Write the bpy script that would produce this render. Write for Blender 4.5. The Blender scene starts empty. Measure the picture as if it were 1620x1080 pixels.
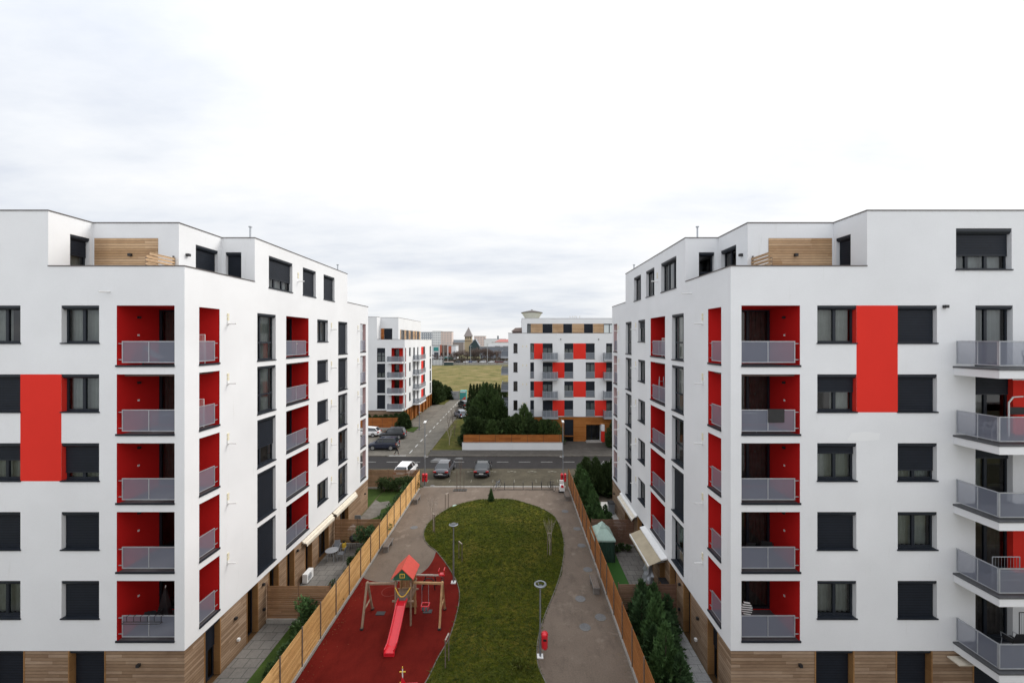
import bpy, math, random
import numpy as np
from mathutils import Vector, Matrix
R = math.radians
rnd = random.Random(7)
SC = bpy.context.scene
COL = SC.collection
H, F0, VX, VY = 15.8, 650.0, 817.0, 537.5

def G(x, y, z=0.0):
    """photo pixel (1620 wide) on the level z -> world X, Y"""
    d = (H - z) * F0 / (y - VY)
    return ((x - VX) * d / F0, d)

def PX(x, d):
    return (x - VX) * d / F0

def PZ(y, d):
    return H - (y - VY) * d / F0

# ------------------------------------------------------------------ materials
MATS = {}
def new_mat(name):
    m = bpy.data.materials.new(name); m.use_nodes = True
    nt = m.node_tree
    for n in list(nt.nodes): nt.nodes.remove(n)
    out = nt.nodes.new('ShaderNodeOutputMaterial')
    b = nt.nodes.new('ShaderNodeBsdfPrincipled')
    nt.links.new(b.outputs[0], out.inputs[0])
    MATS[name] = m
    return m, nt, b, out

def ramp(nt, fac, stops):
    r = nt.nodes.new('ShaderNodeValToRGB')
    e = r.color_ramp.elements
    while len(e) < len(stops): e.new(0.5)
    for i, (p, c) in enumerate(stops):
        e[i].position = p; e[i].color = (c[0], c[1], c[2], 1)
    nt.links.new(fac, r.inputs[0])
    return r.outputs[0]

def pos(nt, scale=(1, 1, 1), obj=False):
    if obj:
        t = nt.nodes.new('ShaderNodeTexCoord'); o = t.outputs['Object']
    else:
        t = nt.nodes.new('ShaderNodeNewGeometry'); o = t.outputs['Position']
    mp = nt.nodes.new('ShaderNodeMapping'); mp.inputs['Scale'].default_value = scale
    nt.links.new(o, mp.inputs[0])
    return mp.outputs[0]

def noise(nt, vec, scale, detail=4, rough=.55, out='Fac'):
    n = nt.nodes.new('ShaderNodeTexNoise')
    n.inputs['Scale'].default_value = scale; n.inputs['Detail'].default_value = detail
    n.inputs['Roughness'].default_value = rough
    nt.links.new(vec, n.inputs['Vector'])
    return n.outputs[out]

def math_n(nt, op, a, b=None, c=None):
    n = nt.nodes.new('ShaderNodeMath'); n.operation = op
    for i, v in enumerate((a, b, c)):
        if v is None: continue
        if isinstance(v, (int, float)): n.inputs[i].default_value = v
        else: nt.links.new(v, n.inputs[i])
    return n.outputs[0]

def mixc(nt, fac, a, b, mode='MIX'):
    n = nt.nodes.new('ShaderNodeMix'); n.data_type = 'RGBA'; n.blend_type = mode
    for i, v in ((0, fac), (6, a), (7, b)):
        if isinstance(v, (int, float)): n.inputs[i].default_value = v
        elif isinstance(v, tuple): n.inputs[i].default_value = (v[0], v[1], v[2], 1)
        else: nt.links.new(v, n.inputs[i])
    return n.outputs[2]

def bump(nt, b, h, strength=.3, dist=.01):
    n = nt.nodes.new('ShaderNodeBump'); n.inputs['Strength'].default_value = strength
    n.inputs['Distance'].default_value = dist
    nt.links.new(h, n.inputs['Height']); nt.links.new(n.outputs[0], b.inputs['Normal'])

def simple(name, col, rough=.6, metal=0, var=.12, scale=6, spec=.5, bmp=0, obj=False, coat=0):
    m, nt, b, o = new_mat(name)
    v = pos(nt, obj=obj)
    f = noise(nt, v, scale, 5)
    lo = tuple(c * (1 - var) for c in col); hi = tuple(min(1, c * (1 + var)) for c in col)
    nt.links.new(ramp(nt, f, [(.3, lo), (.7, hi)]), b.inputs['Base Color'])
    b.inputs['Roughness'].default_value = rough; b.inputs['Metallic'].default_value = metal
    b.inputs['Specular IOR Level'].default_value = spec
    if coat: b.inputs['Coat Weight'].default_value = coat
    if bmp: bump(nt, b, noise(nt, v, scale * 6, 4), bmp, .01)
    return m

def plaster(name, col, stain=1.0):
    m, nt, b, o = new_mat(name)
    v = pos(nt)
    big = noise(nt, v, .35, 4)
    fine = noise(nt, v, 38, 3, .7)
    streak = noise(nt, pos(nt, (3.2, 3.2, .35)), 1.1, 6, .7)
    c = ramp(nt, big, [(.32, tuple(x * .95 for x in col)), (.66, tuple(min(.86, x * 1.015) for x in col))])
    s = ramp(nt, streak, [(.27, (1 - .085 * stain,) * 2 + (1 - .10 * stain,)), (.39, (1, 1, 1))])
    c = mixc(nt, 1.0, c, s, 'MULTIPLY')
    g = ramp(nt, fine, [(.25, (.94, .94, .94)), (.75, (1, 1, 1))])
    c = mixc(nt, 1.0, c, g, 'MULTIPLY')
    nt.links.new(c, b.inputs['Base Color']); b.inputs['Roughness'].default_value = .9
    b.inputs['Specular IOR Level'].default_value = .2
    bump(nt, b, fine, .35, .006)
    return m

def planks(name, cols, pitch=.14, axis='Z', groove=.09, grain=1.0, rough=.65, bmp=.4):
    """horizontal boards: a tone per board, a groove between boards and fibre along them"""
    m, nt, b, o = new_mat(name)
    geo = nt.nodes.new('ShaderNodeNewGeometry')
    sep = nt.nodes.new('ShaderNodeSeparateXYZ'); nt.links.new(geo.outputs['Position'], sep.inputs[0])
    t = math_n(nt, 'DIVIDE', sep.outputs[axis], pitch)
    fl = math_n(nt, 'FLOOR', t); fr = math_n(nt, 'FRACT', t)
    run = math_n(nt, 'ADD', sep.outputs['X'], sep.outputs['Y'])
    wn0 = nt.nodes.new('ShaderNodeTexWhiteNoise'); wn0.noise_dimensions = '1D'; nt.links.new(fl, wn0.inputs['W'])
    seg = math_n(nt, 'FLOOR', math_n(nt, 'ADD', math_n(nt, 'DIVIDE', run, 3.1), math_n(nt, 'MULTIPLY', wn0.outputs[0], 7)))
    wn = nt.nodes.new('ShaderNodeTexWhiteNoise'); wn.noise_dimensions = '2D'
    cmb = nt.nodes.new('ShaderNodeCombineXYZ'); nt.links.new(fl, cmb.inputs[0]); nt.links.new(seg, cmb.inputs[1])
    nt.links.new(cmb.outputs[0], wn.inputs['Vector'])
    c = ramp(nt, wn.outputs[0], [(0, cols[0]), (.5, cols[1]), (1, cols[2])])
    gr = noise(nt, pos(nt, (1.2, 1.2, 22)), 3.0, 6, .7)
    c = mixc(nt, 1.0, c, ramp(nt, gr, [(.3, (1 - .35 * grain,) * 3), (.65, (1, 1, 1))]), 'MULTIPLY')
    w = noise(nt, pos(nt), .7, 3)
    c = mixc(nt, 1.0, c, ramp(nt, w, [(.35, (.82, .8, .8)), (.6, (1, 1, 1))]), 'MULTIPLY')
    gv = math_n(nt, 'LESS_THAN', fr, groove)
    c = mixc(nt, gv, c, tuple(x * .25 for x in cols[0]))
    nt.links.new(c, b.inputs['Base Color']); b.inputs['Roughness'].default_value = rough
    b.inputs['Specular IOR Level'].default_value = .25
    bump(nt, b, math_n(nt, 'SUBTRACT', gr, math_n(nt, 'MULTIPLY', gv, 3)), bmp, .008)
    return m

def foliage(name, a, bcol, c3=None, scale=1.3, rough=.75):
    m, nt, b, o = new_mat(name)
    v = pos(nt)
    f = noise(nt, v, scale, 4); f2 = noise(nt, v, scale * 9, 2)
    oi = nt.nodes.new('ShaderNodeObjectInfo')
    s = math_n(nt, 'ADD', math_n(nt, 'MULTIPLY', f, .55), math_n(nt, 'MULTIPLY', f2, .3))
    s = math_n(nt, 'ADD', s, math_n(nt, 'MULTIPLY', oi.outputs['Random'], .15))
    st = [(.32, a), (.62, bcol)] + ([(.8, c3)] if c3 else [])
    nt.links.new(ramp(nt, s, st), b.inputs['Base Color'])
    b.inputs['Roughness'].default_value = rough; b.inputs['Specular IOR Level'].default_value = .25
    return m

def glass_mat(name, tint=(.5, .54, .55), refl=.9):
    m, nt, b, o = new_mat(name)
    nt.nodes.remove(b)
    tr = nt.nodes.new('ShaderNodeBsdfTransparent'); tr.inputs[0].default_value = (*tint, 1)
    gl = nt.nodes.new('ShaderNodeBsdfGlossy'); gl.inputs['Roughness'].default_value = .03
    gl.inputs[0].default_value = (refl, refl, refl, 1)
    fr = nt.nodes.new('ShaderNodeFresnel'); fr.inputs[0].default_value = 1.5
    f = math_n(nt, 'MULTIPLY', fr.outputs[0], 1.25)
    v = pos(nt, (1, 1, 1)); nn = noise(nt, v, .9, 1)
    bp = nt.nodes.new('ShaderNodeBump'); bp.inputs['Strength'].default_value = .04; nt.links.new(nn, bp.inputs['Height'])
    nt.links.new(bp.outputs[0], gl.inputs['Normal'])
    mx = nt.nodes.new('ShaderNodeMixShader')
    nt.links.new(f, mx.inputs[0]); nt.links.new(tr.outputs[0], mx.inputs[1]); nt.links.new(gl.outputs[0], mx.inputs[2])
    nt.links.new(mx.outputs[0], o.inputs[0])
    return m

def perforated(name, col, openness):
    """finely perforated metal sheet: round holes read as part-transparent at this distance"""
    m, nt, b, o = new_mat(name)
    b.inputs['Base Color'].default_value = (*col, 1); b.inputs['Roughness'].default_value = .5
    b.inputs['Metallic'].default_value = .1
    tr = nt.nodes.new('ShaderNodeBsdfTransparent')
    mx = nt.nodes.new('ShaderNodeMixShader'); mx.inputs[0].default_value = openness
    nt.links.new(b.outputs[0], mx.inputs[1]); nt.links.new(tr.outputs[0], mx.inputs[2]); nt.links.new(mx.outputs[0], o.inputs[0])
    return m

def slats_mat(name, col, pitch, dark=.45, rough=.5, vert=False):
    m, nt, b, o = new_mat(name)
    geo = nt.nodes.new('ShaderNodeNewGeometry')
    sep = nt.nodes.new('ShaderNodeSeparateXYZ'); nt.links.new(geo.outputs['Position'], sep.inputs[0])
    fr = math_n(nt, 'FRACT', math_n(nt, 'DIVIDE', sep.outputs['Z'], pitch))
    c = ramp(nt, fr, [(0, tuple(x * dark for x in col)), (.16, tuple(x * dark for x in col)), (.22, col), (1, col)])
    n = noise(nt, pos(nt), 1.5, 3)
    c = mixc(nt, 1.0, c, ramp(nt, n, [(.3, (.85, .85, .85)), (.7, (1, 1, 1))]), 'MULTIPLY')
    nt.links.new(c, b.inputs['Base Color']); b.inputs['Roughness'].default_value = rough
    b.inputs['Specular IOR Level'].default_value = .2
    bump(nt, b, fr, .6, .01)
    return m

def pavers(name, c1, c2, mortar, sx, sy, tint=.25, rough=.85, off=.5, ms=.03):
    m, nt, b, o = new_mat(name)
    v = pos(nt)
    br = nt.nodes.new('ShaderNodeTexBrick'); br.offset = off
    br.inputs['Color1'].default_value = (*c1, 1); br.inputs['Color2'].default_value = (*c2, 1)
    br.inputs['Mortar'].default_value = (*mortar, 1); br.inputs['Scale'].default_value = 1
    br.inputs['Brick Width'].default_value = sx; br.inputs['Row Height'].default_value = sy
    br.inputs['Mortar Size'].default_value = ms * sy
    nt.links.new(v, br.inputs['Vector'])
    n = noise(nt, v, .45, 6, .65); n2 = noise(nt, v, 9, 4, .7)
    c = mixc(nt, 1.0, br.outputs[0], ramp(nt, n, [(.3, (1 - tint,) * 3), (.68, (1.0, 1.0, 1.0))]), 'MULTIPLY')
    c = mixc(nt, 1.0, c, ramp(nt, n2, [(.3, (.8, .8, .8)), (.7, (1.08, 1.08, 1.08))]), 'MULTIPLY')
    nt.links.new(c, b.inputs['Base Color']); b.inputs['Roughness'].default_value = rough
    b.inputs['Specular IOR Level'].default_value = .3
    bump(nt, b, n2, .3, .01)
    return m

def tarmac(name, a, c, stain=None, rough=.85, s1=.25, s2=14, lo=.3, hi=.7, spec=.3):
    m, nt, b, o = new_mat(name)
    v = pos(nt)
    n = noise(nt, v, s1, 7, .62); n2 = noise(nt, v, s2, 5, .75); n3 = noise(nt, pos(nt, (1, .35, 1)), 1.4, 6, .7)
    col = ramp(nt, n, [(lo, a), (hi, c)])
    col = mixc(nt, 1.0, col, ramp(nt, n2, [(.3, (.72, .72, .72)), (.7, (1.12, 1.12, 1.12))]), 'MULTIPLY')
    col = mixc(nt, 1.0, col, ramp(nt, n3, [(.34, (.8, .8, .8)), (.5, (1, 1, 1))]), 'MULTIPLY')
    if stain:
        n4 = noise(nt, v, .8, 8, .7)
        col = mixc(nt, ramp(nt, n4, [(.56, (0, 0, 0)), (.66, (.7, .7, .7))]), col, stain)
    nt.links.new(col, b.inputs['Base Color']); b.inputs['Roughness'].default_value = rough
    b.inputs['Specular IOR Level'].default_value = spec
    bump(nt, b, n2, .4, .008)
    return m

def grass_mat(name, stops, s1=.5, s2=9):
    m, nt, b, o = new_mat(name)
    v = pos(nt)
    n = noise(nt, v, s1, 6, .65); n2 = noise(nt, v, s2, 6, .75)
    f = math_n(nt, 'ADD', math_n(nt, 'MULTIPLY', n, .6), math_n(nt, 'MULTIPLY', n2, .4))
    nt.links.new(ramp(nt, f, stops), b.inputs['Base Color'])
    b.inputs['Roughness'].default_value = .95; b.inputs['Specular IOR Level'].default_value = .1
    bump(nt, b, n2, .9, .05)
    return m

def clump_lawn(name):
    """tufty winter lawn: broad patches, hand-sized tufts and fine blades"""
    m, nt, b, o = new_mat(name)
    v = pos(nt); patch = noise(nt, v, .45, 5, .6); tuft = noise(nt, pos(nt, (2.2, 4.6, 1)), 1.5, 6, .72); fine = noise(nt, v, 22, 4, .75)
    f = math_n(nt, 'ADD', math_n(nt, 'MULTIPLY', patch, .42), math_n(nt, 'MULTIPLY', tuft, .58))
    c = ramp(nt, f, [(.34, (.020, .034, .003)), (.44, (.055, .072, .007)), (.53, (.10, .102, .014)), (.61, (.16, .135, .03)), (.7, (.22, .175, .06))])
    c = mixc(nt, 1.0, c, ramp(nt, fine, [(.3, (.55, .55, .5)), (.6, (1.15, 1.12, 1.0))]), 'MULTIPLY')
    nt.links.new(c, b.inputs['Base Color']); b.inputs['Roughness'].default_value = .95; b.inputs['Specular IOR Level'].default_value = .05
    bump(nt, b, math_n(nt, 'ADD', tuft, math_n(nt, 'MULTIPLY', fine, .3)), 1.0, .12)
    return m

M = {}
M['white'] = plaster('white_plaster', (.79, .80, .815))
M['whitefix'] = plaster('fresh_white_plaster', (.84, .85, .86), .2)
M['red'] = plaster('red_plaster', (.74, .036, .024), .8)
M['redin'] = plaster('shaded_red_plaster', (.58, .013, .012), .5)  # same red, darkened in its colour for the shade inside the loggias
M['pink'] = plaster('pale_pink_plaster', (.62, .46, .46))
M['clad'] = planks('grey_brown_cladding', [(.27, .172, .105), (.35, .235, .15), (.45, .32, .22)], .14)
M['clad_o'] = planks('orange_brown_cladding', [(.36, .125, .025), (.42, .155, .035), (.48, .19, .05)], .2, groove=.06)
M['jamb'] = planks('golden_jamb_wood', [(.34, .18, .07), (.38, .2, .08), (.42, .23, .09)], .6, groove=.01)
M['terr'] = planks('terrace_wood', [(.50, .31, .165), (.62, .41, .235), (.72, .50, .31)], .12, groove=.14)
M['pine'] = planks('light_pine_boards', [(.56, .31, .11), (.70, .41, .155), (.84, .53, .23)], .107, groove=.02, grain=.6)
M['oran'] = planks('orange_stained_boards', [(.30, .115, .032), (.37, .145, .042), (.44, .18, .055)], .095, groove=.02, grain=.6)
M['brown'] = planks('weathered_brown_boards', [(.27, .15, .075), (.34, .19, .10), (.42, .24, .13)], .11, groove=.02, grain=.8)
M['dkbrown'] = planks('dark_brown_boards', [(.19, .105, .07), (.24, .135, .09), (.28, .16, .11)], .11, groove=.02, grain=.8)
M['orfence'] = planks('orange_fence_boards', [(.38, .12, .03), (.45, .15, .036), (.5, .18, .045)], .3, groove=.04)
M['frame'] = simple('anthracite_frame', (.014, .018, .026), .45, 0, .1, spec=.3)
M['shutter'] = slats_mat('anthracite_shutter_slats', (.014, .018, .027), .11, rough=.55)
M['coping'] = simple('dark_brown_coping', (.10, .085, .08), .5, .2)
M['glass'] = glass_mat('window_glass')
M['curtain'] = simple('cream_curtain', (.80, .80, .73), .9, 0, .1, 3)
M['curtain_w'] = simple('white_curtain', (.8, .82, .82), .9, 0, .06, 3)
M['curtain_b'] = simple('brown_curtain', (.2, .15, .13), .9, 0, .2, 3)
M['room'] = simple('dim_room_shade', (.16, .14, .13), .9, 0, .2, 1)  # dimness of the rooms is put into this dark colour
M['perf'] = perforated('perforated_metal_sheet', (.215, .235, .30), .42)
M['perf2'] = perforated('perforated_metal_far', (.20, .225, .26), .22)
M['rail'] = simple('pale_grey_metal', (.42, .44, .47), .45, .5, .08)
M['pole'] = simple('grey_pole_metal', (.28, .30, .33), .45, .6, .12)
M['dark'] = simple('black_plastic', (.015, .015, .017), .5, 0, .2)
M['floor_t'] = simple('dark_balcony_tile', (.085, .088, .095), .6, 0, .15)
M['whitep'] = simple('white_painted_metal', (.78, .78, .77), .45, 0, .04)
M['cream'] = simple('cream_plastic', (.74, .68, .50), .55, 0, .06)
M['roof'] = simple('grey_roof_gravel', (.3, .3, .29), .95, 0, .2, 20)
M['conc'] = tarmac('pale_concrete', (.33, .31, .285), (.42, .40, .37), s1=1.2, s2=20)
M['path'] = tarmac('brown_asphalt_path', (.135, .104, .080), (.195, .152, .119), (.235, .19, .152))
M['road'] = tarmac('dark_road_asphalt', (.019, .0175, .0175), (.034, .031, .031), s1=.12)
M['patch'] = tarmac('pale_asphalt_patch', (.14, .14, .142), (.19, .19, .19), s1=.6)
M['street'] = pavers('grey_street_pavers', (.185, .168, .14), (.225, .205, .172), (.12, .108, .09), .24, .16, .45)
M['park'] = pavers('brown_parking_pavers', (.082, .070, .044), (.108, .092, .062), (.045, .039, .025), .24, .16, .5)
M['walk'] = pavers('grey_sidewalk_pavers', (.075, .068, .06), (.10, .091, .08), (.045, .041, .036), .4, .3, .3)
M['slab'] = pavers('light_paving_slabs', (.36, .36, .36), (.42, .42, .415), (.2, .2, .2), .8, .5, .2, ms=.025)
M['slab_d'] = pavers('grey_patio_slabs', (.19, .175, .16), (.235, .22, .2), (.10, .1, .09), .6, .6, .3, ms=.03)
M['slab_w'] = tarmac('white_patio_concrete', (.50, .49, .46), (.62, .61, .58), s1=.8)
M['line'] = tarmac('worn_road_paint', (.55, .55, .53), (.72, .72, .7), s1=2, s2=18)
M['line2'] = tarmac('worn_grey_road_paint', (.26, .26, .25), (.38, .38, .365), s1=2, s2=18)
M['linef'] = tarmac('faded_road_paint', (.17, .16, .125), (.27, .255, .21), s1=2.5, s2=18)
M['rubber'] = tarmac('dark_red_rubber', (.115, .0095, .007), (.165, .015, .010), s1=.7, s2=30, spec=.05)
M['edge'] = tarmac('worn_edging_stone', (.13, .118, .10), (.21, .19, .165), s1=2)
M['rubl'] = tarmac('faded_rubber_marking', (.16, .022, .014), (.19, .028, .019), s1=2, s2=40)
M['lawn'] = clump_lawn('tufty_olive_lawn')
M['turf'] = grass_mat('green_garden_turf', [(.3, (.028, .048, .012)), (.6, (.055, .09, .02)), (.75, (.08, .12, .03))], 1.0, 14)
M['arti'] = simple('artificial_grass', (.03, .105, .012), .9, 0, .2, 25)
M['soil'] = tarmac('bare_soil', (.055, .045, .033), (.10, .082, .06), s1=1)
M['field'] = grass_mat('dry_field_grass', [(.38, (.070, .072, .024)), (.46, (.135, .128, .042)), (.52, (.18, .15, .058)), (.60, (.25, .195, .095))], .16, 1.6)
M['ground'] = grass_mat('rough_ground', [(.3, (.08, .08, .04)), (.6, (.16, .15, .08)), (.75, (.2, .18, .1))], .1, 2)
M['verge'] = grass_mat('verge_grass', [(.3, (.035, .040, .010)), (.48, (.075, .078, .018)), (.62, (.13, .11, .034)), (.75, (.17, .13, .05))], .7, 6)
M['blade'] = foliage('grass_blade', (.024, .042, .004), (.085, .098, .010), (.20, .17, .045), 2.2)
M['cyp'] = foliage('cypress_green', (.030, .062, .026), (.065, .12, .045), (.11, .17, .07), 1.6)
M['cyp_b'] = foliage('bright_cypress_green', (.045, .09, .03), (.085, .16, .05), (.13, .21, .08), 1.6)
M['cyp_d'] = foliage('dark_conifer_green', (.022, .042, .014), (.064, .100, .032), (.13, .17, .065), .7)
M['cyp_m'] = foliage('mid_conifer_green', (.030, .060, .018), (.080, .130, .038), (.15, .20, .07), .7)
M['scrub'] = foliage('winter_scrub', (.035, .030, .022), (.085, .068, .048), (.10, .11, .05), .1)
M['twig'] = simple('brown_twigs', (.13, .095, .08), .9, 0, .2, 2)
M['shrub'] = foliage('laurel_green', (.022, .045, .014), (.055, .10, .03), (.10, .15, .06), 2.5, .5)
M['bark'] = simple('brown_bark', (.10, .075, .055), .9, 0, .3, 12)
M['birch'] = simple('pale_birch_bark', (.42, .36, .31), .9, 0, .3, 9)
M['stake'] = simple('grey_wooden_stake', (.16, .125, .10), .9, 0, .25, 9)
M['post_w'] = simple('honey_timber', (.40, .24, .115), .75, 0, .2, 5, obj=True)
M['post_g'] = simple('greyed_timber', (.27, .19, .13), .85, 0, .25, 5, obj=True)
M['redpl'] = simple('bright_red_plastic', (.72, .02, .035), .3, 0, .05, coat=.3)
M['redroof'] = simple('coral_red_panel', (.66, .075, .05), .45, 0, .06)
M['green'] = simple('dark_green_panel', (.02, .11, .06), .6)
M['yellow'] = simple('yellow_plastic', (.75, .48, .05), .5)
M['benchc'] = tarmac('bench_concrete', (.17, .155, .145), (.24, .225, .21), s1=2)
M['gaz_r'] = simple('pale_green_canvas', (.36, .48, .42), .8, 0, .08)
M['gaz_w'] = simple('dark_green_canvas', (.022, .06, .04), .85, 0, .2, 3)
M['awn'] = simple('beige_awning_canvas', (.40, .34, .24), .8, 0, .12, 1.5)
M['awnc'] = simple('cream_striped_canvas', (.66, .60, .50), .8, 0, .1, 4)
M['matte_w'] = simple('white_concrete_tank', (.80, .83, .88), .85, 0, .06, .5)
M['leaf'] = simple('fallen_leaf_brown', (.20, .125, .05), .9, 0, .4, 3)
M['tyre'] = simple('black_tyre', (.018, .018, .018), .8)
M['rim'] = simple('silver_wheel_rim', (.45, .46, .48), .35, .8)
M['carglass'] = simple('dark_car_glass', (.02, .025, .03), .06, 0, .05, spec=.9)
M['tail'] = simple('red_tail_light', (.35, .01, .01), .2)
M['plate'] = simple('white_plate', (.75, .75, .75), .5)
M['skin'] = simple('skin_tone', (.5, .3, .22), .6)
M['coat'] = simple('dark_brown_coat', (.045, .03, .025), .85)
M['trous'] = simple('black_trousers', (.012, .012, .014), .85)
def paint(name, col, metal=.3):
    m = simple(name, col, .5, 0, .03, spec=.3, coat=1.0 if metal else .15)
    m.node_tree.nodes['Principled BSDF'].inputs['Coat Roughness'].default_value = .06
    M[name] = m; return m
paint('white_paint', (.78, .78, .78), 0); paint('dark_grey_paint', (.055, .058, .07)); paint('black_paint', (.012, .014, .018))
paint('navy_paint', (.012, .018, .042)); paint('blue_grey_paint', (.16, .2, .27)); paint('maroon_paint', (.12, .015, .015)); paint('silver_paint', (.5, .51, .52))
paint('blue_paint', (.03, .06, .2))

# ------------------------------------------------------------------ mesh builder
class MB:
    def __init__(s): s.v = []; s.f = []; s.mi = []; s.mats = []; s.sm = False
    def m(s, key):
        mt = M[key]
        if mt not in s.mats: s.mats.append(mt)
        return s.mats.index(mt)
    def poly(s, pts, key, nrm=None):
        if nrm is not None:
            a = Vector(pts[1]) - Vector(pts[0]); b = Vector(pts[2]) - Vector(pts[0])
            if a.cross(b).dot(Vector(nrm)) < 0: pts = pts[::-1]
        i = len(s.v); s.v += [tuple(p) for p in pts]; s.f.append(tuple(range(i, i + len(pts)))); s.mi.append(s.m(key)); return s
    def hexa(s, p, key):
        """p: 8 points, bottom loop 0-3 then top loop 4-7"""
        i = len(s.v); s.v += [tuple(q) for q in p]; k = s.m(key)
        ctr = sum((Vector(q) for q in p), Vector()) / 8
        for f in ((0, 3, 2, 1), (4, 5, 6, 7), (0, 1, 5, 4), (1, 2, 6, 5), (2, 3, 7, 6), (3, 0, 4, 7)):
            pts = [Vector(p[j]) for j in f]
            n = (pts[2] - pts[0]).cross(pts[3] - pts[1])
            if n.dot(sum(pts, Vector()) / 4 - ctr) < 0: f = f[::-1]
            s.f.append(tuple(i + j for j in f)); s.mi.append(k)
        return s
    def box(s, x0, y0, z0, x1, y1, z1, key):
        return s.hexa([(x0, y0, z0), (x1, y0, z0), (x1, y1, z0), (x0, y1, z0), (x0, y0, z1), (x1, y0, z1), (x1, y1, z1), (x0, y1, z1)], key)
    def bar(s, p, q, w, key, h=None, up=(0, 0, 1)):
        """rectangular bar from p to q"""
        p = Vector(p); q = Vector(q); h = h or w; d = (q - p).normalized(); u = Vector(up)
        if abs(d.dot(u)) > .95: u = Vector((0, 1, 0))
        a = d.cross(u).normalized() * w / 2; b = a.cross(d).normalized() * h / 2
        return s.hexa([p - a - b, p + a - b, q + a - b, q - a - b, p - a + b, p + a + b, q + a + b, q - a + b], key)
    def tube(s, p, q, r0, key, r1=None, n=8, cap=True):
        p = Vector(p); q = Vector(q); r1 = r0 if r1 is None else r1
        d = (q - p).normalized(); u = Vector((0, 0, 1)) if abs(d.z) < .9 else Vector((1, 0, 0))
        a = d.cross(u).normalized(); b = d.cross(a); i = len(s.v); k = s.m(key)
        for (c, r) in ((p, r0), (q, r1)):
            for j in range(n):
                t = 2 * math.pi * j / n; s.v.append(tuple(c + a * math.cos(t) * r + b * math.sin(t) * r))
        for j in range(n):
            s.f.append((i + j, i + n + j, i + n + (j + 1) % n, i + (j + 1) % n)); s.mi.append(k)
        if cap:
            s.f.append(tuple(i + j for j in range(n))); s.mi.append(k)
            s.f.append(tuple(i + n + j for j in reversed(range(n)))); s.mi.append(k)
        return s
    def path(s, pts, r, key, n=6, closed=False):
        L = list(pts)
        if closed: L.append(L[0])
        for a, b in zip(L[:-1], L[1:]): s.tube(a, b, r, key, n=n)
        return s
    def lathe(s, c, prof, key, n=16):
        i = len(s.v); k = s.m(key); c = Vector(c)
        for (r, z) in prof:
            for j in range(n):
                t = 2 * math.pi * j / n; s.v.append((c.x + r * math.cos(t), c.y + r * math.sin(t), c.z + z))
        for a in range(len(prof) - 1):
            for j in range(n):
                s.f.append((i + a * n + j, i + a * n + (j + 1) % n, i + (a + 1) * n + (j + 1) % n, i + (a + 1) * n + j)); s.mi.append(k)
        return s
    def build(s, name, parent=None, origin=None, smooth=False):
        o0 = Vector(origin) if origin is not None else Vector((0, 0, 0))
        w = Vector((0, 0, 0)); p = parent
        while p is not None: w = w + p.location; p = p.parent
        off = w + o0 if parent is not None else o0
        me = bpy.data.meshes.new(name)
        me.from_pydata([(a[0] - off.x, a[1] - off.y, a[2] - off.z) for a in s.v], [], s.f)
        for mt in s.mats: me.materials.append(mt)
        me.polygons.foreach_set('material_index', s.mi)
        if smooth:
            me.polygons.foreach_set('use_smooth', [True] * len(s.f))
        me.update()
        o = bpy.data.objects.new(name, me); COL.objects.link(o)
        if parent is not None: o.parent = parent
        o.location = o0 if parent is not None else o0
        return o

def weld(o, dist=1e-4):
    import bmesh
    bm = bmesh.new(); bm.from_mesh(o.data); bmesh.ops.remove_doubles(bm, verts=bm.verts, dist=dist)
    bmesh.ops.recalc_face_normals(bm, faces=bm.faces); bm.to_mesh(o.data); bm.free(); return o

def thing(name, label, cat, loc=(0, 0, 0), group=None):
    o = bpy.data.objects.new(name, None); COL.objects.link(o); o.location = loc
    o.empty_display_size = .2; tag(o, label, cat, group); return o
def tag(o, label, cat, group=None):
    o['label'] = label; o['category'] = cat
    if group: o['group'] = group
    return o
def struct(o, kind='structure', label=None):
    o['kind'] = kind
    if label: o['label'] = label
    return o
def dup(root, loc, label=None, rz=None, scale=None, group=None):
    r = root.copy(); COL.objects.link(r); r.location = loc
    if rz is not None: r.rotation_euler = (0, 0, rz)
    if scale is not None: r.scale = (scale,) * 3 if isinstance(scale, (int, float)) else scale
    if label: r['label'] = label
    if group: r['group'] = group
    for ch in list(root.children):
        c = ch.copy(); COL.objects.link(c); c.parent = r
        for g in list(ch.children):
            d = g.copy(); COL.objects.link(d); d.parent = c
    return r

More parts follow.
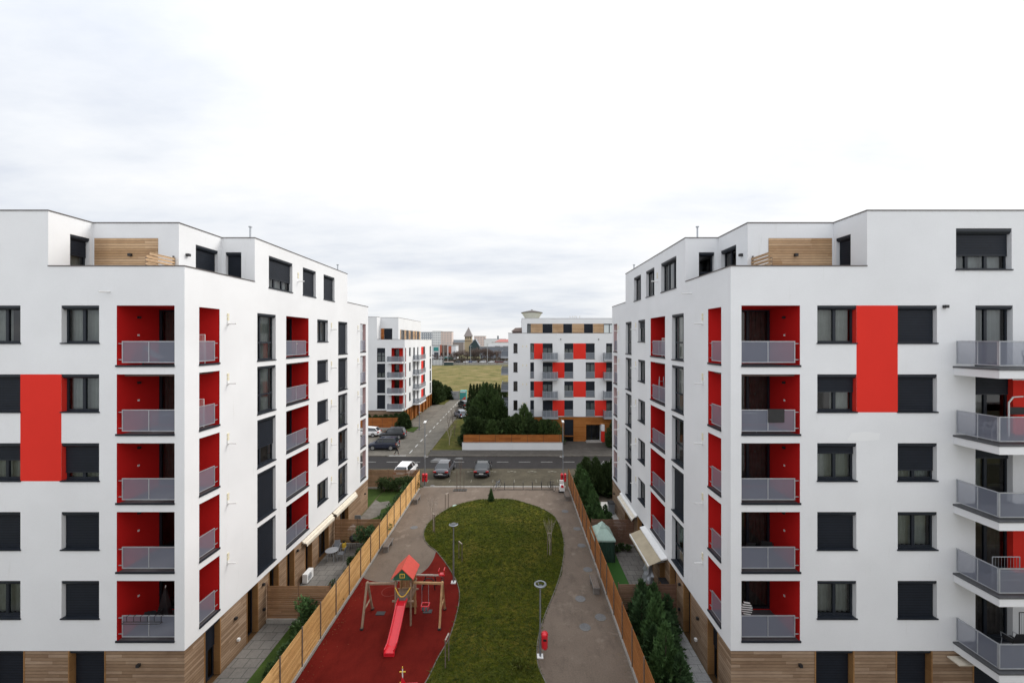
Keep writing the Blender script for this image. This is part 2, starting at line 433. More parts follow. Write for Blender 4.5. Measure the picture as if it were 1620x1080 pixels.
class Fr:
    """wall frame: s along the wall, d into the wall, z up"""
    def __init__(s, O, a, n): s.O = O; s.a = a; s.n = n
    def p(s, q, d, z): return (s.O[0] + s.a[0] * q - s.n[0] * d, s.O[1] + s.a[1] * q - s.n[1] * d, z)
    def box(s, mb, s0, s1, d0, d1, z0, z1, key):
        return mb.hexa([s.p(s0, d0, z0), s.p(s1, d0, z0), s.p(s1, d1, z0), s.p(s0, d1, z0), s.p(s0, d0, z1), s.p(s1, d0, z1), s.p(s1, d1, z1), s.p(s0, d1, z1)], key)
    def wall(s, mb, S, Z, holes, key):
        """holes: (s0,s1,z0,z1,depth,jamb key or dict)"""
        hs = [h for h in holes if h[0] < S[1] and h[1] > S[0] and h[2] < Z[1] and h[3] > Z[0]]
        ss = sorted({S[0], S[1]} | {min(max(x, S[0]), S[1]) for h in hs for x in h[:2]})
        zz = sorted({Z[0], Z[1]} | {min(max(x, Z[0]), Z[1]) for h in hs for x in h[2:4]})
        n3 = (s.n[0], s.n[1], 0)
        for i in range(len(ss) - 1):
            for j in range(len(zz) - 1):
                cs = (ss[i] + ss[i + 1]) / 2; cz = (zz[j] + zz[j + 1]) / 2
                if any(h[0] < cs < h[1] and h[2] < cz < h[3] for h in hs): continue
                mb.poly([s.p(ss[i], 0, zz[j]), s.p(ss[i + 1], 0, zz[j]), s.p(ss[i + 1], 0, zz[j + 1]), s.p(ss[i], 0, zz[j + 1])], key, n3)
        for h in hs:
            s0, s1, z0, z1, dp = h[:5]; jk = h[5] if len(h) > 5 else key
            if dp <= 0: continue
            k0, k1, kt, kb = (jk if isinstance(jk, tuple) else (jk,) * 4)
            mb.poly([s.p(s0, 0, z0), s.p(s0, dp, z0), s.p(s0, dp, z1), s.p(s0, 0, z1)], k0, (s.a[0], s.a[1], 0))
            mb.poly([s.p(s1, 0, z0), s.p(s1, dp, z0), s.p(s1, dp, z1), s.p(s1, 0, z1)], k1, (-s.a[0], -s.a[1], 0))
            mb.poly([s.p(s0, 0, z1), s.p(s1, 0, z1), s.p(s1, dp, z1), s.p(s0, dp, z1)], kt, (0, 0, -1))
            mb.poly([s.p(s0, 0, z0), s.p(s1, 0, z0), s.p(s1, dp, z0), s.p(s0, dp, z0)], kb, (0, 0, 1))

RD = .2
def window(F, parent, s0, s1, z0, z1, rd=RD, leaves=(.5,), transom=None, sh=0.0, cur='c', box=True, sill=True, name='window', handle=False, bh=.17):
    g = .012   # keep clear of the jambs
    fr = MB(); t = .075
    a, b = s0 + g, s1 - g; zb, zt = z0 + (.032 if sill else g), z1 - g
    d0, d1 = rd, rd + .07
    F.box(fr, a, a + t, d0, d1, zb, zt, 'frame'); F.box(fr, b - t, b, d0, d1, zb, zt, 'frame')
    F.box(fr, a + t, b - t, d0, d1, zb, zb + t, 'frame'); F.box(fr, a + t, b - t, d0, d1, zt - t, zt, 'frame')
    for l in leaves:
        c = a + (b - a) * l; F.box(fr, c - .06, c + .06, d0 - .012, d1, zb + t, zt - t, 'frame')
    if transom:
        c = zb + (zt - zb) * transom; F.box(fr, a + t, b - t, d0 - .006, d1 - .01, c - .045, c + .045, 'frame')
    w = fr.build(name, parent)
    if sh < .98:
        m = MB(); m.poly([F.p(a + t, d0 + .035, zb + t), F.p(b - t, d0 + .035, zb + t), F.p(b - t, d0 + .035, zt - t), F.p(a + t, d0 + .035, zt - t)], 'glass', (F.n[0], F.n[1], 0))
        m.build('pane', w)
        if cur:
            m = MB(); key = {'c': 'curtain', 'w': 'curtain_w', 'b': 'curtain_b', 'l': 'curtain', 'r': 'curtain'}[cur]
            n = max(6, int((b - a) / .045)); lo, hi = 0, n
            if cur == 'l': hi = int(n * .45)
            if cur == 'r': lo = int(n * .55)
            ph = rnd.random() * 6
            for i in range(lo, hi):
                q0 = a + (b - a) * i / n; q1 = a + (b - a) * (i + 1) / n
                e0 = rd + .24 + .045 * math.sin(i * 1.35 + ph); e1 = rd + .24 + .045 * math.sin((i + 1) * 1.35 + ph)
                m.poly([F.p(q0, e0, zb), F.p(q1, e1, zb), F.p(q1, e1, zt), F.p(q0, e0, zt)], key)
            weld(m.build('curtain', w, smooth=True))
    if box:
        m = MB(); x0, x1 = s0 + g, s1 - g
        pr = [(.015, z1 - .01), (.015, z1 - bh * .6), (.07, z1 - bh), (rd - .004, z1 - bh), (rd - .004, z1 - .01)]
        for i in range(len(pr)):
            (da, za), (db, zb2) = pr[i], pr[(i + 1) % len(pr)]
            m.poly([F.p(x0, da, za), F.p(x1, da, za), F.p(x1, db, zb2), F.p(x0, db, zb2)], 'frame')
        m.poly([F.p(x0, *q) for q in pr], 'frame'); m.poly([F.p(x1, *q) for q in pr], 'frame')
        m.build('shutter_box', w)
    if sh > 0:
        m = MB(); zt2 = z1 - bh - .003; zl = max(z0 + .04, zt2 - (zt2 - z0) * sh)
        F.box(m, s0 + .03, s1 - .03, rd - .05, rd - .03, zl + .05, zt2, 'shutter')
        F.box(m, s0 + .03, s1 - .03, rd - .056, rd - .026, zl, zl + .05, 'frame')
        m.build('roller_shutter', w)
    if sill:
        m = MB(); F.box(m, s0 + .006, s1 - .006, -.001, rd - .004, z0 + .002, z0 + .028, 'frame')
        F.box(m, s0 - .03, s1 + .03, -.045, -.0015, z0 - .022, z0 + .028, 'frame'); m.build('sill', w)
    return w

def railing(F, parent, s0, s1, d, z0, z1, mid=None, name='railing', key='perf', brackets=None, posts=()):
    m = MB(); t = .035
    F.box(m, s0, s1, d, d + t, z1 - t, z1, 'rail'); F.box(m, s0, s1, d, d + t, z0, z0 + t, 'rail')
    F.box(m, s0, s0 + t, d, d + t, z0 + t, z1 - t, 'rail'); F.box(m, s1 - t, s1, d, d + t, z0 + t, z1 - t, 'rail')
    for c in (mid or []): F.box(m, c - .015, c + .015, d, d + t, z0 + t, z1 - t, 'rail')
    for c in posts: F.box(m, c - .035, c + .035, d + t + .002, d + t + .06, z0 - .1, z1 - .03, 'rail')
    if brackets is not None:
        for z in (z0 + .12, z1 - .12): F.box(m, min(brackets, s1 if brackets > s1 else s0), max(brackets, s1 if brackets > s1 else s0), d, d + .03, z, z + .03, 'rail')
    r = m.build(name, parent)
    m = MB(); m.poly([F.p(s0 + t, d + .016, z0 + t), F.p(s1 - t, d + .016, z0 + t), F.p(s1 - t, d + .016, z1 - t), F.p(s0 + t, d + .016, z1 - t)], key, (F.n[0], F.n[1], 0))
    m.build('perforated_panel', r)
    return r
# ------------------------------------------------------------------ the two near blocks
Y0 = 17.33
PITCH = 2.9
def near_block(sg, Xc, label, umax):
    left = sg < 0
    B = thing('apartment_building', label, 'apartment building', (Xc, Y0, 0), 'white apartment buildings with red accents')
    P = lambda u, v, z: (Xc + sg * u, Y0 + v, z)
    FF = Fr((Xc, Y0), (sg, 0), (0, -1))           # front, facing the camera
    FS = Fr((Xc, Y0), (0, 1), (-sg, 0))           # side, facing the courtyard
    def bx(m, u0, v0, z0, u1, v1, z1, key): return m.box(min(Xc + sg * u0, Xc + sg * u1), Y0 + v0, z0, max(Xc + sg * u0, Xc + sg * u1), Y0 + v1, z1, key)
    JD = RD + .085
    lg = (.42, 2.86) if left else (.45, 2.92)
    ca = (3.60, 5.19) if left else (3.65, 5.30)
    cb = (6.92, 8.5) if left else (7.04, 8.70)
    redrows = (1, 2) if left else (0, 1)
    WIN = []
    fh, sh = [], []
    # states: (shutter, curtain, leaves)
    if left:
        A = [(0, 'c'), (0, 'c'), (.78, 'c'), (1, 0), (1, 0)]; Bc = [(0, 'r'), (1, 0), (.42, 'c'), (1, 0), (0, 'c')]
        FR = [(0, 'c'), (0, 'c'), (.6, 'b'), (1, 0), (.97, 0)]; SM = [(0, 'w'), (1, 0), (1, 0), (0, 'w'), (0, 'c')]; NR = [(1, 0), (.93, 'w'), (0, 'r'), (0, 'l'), (0, 'w')]
    else:
        A = [(0, 'c'), (.42, 'r'), (.22, 'c'), (1, 0), (0, 'c')]; Bc = [(1, 0), (1, 0), (.72, 'c'), (0, 'c'), (1, 0)]
        FR = [(.0, 'c'), (0, 'c'), (0, 'b'), (1, 0), (0, 'l')]; SM = [(.3, 'c'), (0, 'c'), (0, 'b'), (0, 'l'), (0, 'c')]; NR = [(0, 'c'), (0, 'b'), (0, 'c'), (0, 'b'), (.95, 0)]
    for k in range(5):
        dz = -PITCH * k
        za, zb = 15.65 + dz, 17.25 + dz
        jA = ('white', 'red', 'white', 'white') if k in redrows else 'white'
        jB = ('red', 'white', 'white', 'white') if k in redrows else 'white'
        fh += [(*ca, za, zb, JD, jA), (*cb, za, zb, JD, jB), (*lg, 14.69 + dz, 17.25 + dz, 0)]
        WIN += [(FF, *ca, za, zb, A[k][0], A[k][1], (.52,), None), (FF, *cb, za, zb, Bc[k][0], Bc[k][1], (.5,), None)]
        sh += [(.8, 2.03, 14.69 + dz, 17.25 + dz, 0), (7.65, 10.35, 14.69 + dz, 17.25 + dz, 0), (19.5, 20.85, 14.69 + dz, 17.25 + dz, 0)]
        sh += [(4.87, 6.57, 14.65 + dz, zb, JD), (11.55, 13.2, za, zb, JD), (14.95, 16.7, 14.65 + dz, zb, JD)]
        WIN += [(FS, 4.87, 6.57, 14.65 + dz, zb, *FR[k], (.3,), .38), (FS, 11.55, 13.2, za, zb, *SM[k], (.5,), None), (FS, 14.95, 16.7, 14.65 + dz, zb, *NR[k], (.4,), .36)]
        if not left:
            fh += [(10.32, 11.9, 14.72 + dz, zb, JD, ('white', 'red' if k in (1, 3) else 'white', 'white', 'white'))]
            D = [(0, 'w'), (.3, 'l'), (.22, 'l'), (0, 'b'), (.0, 'b')][k]
            WIN += [(FF, 10.32, 11.9, 14.72 + dz, zb, D[0], D[1], (.4,), None)]
    up = 21.24
    us = [(5.9, 8.35, 18.74, 20.56, JD), (9.6, 11.35, 18.74, 20.56, JD), (12.5, 14.3, 18.74, 20.56, JD)]
    sh += [h[:4] + (0,) for h in us]
    if not left: fh.append((9.5, 11.85, 18.75, 20.5, 0))
    w = MB()
    FF.wall(w, (0, umax), (2.7, 18.9), fh, 'white')
    uh = [(9.5, 11.85, 18.75, 20.5, JD)] if not left else []
    FF.wall(w, (5.75, umax), (18.9, up), uh, 'white')
    # patch the part of that window which dips below the seam
    FS.wall(w, (0, 21.45), (2.7, 18.9), sh, 'white')
    us = [(5.9, 8.35, 18.74, 20.56, JD), (9.6, 11.35, 18.74, 20.56, JD), (12.5, 14.3, 18.74, 20.56, JD)]
    FS.wall(w, (4.65, 16.7), (18.9, up), us, 'white')
    F1 = Fr((Xc + sg * 5.75, Y0), (0, 1), (-sg, 0)); h1 = [(.85, 1.68, 18.1, 20.48, JD)]
    F2 = Fr((Xc, Y0 + 1.84), (sg, 0), (0, -1)); F3 = Fr((Xc + sg * 1.75, Y0), (0, 1), (-sg, 0)); h3 = [(2.85, 4.35, 18.1, 20.48, JD)]
    F4 = Fr((Xc, Y0 + 4.65), (sg, 0), (0, -1)); h4 = [(.72, 1.55, 18.1, 20.48, JD)]
    F1.wall(w, (0, 1.84), (18.05, up), h1, 'white'); F2.wall(w, (1.75, 5.75), (18.05, up), [], 'white')
    F3.wall(w, (1.84, 4.65), (18.05, up), h3, 'white'); F4.wall(w, (0, 1.75), (18.05, up), h4, 'white')
    FR_ = Fr((Xc, Y0 + 21.45), (sg, 0), (0, 1)); FR_.wall(w, (0, umax), (2.7, 18.9), [(.3, 1.2, 14.69 - PITCH * k, 17.25 - PITCH * k, 0) for k in range(5)], 'white')
    FU = Fr((Xc, Y0 + 16.7), (sg, 0), (0, 1)); FU.wall(w, (0, umax), (18.05, up), [], 'white')
    FE = Fr((Xc + sg * umax, Y0), (0, 1), (sg, 0)); FE.wall(w, (0, 21.45), (0, 18.9), [], 'white'); FE.wall(w, (0, 16.7), (18.9, up), [], 'white')
    # inner faces of the parapets
    for (u0, v0, u1, v1) in ((.25, .25, 5.75, .25), (.25, .25, .25, 4.65), (.25, 16.7, .25, 21.2), (.25, 21.2, umax, 21.2)):
        w.poly([P(u0, v0, 18.05), P(u1, v1, 18.05), P(u1, v1, 18.9), P(u0, v0, 18.9)], 'white')
    w.poly([P(0, 0, 2.7), P(umax, 0, 2.7), P(umax, .03, 2.7), P(0, .03, 2.7)], 'white'); w.poly([P(0, 0.03, 2.7), P(0.03, .03, 2.7), P(.03, 21.45, 2.7), P(0, 21.45, 2.7)], 'white')
    w.build('wall', B)
    # the roof window hole crosses the seam at 18.9: close its lower strip with the recess
    r = MB()
    for (u0, v0, u1, v1, z) in ((5.75, 0, umax, 16.7, 21.05), (1.75, 1.84, 5.75, 16.7, 21.05), (0, 4.65, 1.75, 16.7, 21.05), (0, 0, 5.75, 1.84, 18.05), (0, 1.84, 1.75, 4.65, 18.05), (0, 16.7, umax, 21.45, 18.05)):
        r.poly([P(u0, v0, z), P(u1, v0, z), P(u1, v1, z), P(u0, v1, z)], 'roof', (0, 0, 1))
    r.build('roof', B)
    c = MB()
    for (u0, v0, u1, v1, z) in ((-.03, -.03, 5.75, .27, 18.9), (-.03, .27, .27, 4.65, 18.9), (-.03, 16.7, .27, 21.18, 18.9), (-.03, 21.18, umax, 21.48, 18.9),
                                (5.72, -.03, umax, .25, up), (5.72, .25, 6.0, 1.81, up), (1.72, 1.81, 6.0, 2.09, up), (1.72, 2.09, 2.0, 4.62, up),
                                (-.03, 4.62, 2.0, 4.9, up), (-.03, 4.9, .25, 16.45, up), (-.03, 16.45, umax, 16.73, up)):
        bx(c, u0, v0, z + .002, u1, v1, z + .04, 'coping')
    c.build('coping', B)
    # dim rooms behind the glass
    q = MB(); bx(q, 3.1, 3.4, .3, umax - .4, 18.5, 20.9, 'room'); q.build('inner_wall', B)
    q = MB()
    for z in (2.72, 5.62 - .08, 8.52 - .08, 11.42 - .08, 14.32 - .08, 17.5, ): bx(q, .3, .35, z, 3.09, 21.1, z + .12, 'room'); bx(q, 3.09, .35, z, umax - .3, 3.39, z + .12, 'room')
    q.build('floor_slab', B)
    for (F, s0, s1, z0, z1, s_, cu, lv, tr) in WIN:
        window(F, B, s0, s1, z0, z1, leaves=lv, transom=tr, sh=s_, cur=cu)
    U = [(.66, 'w'), (1, 0), (1, 0)] if left else [(0.02, 'w'), (0, 'c'), (0, 'w')]
    for (s0, s1), (s_, cu) in zip(((5.9, 8.35), (9.6, 11.35), (12.5, 14.3)), U):
        window(FS, B, s0, s1, 18.74, 20.56, sh=s_, cur=cu, leaves=(.33, .66) if s0 < 6 else (.5,))
    window(F1, B, .85, 1.68, 18.1, 20.48, sh=.33 if left else 1, cur='c', leaves=())
    window(F3, B, 2.85, 4.35, 18.1, 20.48, sh=1 if left else 0, cur=0 if left else 'l', leaves=(.55,), transom=None if left else .6)
    window(F4, B, .72, 1.55, 18.1, 20.48, sh=1 if left else 0, cur=0, leaves=(), transom=.55)
    if not left: window(FF, B, 9.5, 11.85, 18.75, 20.5, sh=.6, cur='w', leaves=(.27, .62), bh=.22)
    # wooden facing on the terrace wall, lamp on it
    m = MB(); F2.box(m, 2.72, 5.66, -.035, -.002, 18.06, 20.53, 'terr'); m.build('terrace_cladding', B)
    for (F, s, z) in ((F2, 3.95, 19.75), (F3, 2.3, 19.85), (FF, 9.0 if not left else 8.9, 17.2)):
        m = MB(); F.box(m, s - .07, s + .07, -.15, -.037 if F is F2 else -.002, z - .06, z + .06, 'dark'); m.build('wall_lamp', B)
    # timber privacy screen between the two roof terraces
    m = MB(); us_ = 1.9; tz = lambda v: 19.7 if v > .55 else 19.25 + .45 * (v - .05) / .5
    n = 0; z = 18.1
    while z < 19.62:
        v0 = .3 if z < 19.3 else .3 + (z - 19.3) / .36 * .36
        m.hexa([P(us_, v0, z), P(us_ + .03, v0, z), P(us_ + .03, 1.83, z), P(us_, 1.83, z), P(us_, v0, z + .11), P(us_ + .03, v0, z + .11), P(us_ + .03, 1.83, z + .11), P(us_, 1.83, z + .11)], 'terr'); z += .155
    for v in (.36, 1.75): bx(m, us_ + .031, v, 18.06, us_ + .08, v + .06, 19.35 if v < 1 else 19.7, 'coping')
    m.build('privacy_screen', B)
    # red render panels
    z1 = 17.25 - PITCH * redrows[0]; z0 = 15.65 - PITCH * redrows[1]
    m = MB(); FF.box(m, ca[1] + .002, cb[0] - .002, -.006, .004, z0, z1, 'red'); m.build('red_panel', B)
    if not left:
        for k in (1, 3):
            m = MB(); FF.box(m, 11.9, 15.4, -.006, .004, 14.70 - PITCH * k, 17.0 - PITCH * k, 'red'); m.build('red_panel', B)
    if not left:
        m = MB(); pz = lambda y: H - (y - VY) / 37.5; m.poly([FF.p(s, -.003, z) for s, z in ((4.9, pz(696)), (5.6, pz(697.5)), (6.25, pz(695)), (6.3, pz(685)), (5.7, pz(682)), (5.1, pz(684)))], 'whitefix', (0, -1, 0)); m.build('repaired_plaster', B)
    # loggias
    FB = Fr((Xc, Y0 + 2.05), (sg, 0), (0, -1)); FL = Fr((Xc + sg * 1.1, Y0), (0, 1), (-sg, 0))
    for k in range(5):
        z0, z1 = 14.69 - PITCH * k, 17.25 - PITCH * k
        m = MB(); U1 = lg[1]; U0 = lg[0]
        dh = [(1.2, U1 - .004, z0 + .04, z1 - .03, .12, 'frame')]
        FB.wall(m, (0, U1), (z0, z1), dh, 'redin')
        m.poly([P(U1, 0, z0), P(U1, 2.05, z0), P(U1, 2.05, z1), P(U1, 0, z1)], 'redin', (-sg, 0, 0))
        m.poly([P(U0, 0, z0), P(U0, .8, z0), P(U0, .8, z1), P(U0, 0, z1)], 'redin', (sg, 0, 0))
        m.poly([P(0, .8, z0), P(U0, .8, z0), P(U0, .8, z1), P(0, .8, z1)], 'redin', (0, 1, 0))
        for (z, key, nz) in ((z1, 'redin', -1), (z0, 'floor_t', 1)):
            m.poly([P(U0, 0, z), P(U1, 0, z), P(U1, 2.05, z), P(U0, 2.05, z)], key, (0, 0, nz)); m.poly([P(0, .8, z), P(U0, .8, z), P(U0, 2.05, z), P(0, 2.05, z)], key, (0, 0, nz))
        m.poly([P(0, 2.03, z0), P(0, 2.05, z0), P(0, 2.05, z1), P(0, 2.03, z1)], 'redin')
        L = m.build('loggia', B)
        window(FB, L, 1.2, U1 - .004, z0 + .04, z1 - .03, rd=.03, sh=0, cur='b' if (left is False and k != 1) else ('b' if k < 3 else 0), box=False, sill=False, leaves=(.4,), name='balcony_door')
        railing(FF, L, lg[0] + .01, lg[1] - .16, .06, z0 + .14, z0 + 1.06, mid=[(lg[0] + lg[1] - .15) / 2], brackets=lg[1] - .005)
        railing(FS, L, .81, 1.83, .06, z0 + .14, z0 + 1.06, brackets=2.02)
        s = MB(); FF.box(s, lg[0] - .01, lg[1] + .03, -.045, -.0015, z0 - .03, z0 + .05, 'frame'); FS.box(s, .79, 2.05, -.045, -.0015, z0 - .03, z0 + .05, 'frame')
        s.build('edge_strip', L)
        # two small sockets and a lamp on the red end wall
        s = MB(); FE2 = Fr((Xc + sg * U1, Y0), (0, 1), (-sg, 0))
        FE2.box(s, .95, 1.03, -.03, -.002, z0 + 1.28, z0 + 1.36, 'whitep'); s.build('socket', L); s = MB(); FE2.box(s, .93, 1.05, -.09, -.002, z1 - .5, z1 - .4, 'dark'); s.build('wall_lamp', L)
        # loggia on the courtyard side
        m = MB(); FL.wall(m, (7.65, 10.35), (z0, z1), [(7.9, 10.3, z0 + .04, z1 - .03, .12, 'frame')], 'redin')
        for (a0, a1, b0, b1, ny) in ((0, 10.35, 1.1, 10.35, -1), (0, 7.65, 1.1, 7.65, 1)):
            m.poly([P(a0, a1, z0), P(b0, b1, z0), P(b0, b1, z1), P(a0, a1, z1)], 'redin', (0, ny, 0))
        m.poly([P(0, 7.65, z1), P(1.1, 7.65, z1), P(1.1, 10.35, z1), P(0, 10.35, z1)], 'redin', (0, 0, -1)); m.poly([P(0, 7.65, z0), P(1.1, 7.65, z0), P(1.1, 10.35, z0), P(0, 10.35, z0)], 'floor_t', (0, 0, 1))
        L = m.build('loggia', B)
        window(FL, L, 7.9, 10.3, z0 + .04, z1 - .03, rd=.03, sh=0, cur=0, box=False, sill=False, leaves=(.33, .66), name='balcony_door')
        railing(FS, L, 7.66, 10.1, .06, z0 + .14, z0 + 1.06, mid=[8.9], brackets=10.34)
        s = MB(); FS.box(s, 7.64, 10.38, -.045, -.0015, z0 - .03, z0 + .05, 'frame'); s.build('edge_strip', L)
        # far corner loggia, pale inside
        m = MB()
        m.poly([P(1.2, 19.5, z0), P(1.2, 21.45, z0), P(1.2, 21.45, z1), P(1.2, 19.5, z1)], 'pink', (-sg, 0, 0)); m.poly([P(0, 19.5, z0), P(1.2, 19.5, z0), P(1.2, 19.5, z1), P(0, 19.5, z1)], 'pink', (0, 1, 0))
        m.poly([P(.3, 20.85, z0), P(.3, 21.45, z0), P(.3, 21.45, z1), P(.3, 20.85, z1)], 'pink', (sg, 0, 0)); m.poly([P(0, 20.85, z0), P(.3, 20.85, z0), P(.3, 20.85, z1), P(0, 20.85, z1)], 'pink', (0, -1, 0))
        for (z, key) in ((z1, 'pink'), (z0, 'floor_t')): m.poly([P(0, 19.5, z), P(1.2, 19.5, z), P(1.2, 21.45, z), P(0, 21.45, z)], key)
        L = m.build('loggia', B)
        railing(FS, L, 19.51, 20.84, .06, z0 + .14, z0 + 1.06); s = MB(); FS.box(s, 19.48, 20.88, -.045, -.0015, z0 - .03, z0 + .05, 'frame'); s.build('edge_strip', L)
        # cream vents with a white spout, three to a storey
        for v in (2.6, 13.75, 18.95):
            if k == 4 and v > 3 and False: continue
            s = MB()
            FS.box(s, v - .06, v + .06, -.035, -.001, z1 - .32, z1 - .17, 'cream'); FS.box(s, v - .06, v + .06, -.035, -.001, z1 - .50, z1 - .36, 'cream')
            s.tube(FS.p(v, 0, z1 - .66), FS.p(v, -.42, z1 - .66), .035, 'whitep', n=8); FS.box(s, v - .06, v + .06, -.04, -.001, z1 - .71, z1 - .53, 'whitep')
            s.build('wall_vent', B)
    s = MB(); FS.box(s, 8.95, 9.07, -.035, -.001, 19.95, 20.1, 'cream'); FS.box(s, 8.95, 9.07, -.035, -.001, 19.75, 19.9, 'cream'); s.tube(FS.p(9.0, 0, 19.55), FS.p(9.0, -.4, 19.55), .035, 'whitep'); s.build('wall_vent', B)
    s = MB()
    if left: s.tube(FF.p(3.15, 0, 17.83), FF.p(3.3, -.32, 17.80), .035, 'whitep')
    else: s.tube(FS.p(3.9, 0, 18.2), FS.p(3.9, -.5, 18.2), .035, 'whitep')
    s.build('drain_spout', B)
    # ground storey: timber facing, dark doors
    g = MB(); FG = Fr((Xc + sg * .03, Y0 + .03), (sg, 0), (0, -1)); FH = Fr((Xc + sg * .03, Y0 + .03), (0, 1), (-sg, 0))
    gf = [(3.37, 4.85), (6.79, 8.35)] if left else [(3.58, 5.15), (7.0, 8.45), (10.25, 13.6)]
    gs = [(1.15, 2.07), (4.05, 4.9), (5.95, 6.85), (7.75, 8.55), (9.95, 10.8), (11.8, 13.3), (15.3, 16.9)]
    FG.wall(g, (0, umax - .03), (-.02, 2.7), [(a, b, .0, 2.69, .36, 'jamb') for a, b in gf], 'clad')
    FH.wall(g, (0, 21.42), (-.02, 2.7), [(a, b, .0, 2.69, .36, 'jamb') for a, b in gs], 'clad')
    g.poly([(Xc + sg * .03, Y0 + 21.45, 0), (Xc + sg * umax, Y0 + 21.45, 0), (Xc + sg * umax, Y0 + 21.45, 2.7), (Xc + sg * .03, Y0 + 21.45, 2.7)], 'clad')
    for (F, L_) in ((FG, gf), (FH, gs)):
        for a, b in L_:
            F.box(g, a - .05, a - .003, -.018, -.0005, .0, 2.68, 'jamb'); F.box(g, b + .003, b + .05, -.018, -.0005, .0, 2.68, 'jamb')
    g.build('ground_floor_cladding', B)
    for i, (a, b) in enumerate(gf): window(FG, B, a, b, .0, 2.69, rd=.28, sh=1 if (left or i != 1) else .55, cur=0, leaves=(.5,), sill=False, name='garden_door')
    for i, (a, b) in enumerate(gs): window(FH, B, a, b, .0, 2.69, rd=.28, sh=.42 if i == 0 else 0, cur='c' if i in (5, 6) else 0, leaves=(.5,) if i in (0, 5, 6) else (), sill=False, box=i in (0,), name='garden_door')
    for (F, s, z, key) in ((FH, 3.1, 1.95, 'dark'), (FH, 3.3, .75, 'whitep'), (FH, 5.35, 2.3, 'dark'), (FH, 5.4, .9, 'dark'), (FH, 8.9, 2.35, 'dark'), (FG, 1.9 if left else 2.9, 2.1, 'dark'), (FH, 20.6, 1.6, 'dark')):
        m = MB(); F.box(m, s - .06, s + .06, -.12, -.002, z - .06, z + .06, key); m.build('wall_lamp', B)
    # roof pipes
    for (u, v, z) in ((1.5, 6.6, 1.1), (.5, 16.0, .6)):
        m = MB(); m.tube(P(u, v, 21.06), P(u, v, 21.25 + z), .05, 'rail'); m.tube(P(u, v, 21.25 + z), P(u, v, 21.3 + z), .1, 'rail'); m.build('roof_pipe', B)
    # roller shutter strings and little lamps are below what the picture shows
    if not left:
        # protruding balconies
        for k in range(5):
            zt = 14.70 - PITCH * k
            m = MB(); FF.box(m, 9.39, 16.9, -1.65, -.001, zt - .38, zt - .07, 'white'); FF.box(m, 9.36, 16.9, -1.68, -.001, zt - .069, zt, 'floor_t')
            Lb = m.build('balcony', B)
            railing(FF, Lb, 9.45, 16.8, -1.6, zt + .1, zt + 1.06, mid=[10.6, 12.3, 14.0], posts=(10.55, 12.3, 14.0))
            FQ = Fr(FF.p(9.45, 0, 0)[:2], (0, -1), (-1, 0)); railing(FQ, Lb, .06, 1.56, -.005, zt + .1, zt + 1.06, mid=[.85])
    return B, P, FF, FS

BL, PL, FFL, FSL = near_block(-1, -14.0, 'white and red apartment block filling the left side of the picture', 14.0)
BR, PR, FFR, FSR = near_block(1, 9.04, 'white and red apartment block on the right with stacked glass-grey corner balconies', 17.0)

# awnings on the ground storey (fixed to the wall: parts)
def awning(B, P, v0, v1, out, zt, zb, key, name='awning', strip=None, key2='whitep'):
    m = MB(); a = [P(-.05, v0, zt), P(-.05, v1, zt), P(-out, v1, zb), P(-out, v0, zb)]
    m.poly(a, key); m.poly([(x, y, z - .02) for x, y, z in a][::-1], key)
    A = m.build(name, B)
    m = MB(); p = P(-out, v0, zb - .02); q = P(-out, v1, zb - .02); m.bar(p, q, .07, key2, .07); m.build('front_bar', A)
    m = MB()
    n = int((v1 - v0) / .16)
    for i in range(n):                      # scalloped valance
        s0 = v0 + (v1 - v0) * i / n; s1 = v0 + (v1 - v0) * (i + 1) / n; sm = (s0 + s1) / 2
        m.poly([P(-out - .03, s0, zb - .04), P(-out - .03, s0, zb - .15), P(-out - .03, sm, zb - .21), P(-out - .03, s1, zb - .15), P(-out - .03, s1, zb - .04)], key)
    m.build('valance', A)
    m = MB(); w = strip or .14
    m.hexa([P(-.002, v0 - .1, zt - .02), P(-w, v0 - .1, zt - .08), P(-w, v1 + .1, zt - .08), P(-.002, v1 + .1, zt - .02), P(-.002, v0 - .1, zt + .1), P(-w, v0 - .1, zt + .0), P(-w, v1 + .1, zt + .0), P(-.002, v1 + .1, zt + .1)], key2); m.build('cassette', A)
    for v in (v0 + .25, v1 - .25): m = MB(); m.bar(P(-.02, v, zt - .3), P(-out + .05, v, zb - .06), .04, 'rail'); m.build('folding_arm', A)
awning(BL, PL, 9.6, 13.7, .24, 2.56, 2.44, 'awnc', key2='awnc'); awning(BL, PL, 14.1, 18.2, .24, 2.56, 2.44, 'awnc', key2='awnc')
awning(BR, PR, 7.4, 11.5, 1.08, 2.64, 2.2, 'awn', strip=.36); awning(BR, PR, 13.5, 18.0, .35, 2.6, 2.35, 'awnc')
m = MB(); FFR.box(m, 9.1, 10.1, -.5, -.02, 2.45, 2.5, 'awnc'); m.build('awning', BR)

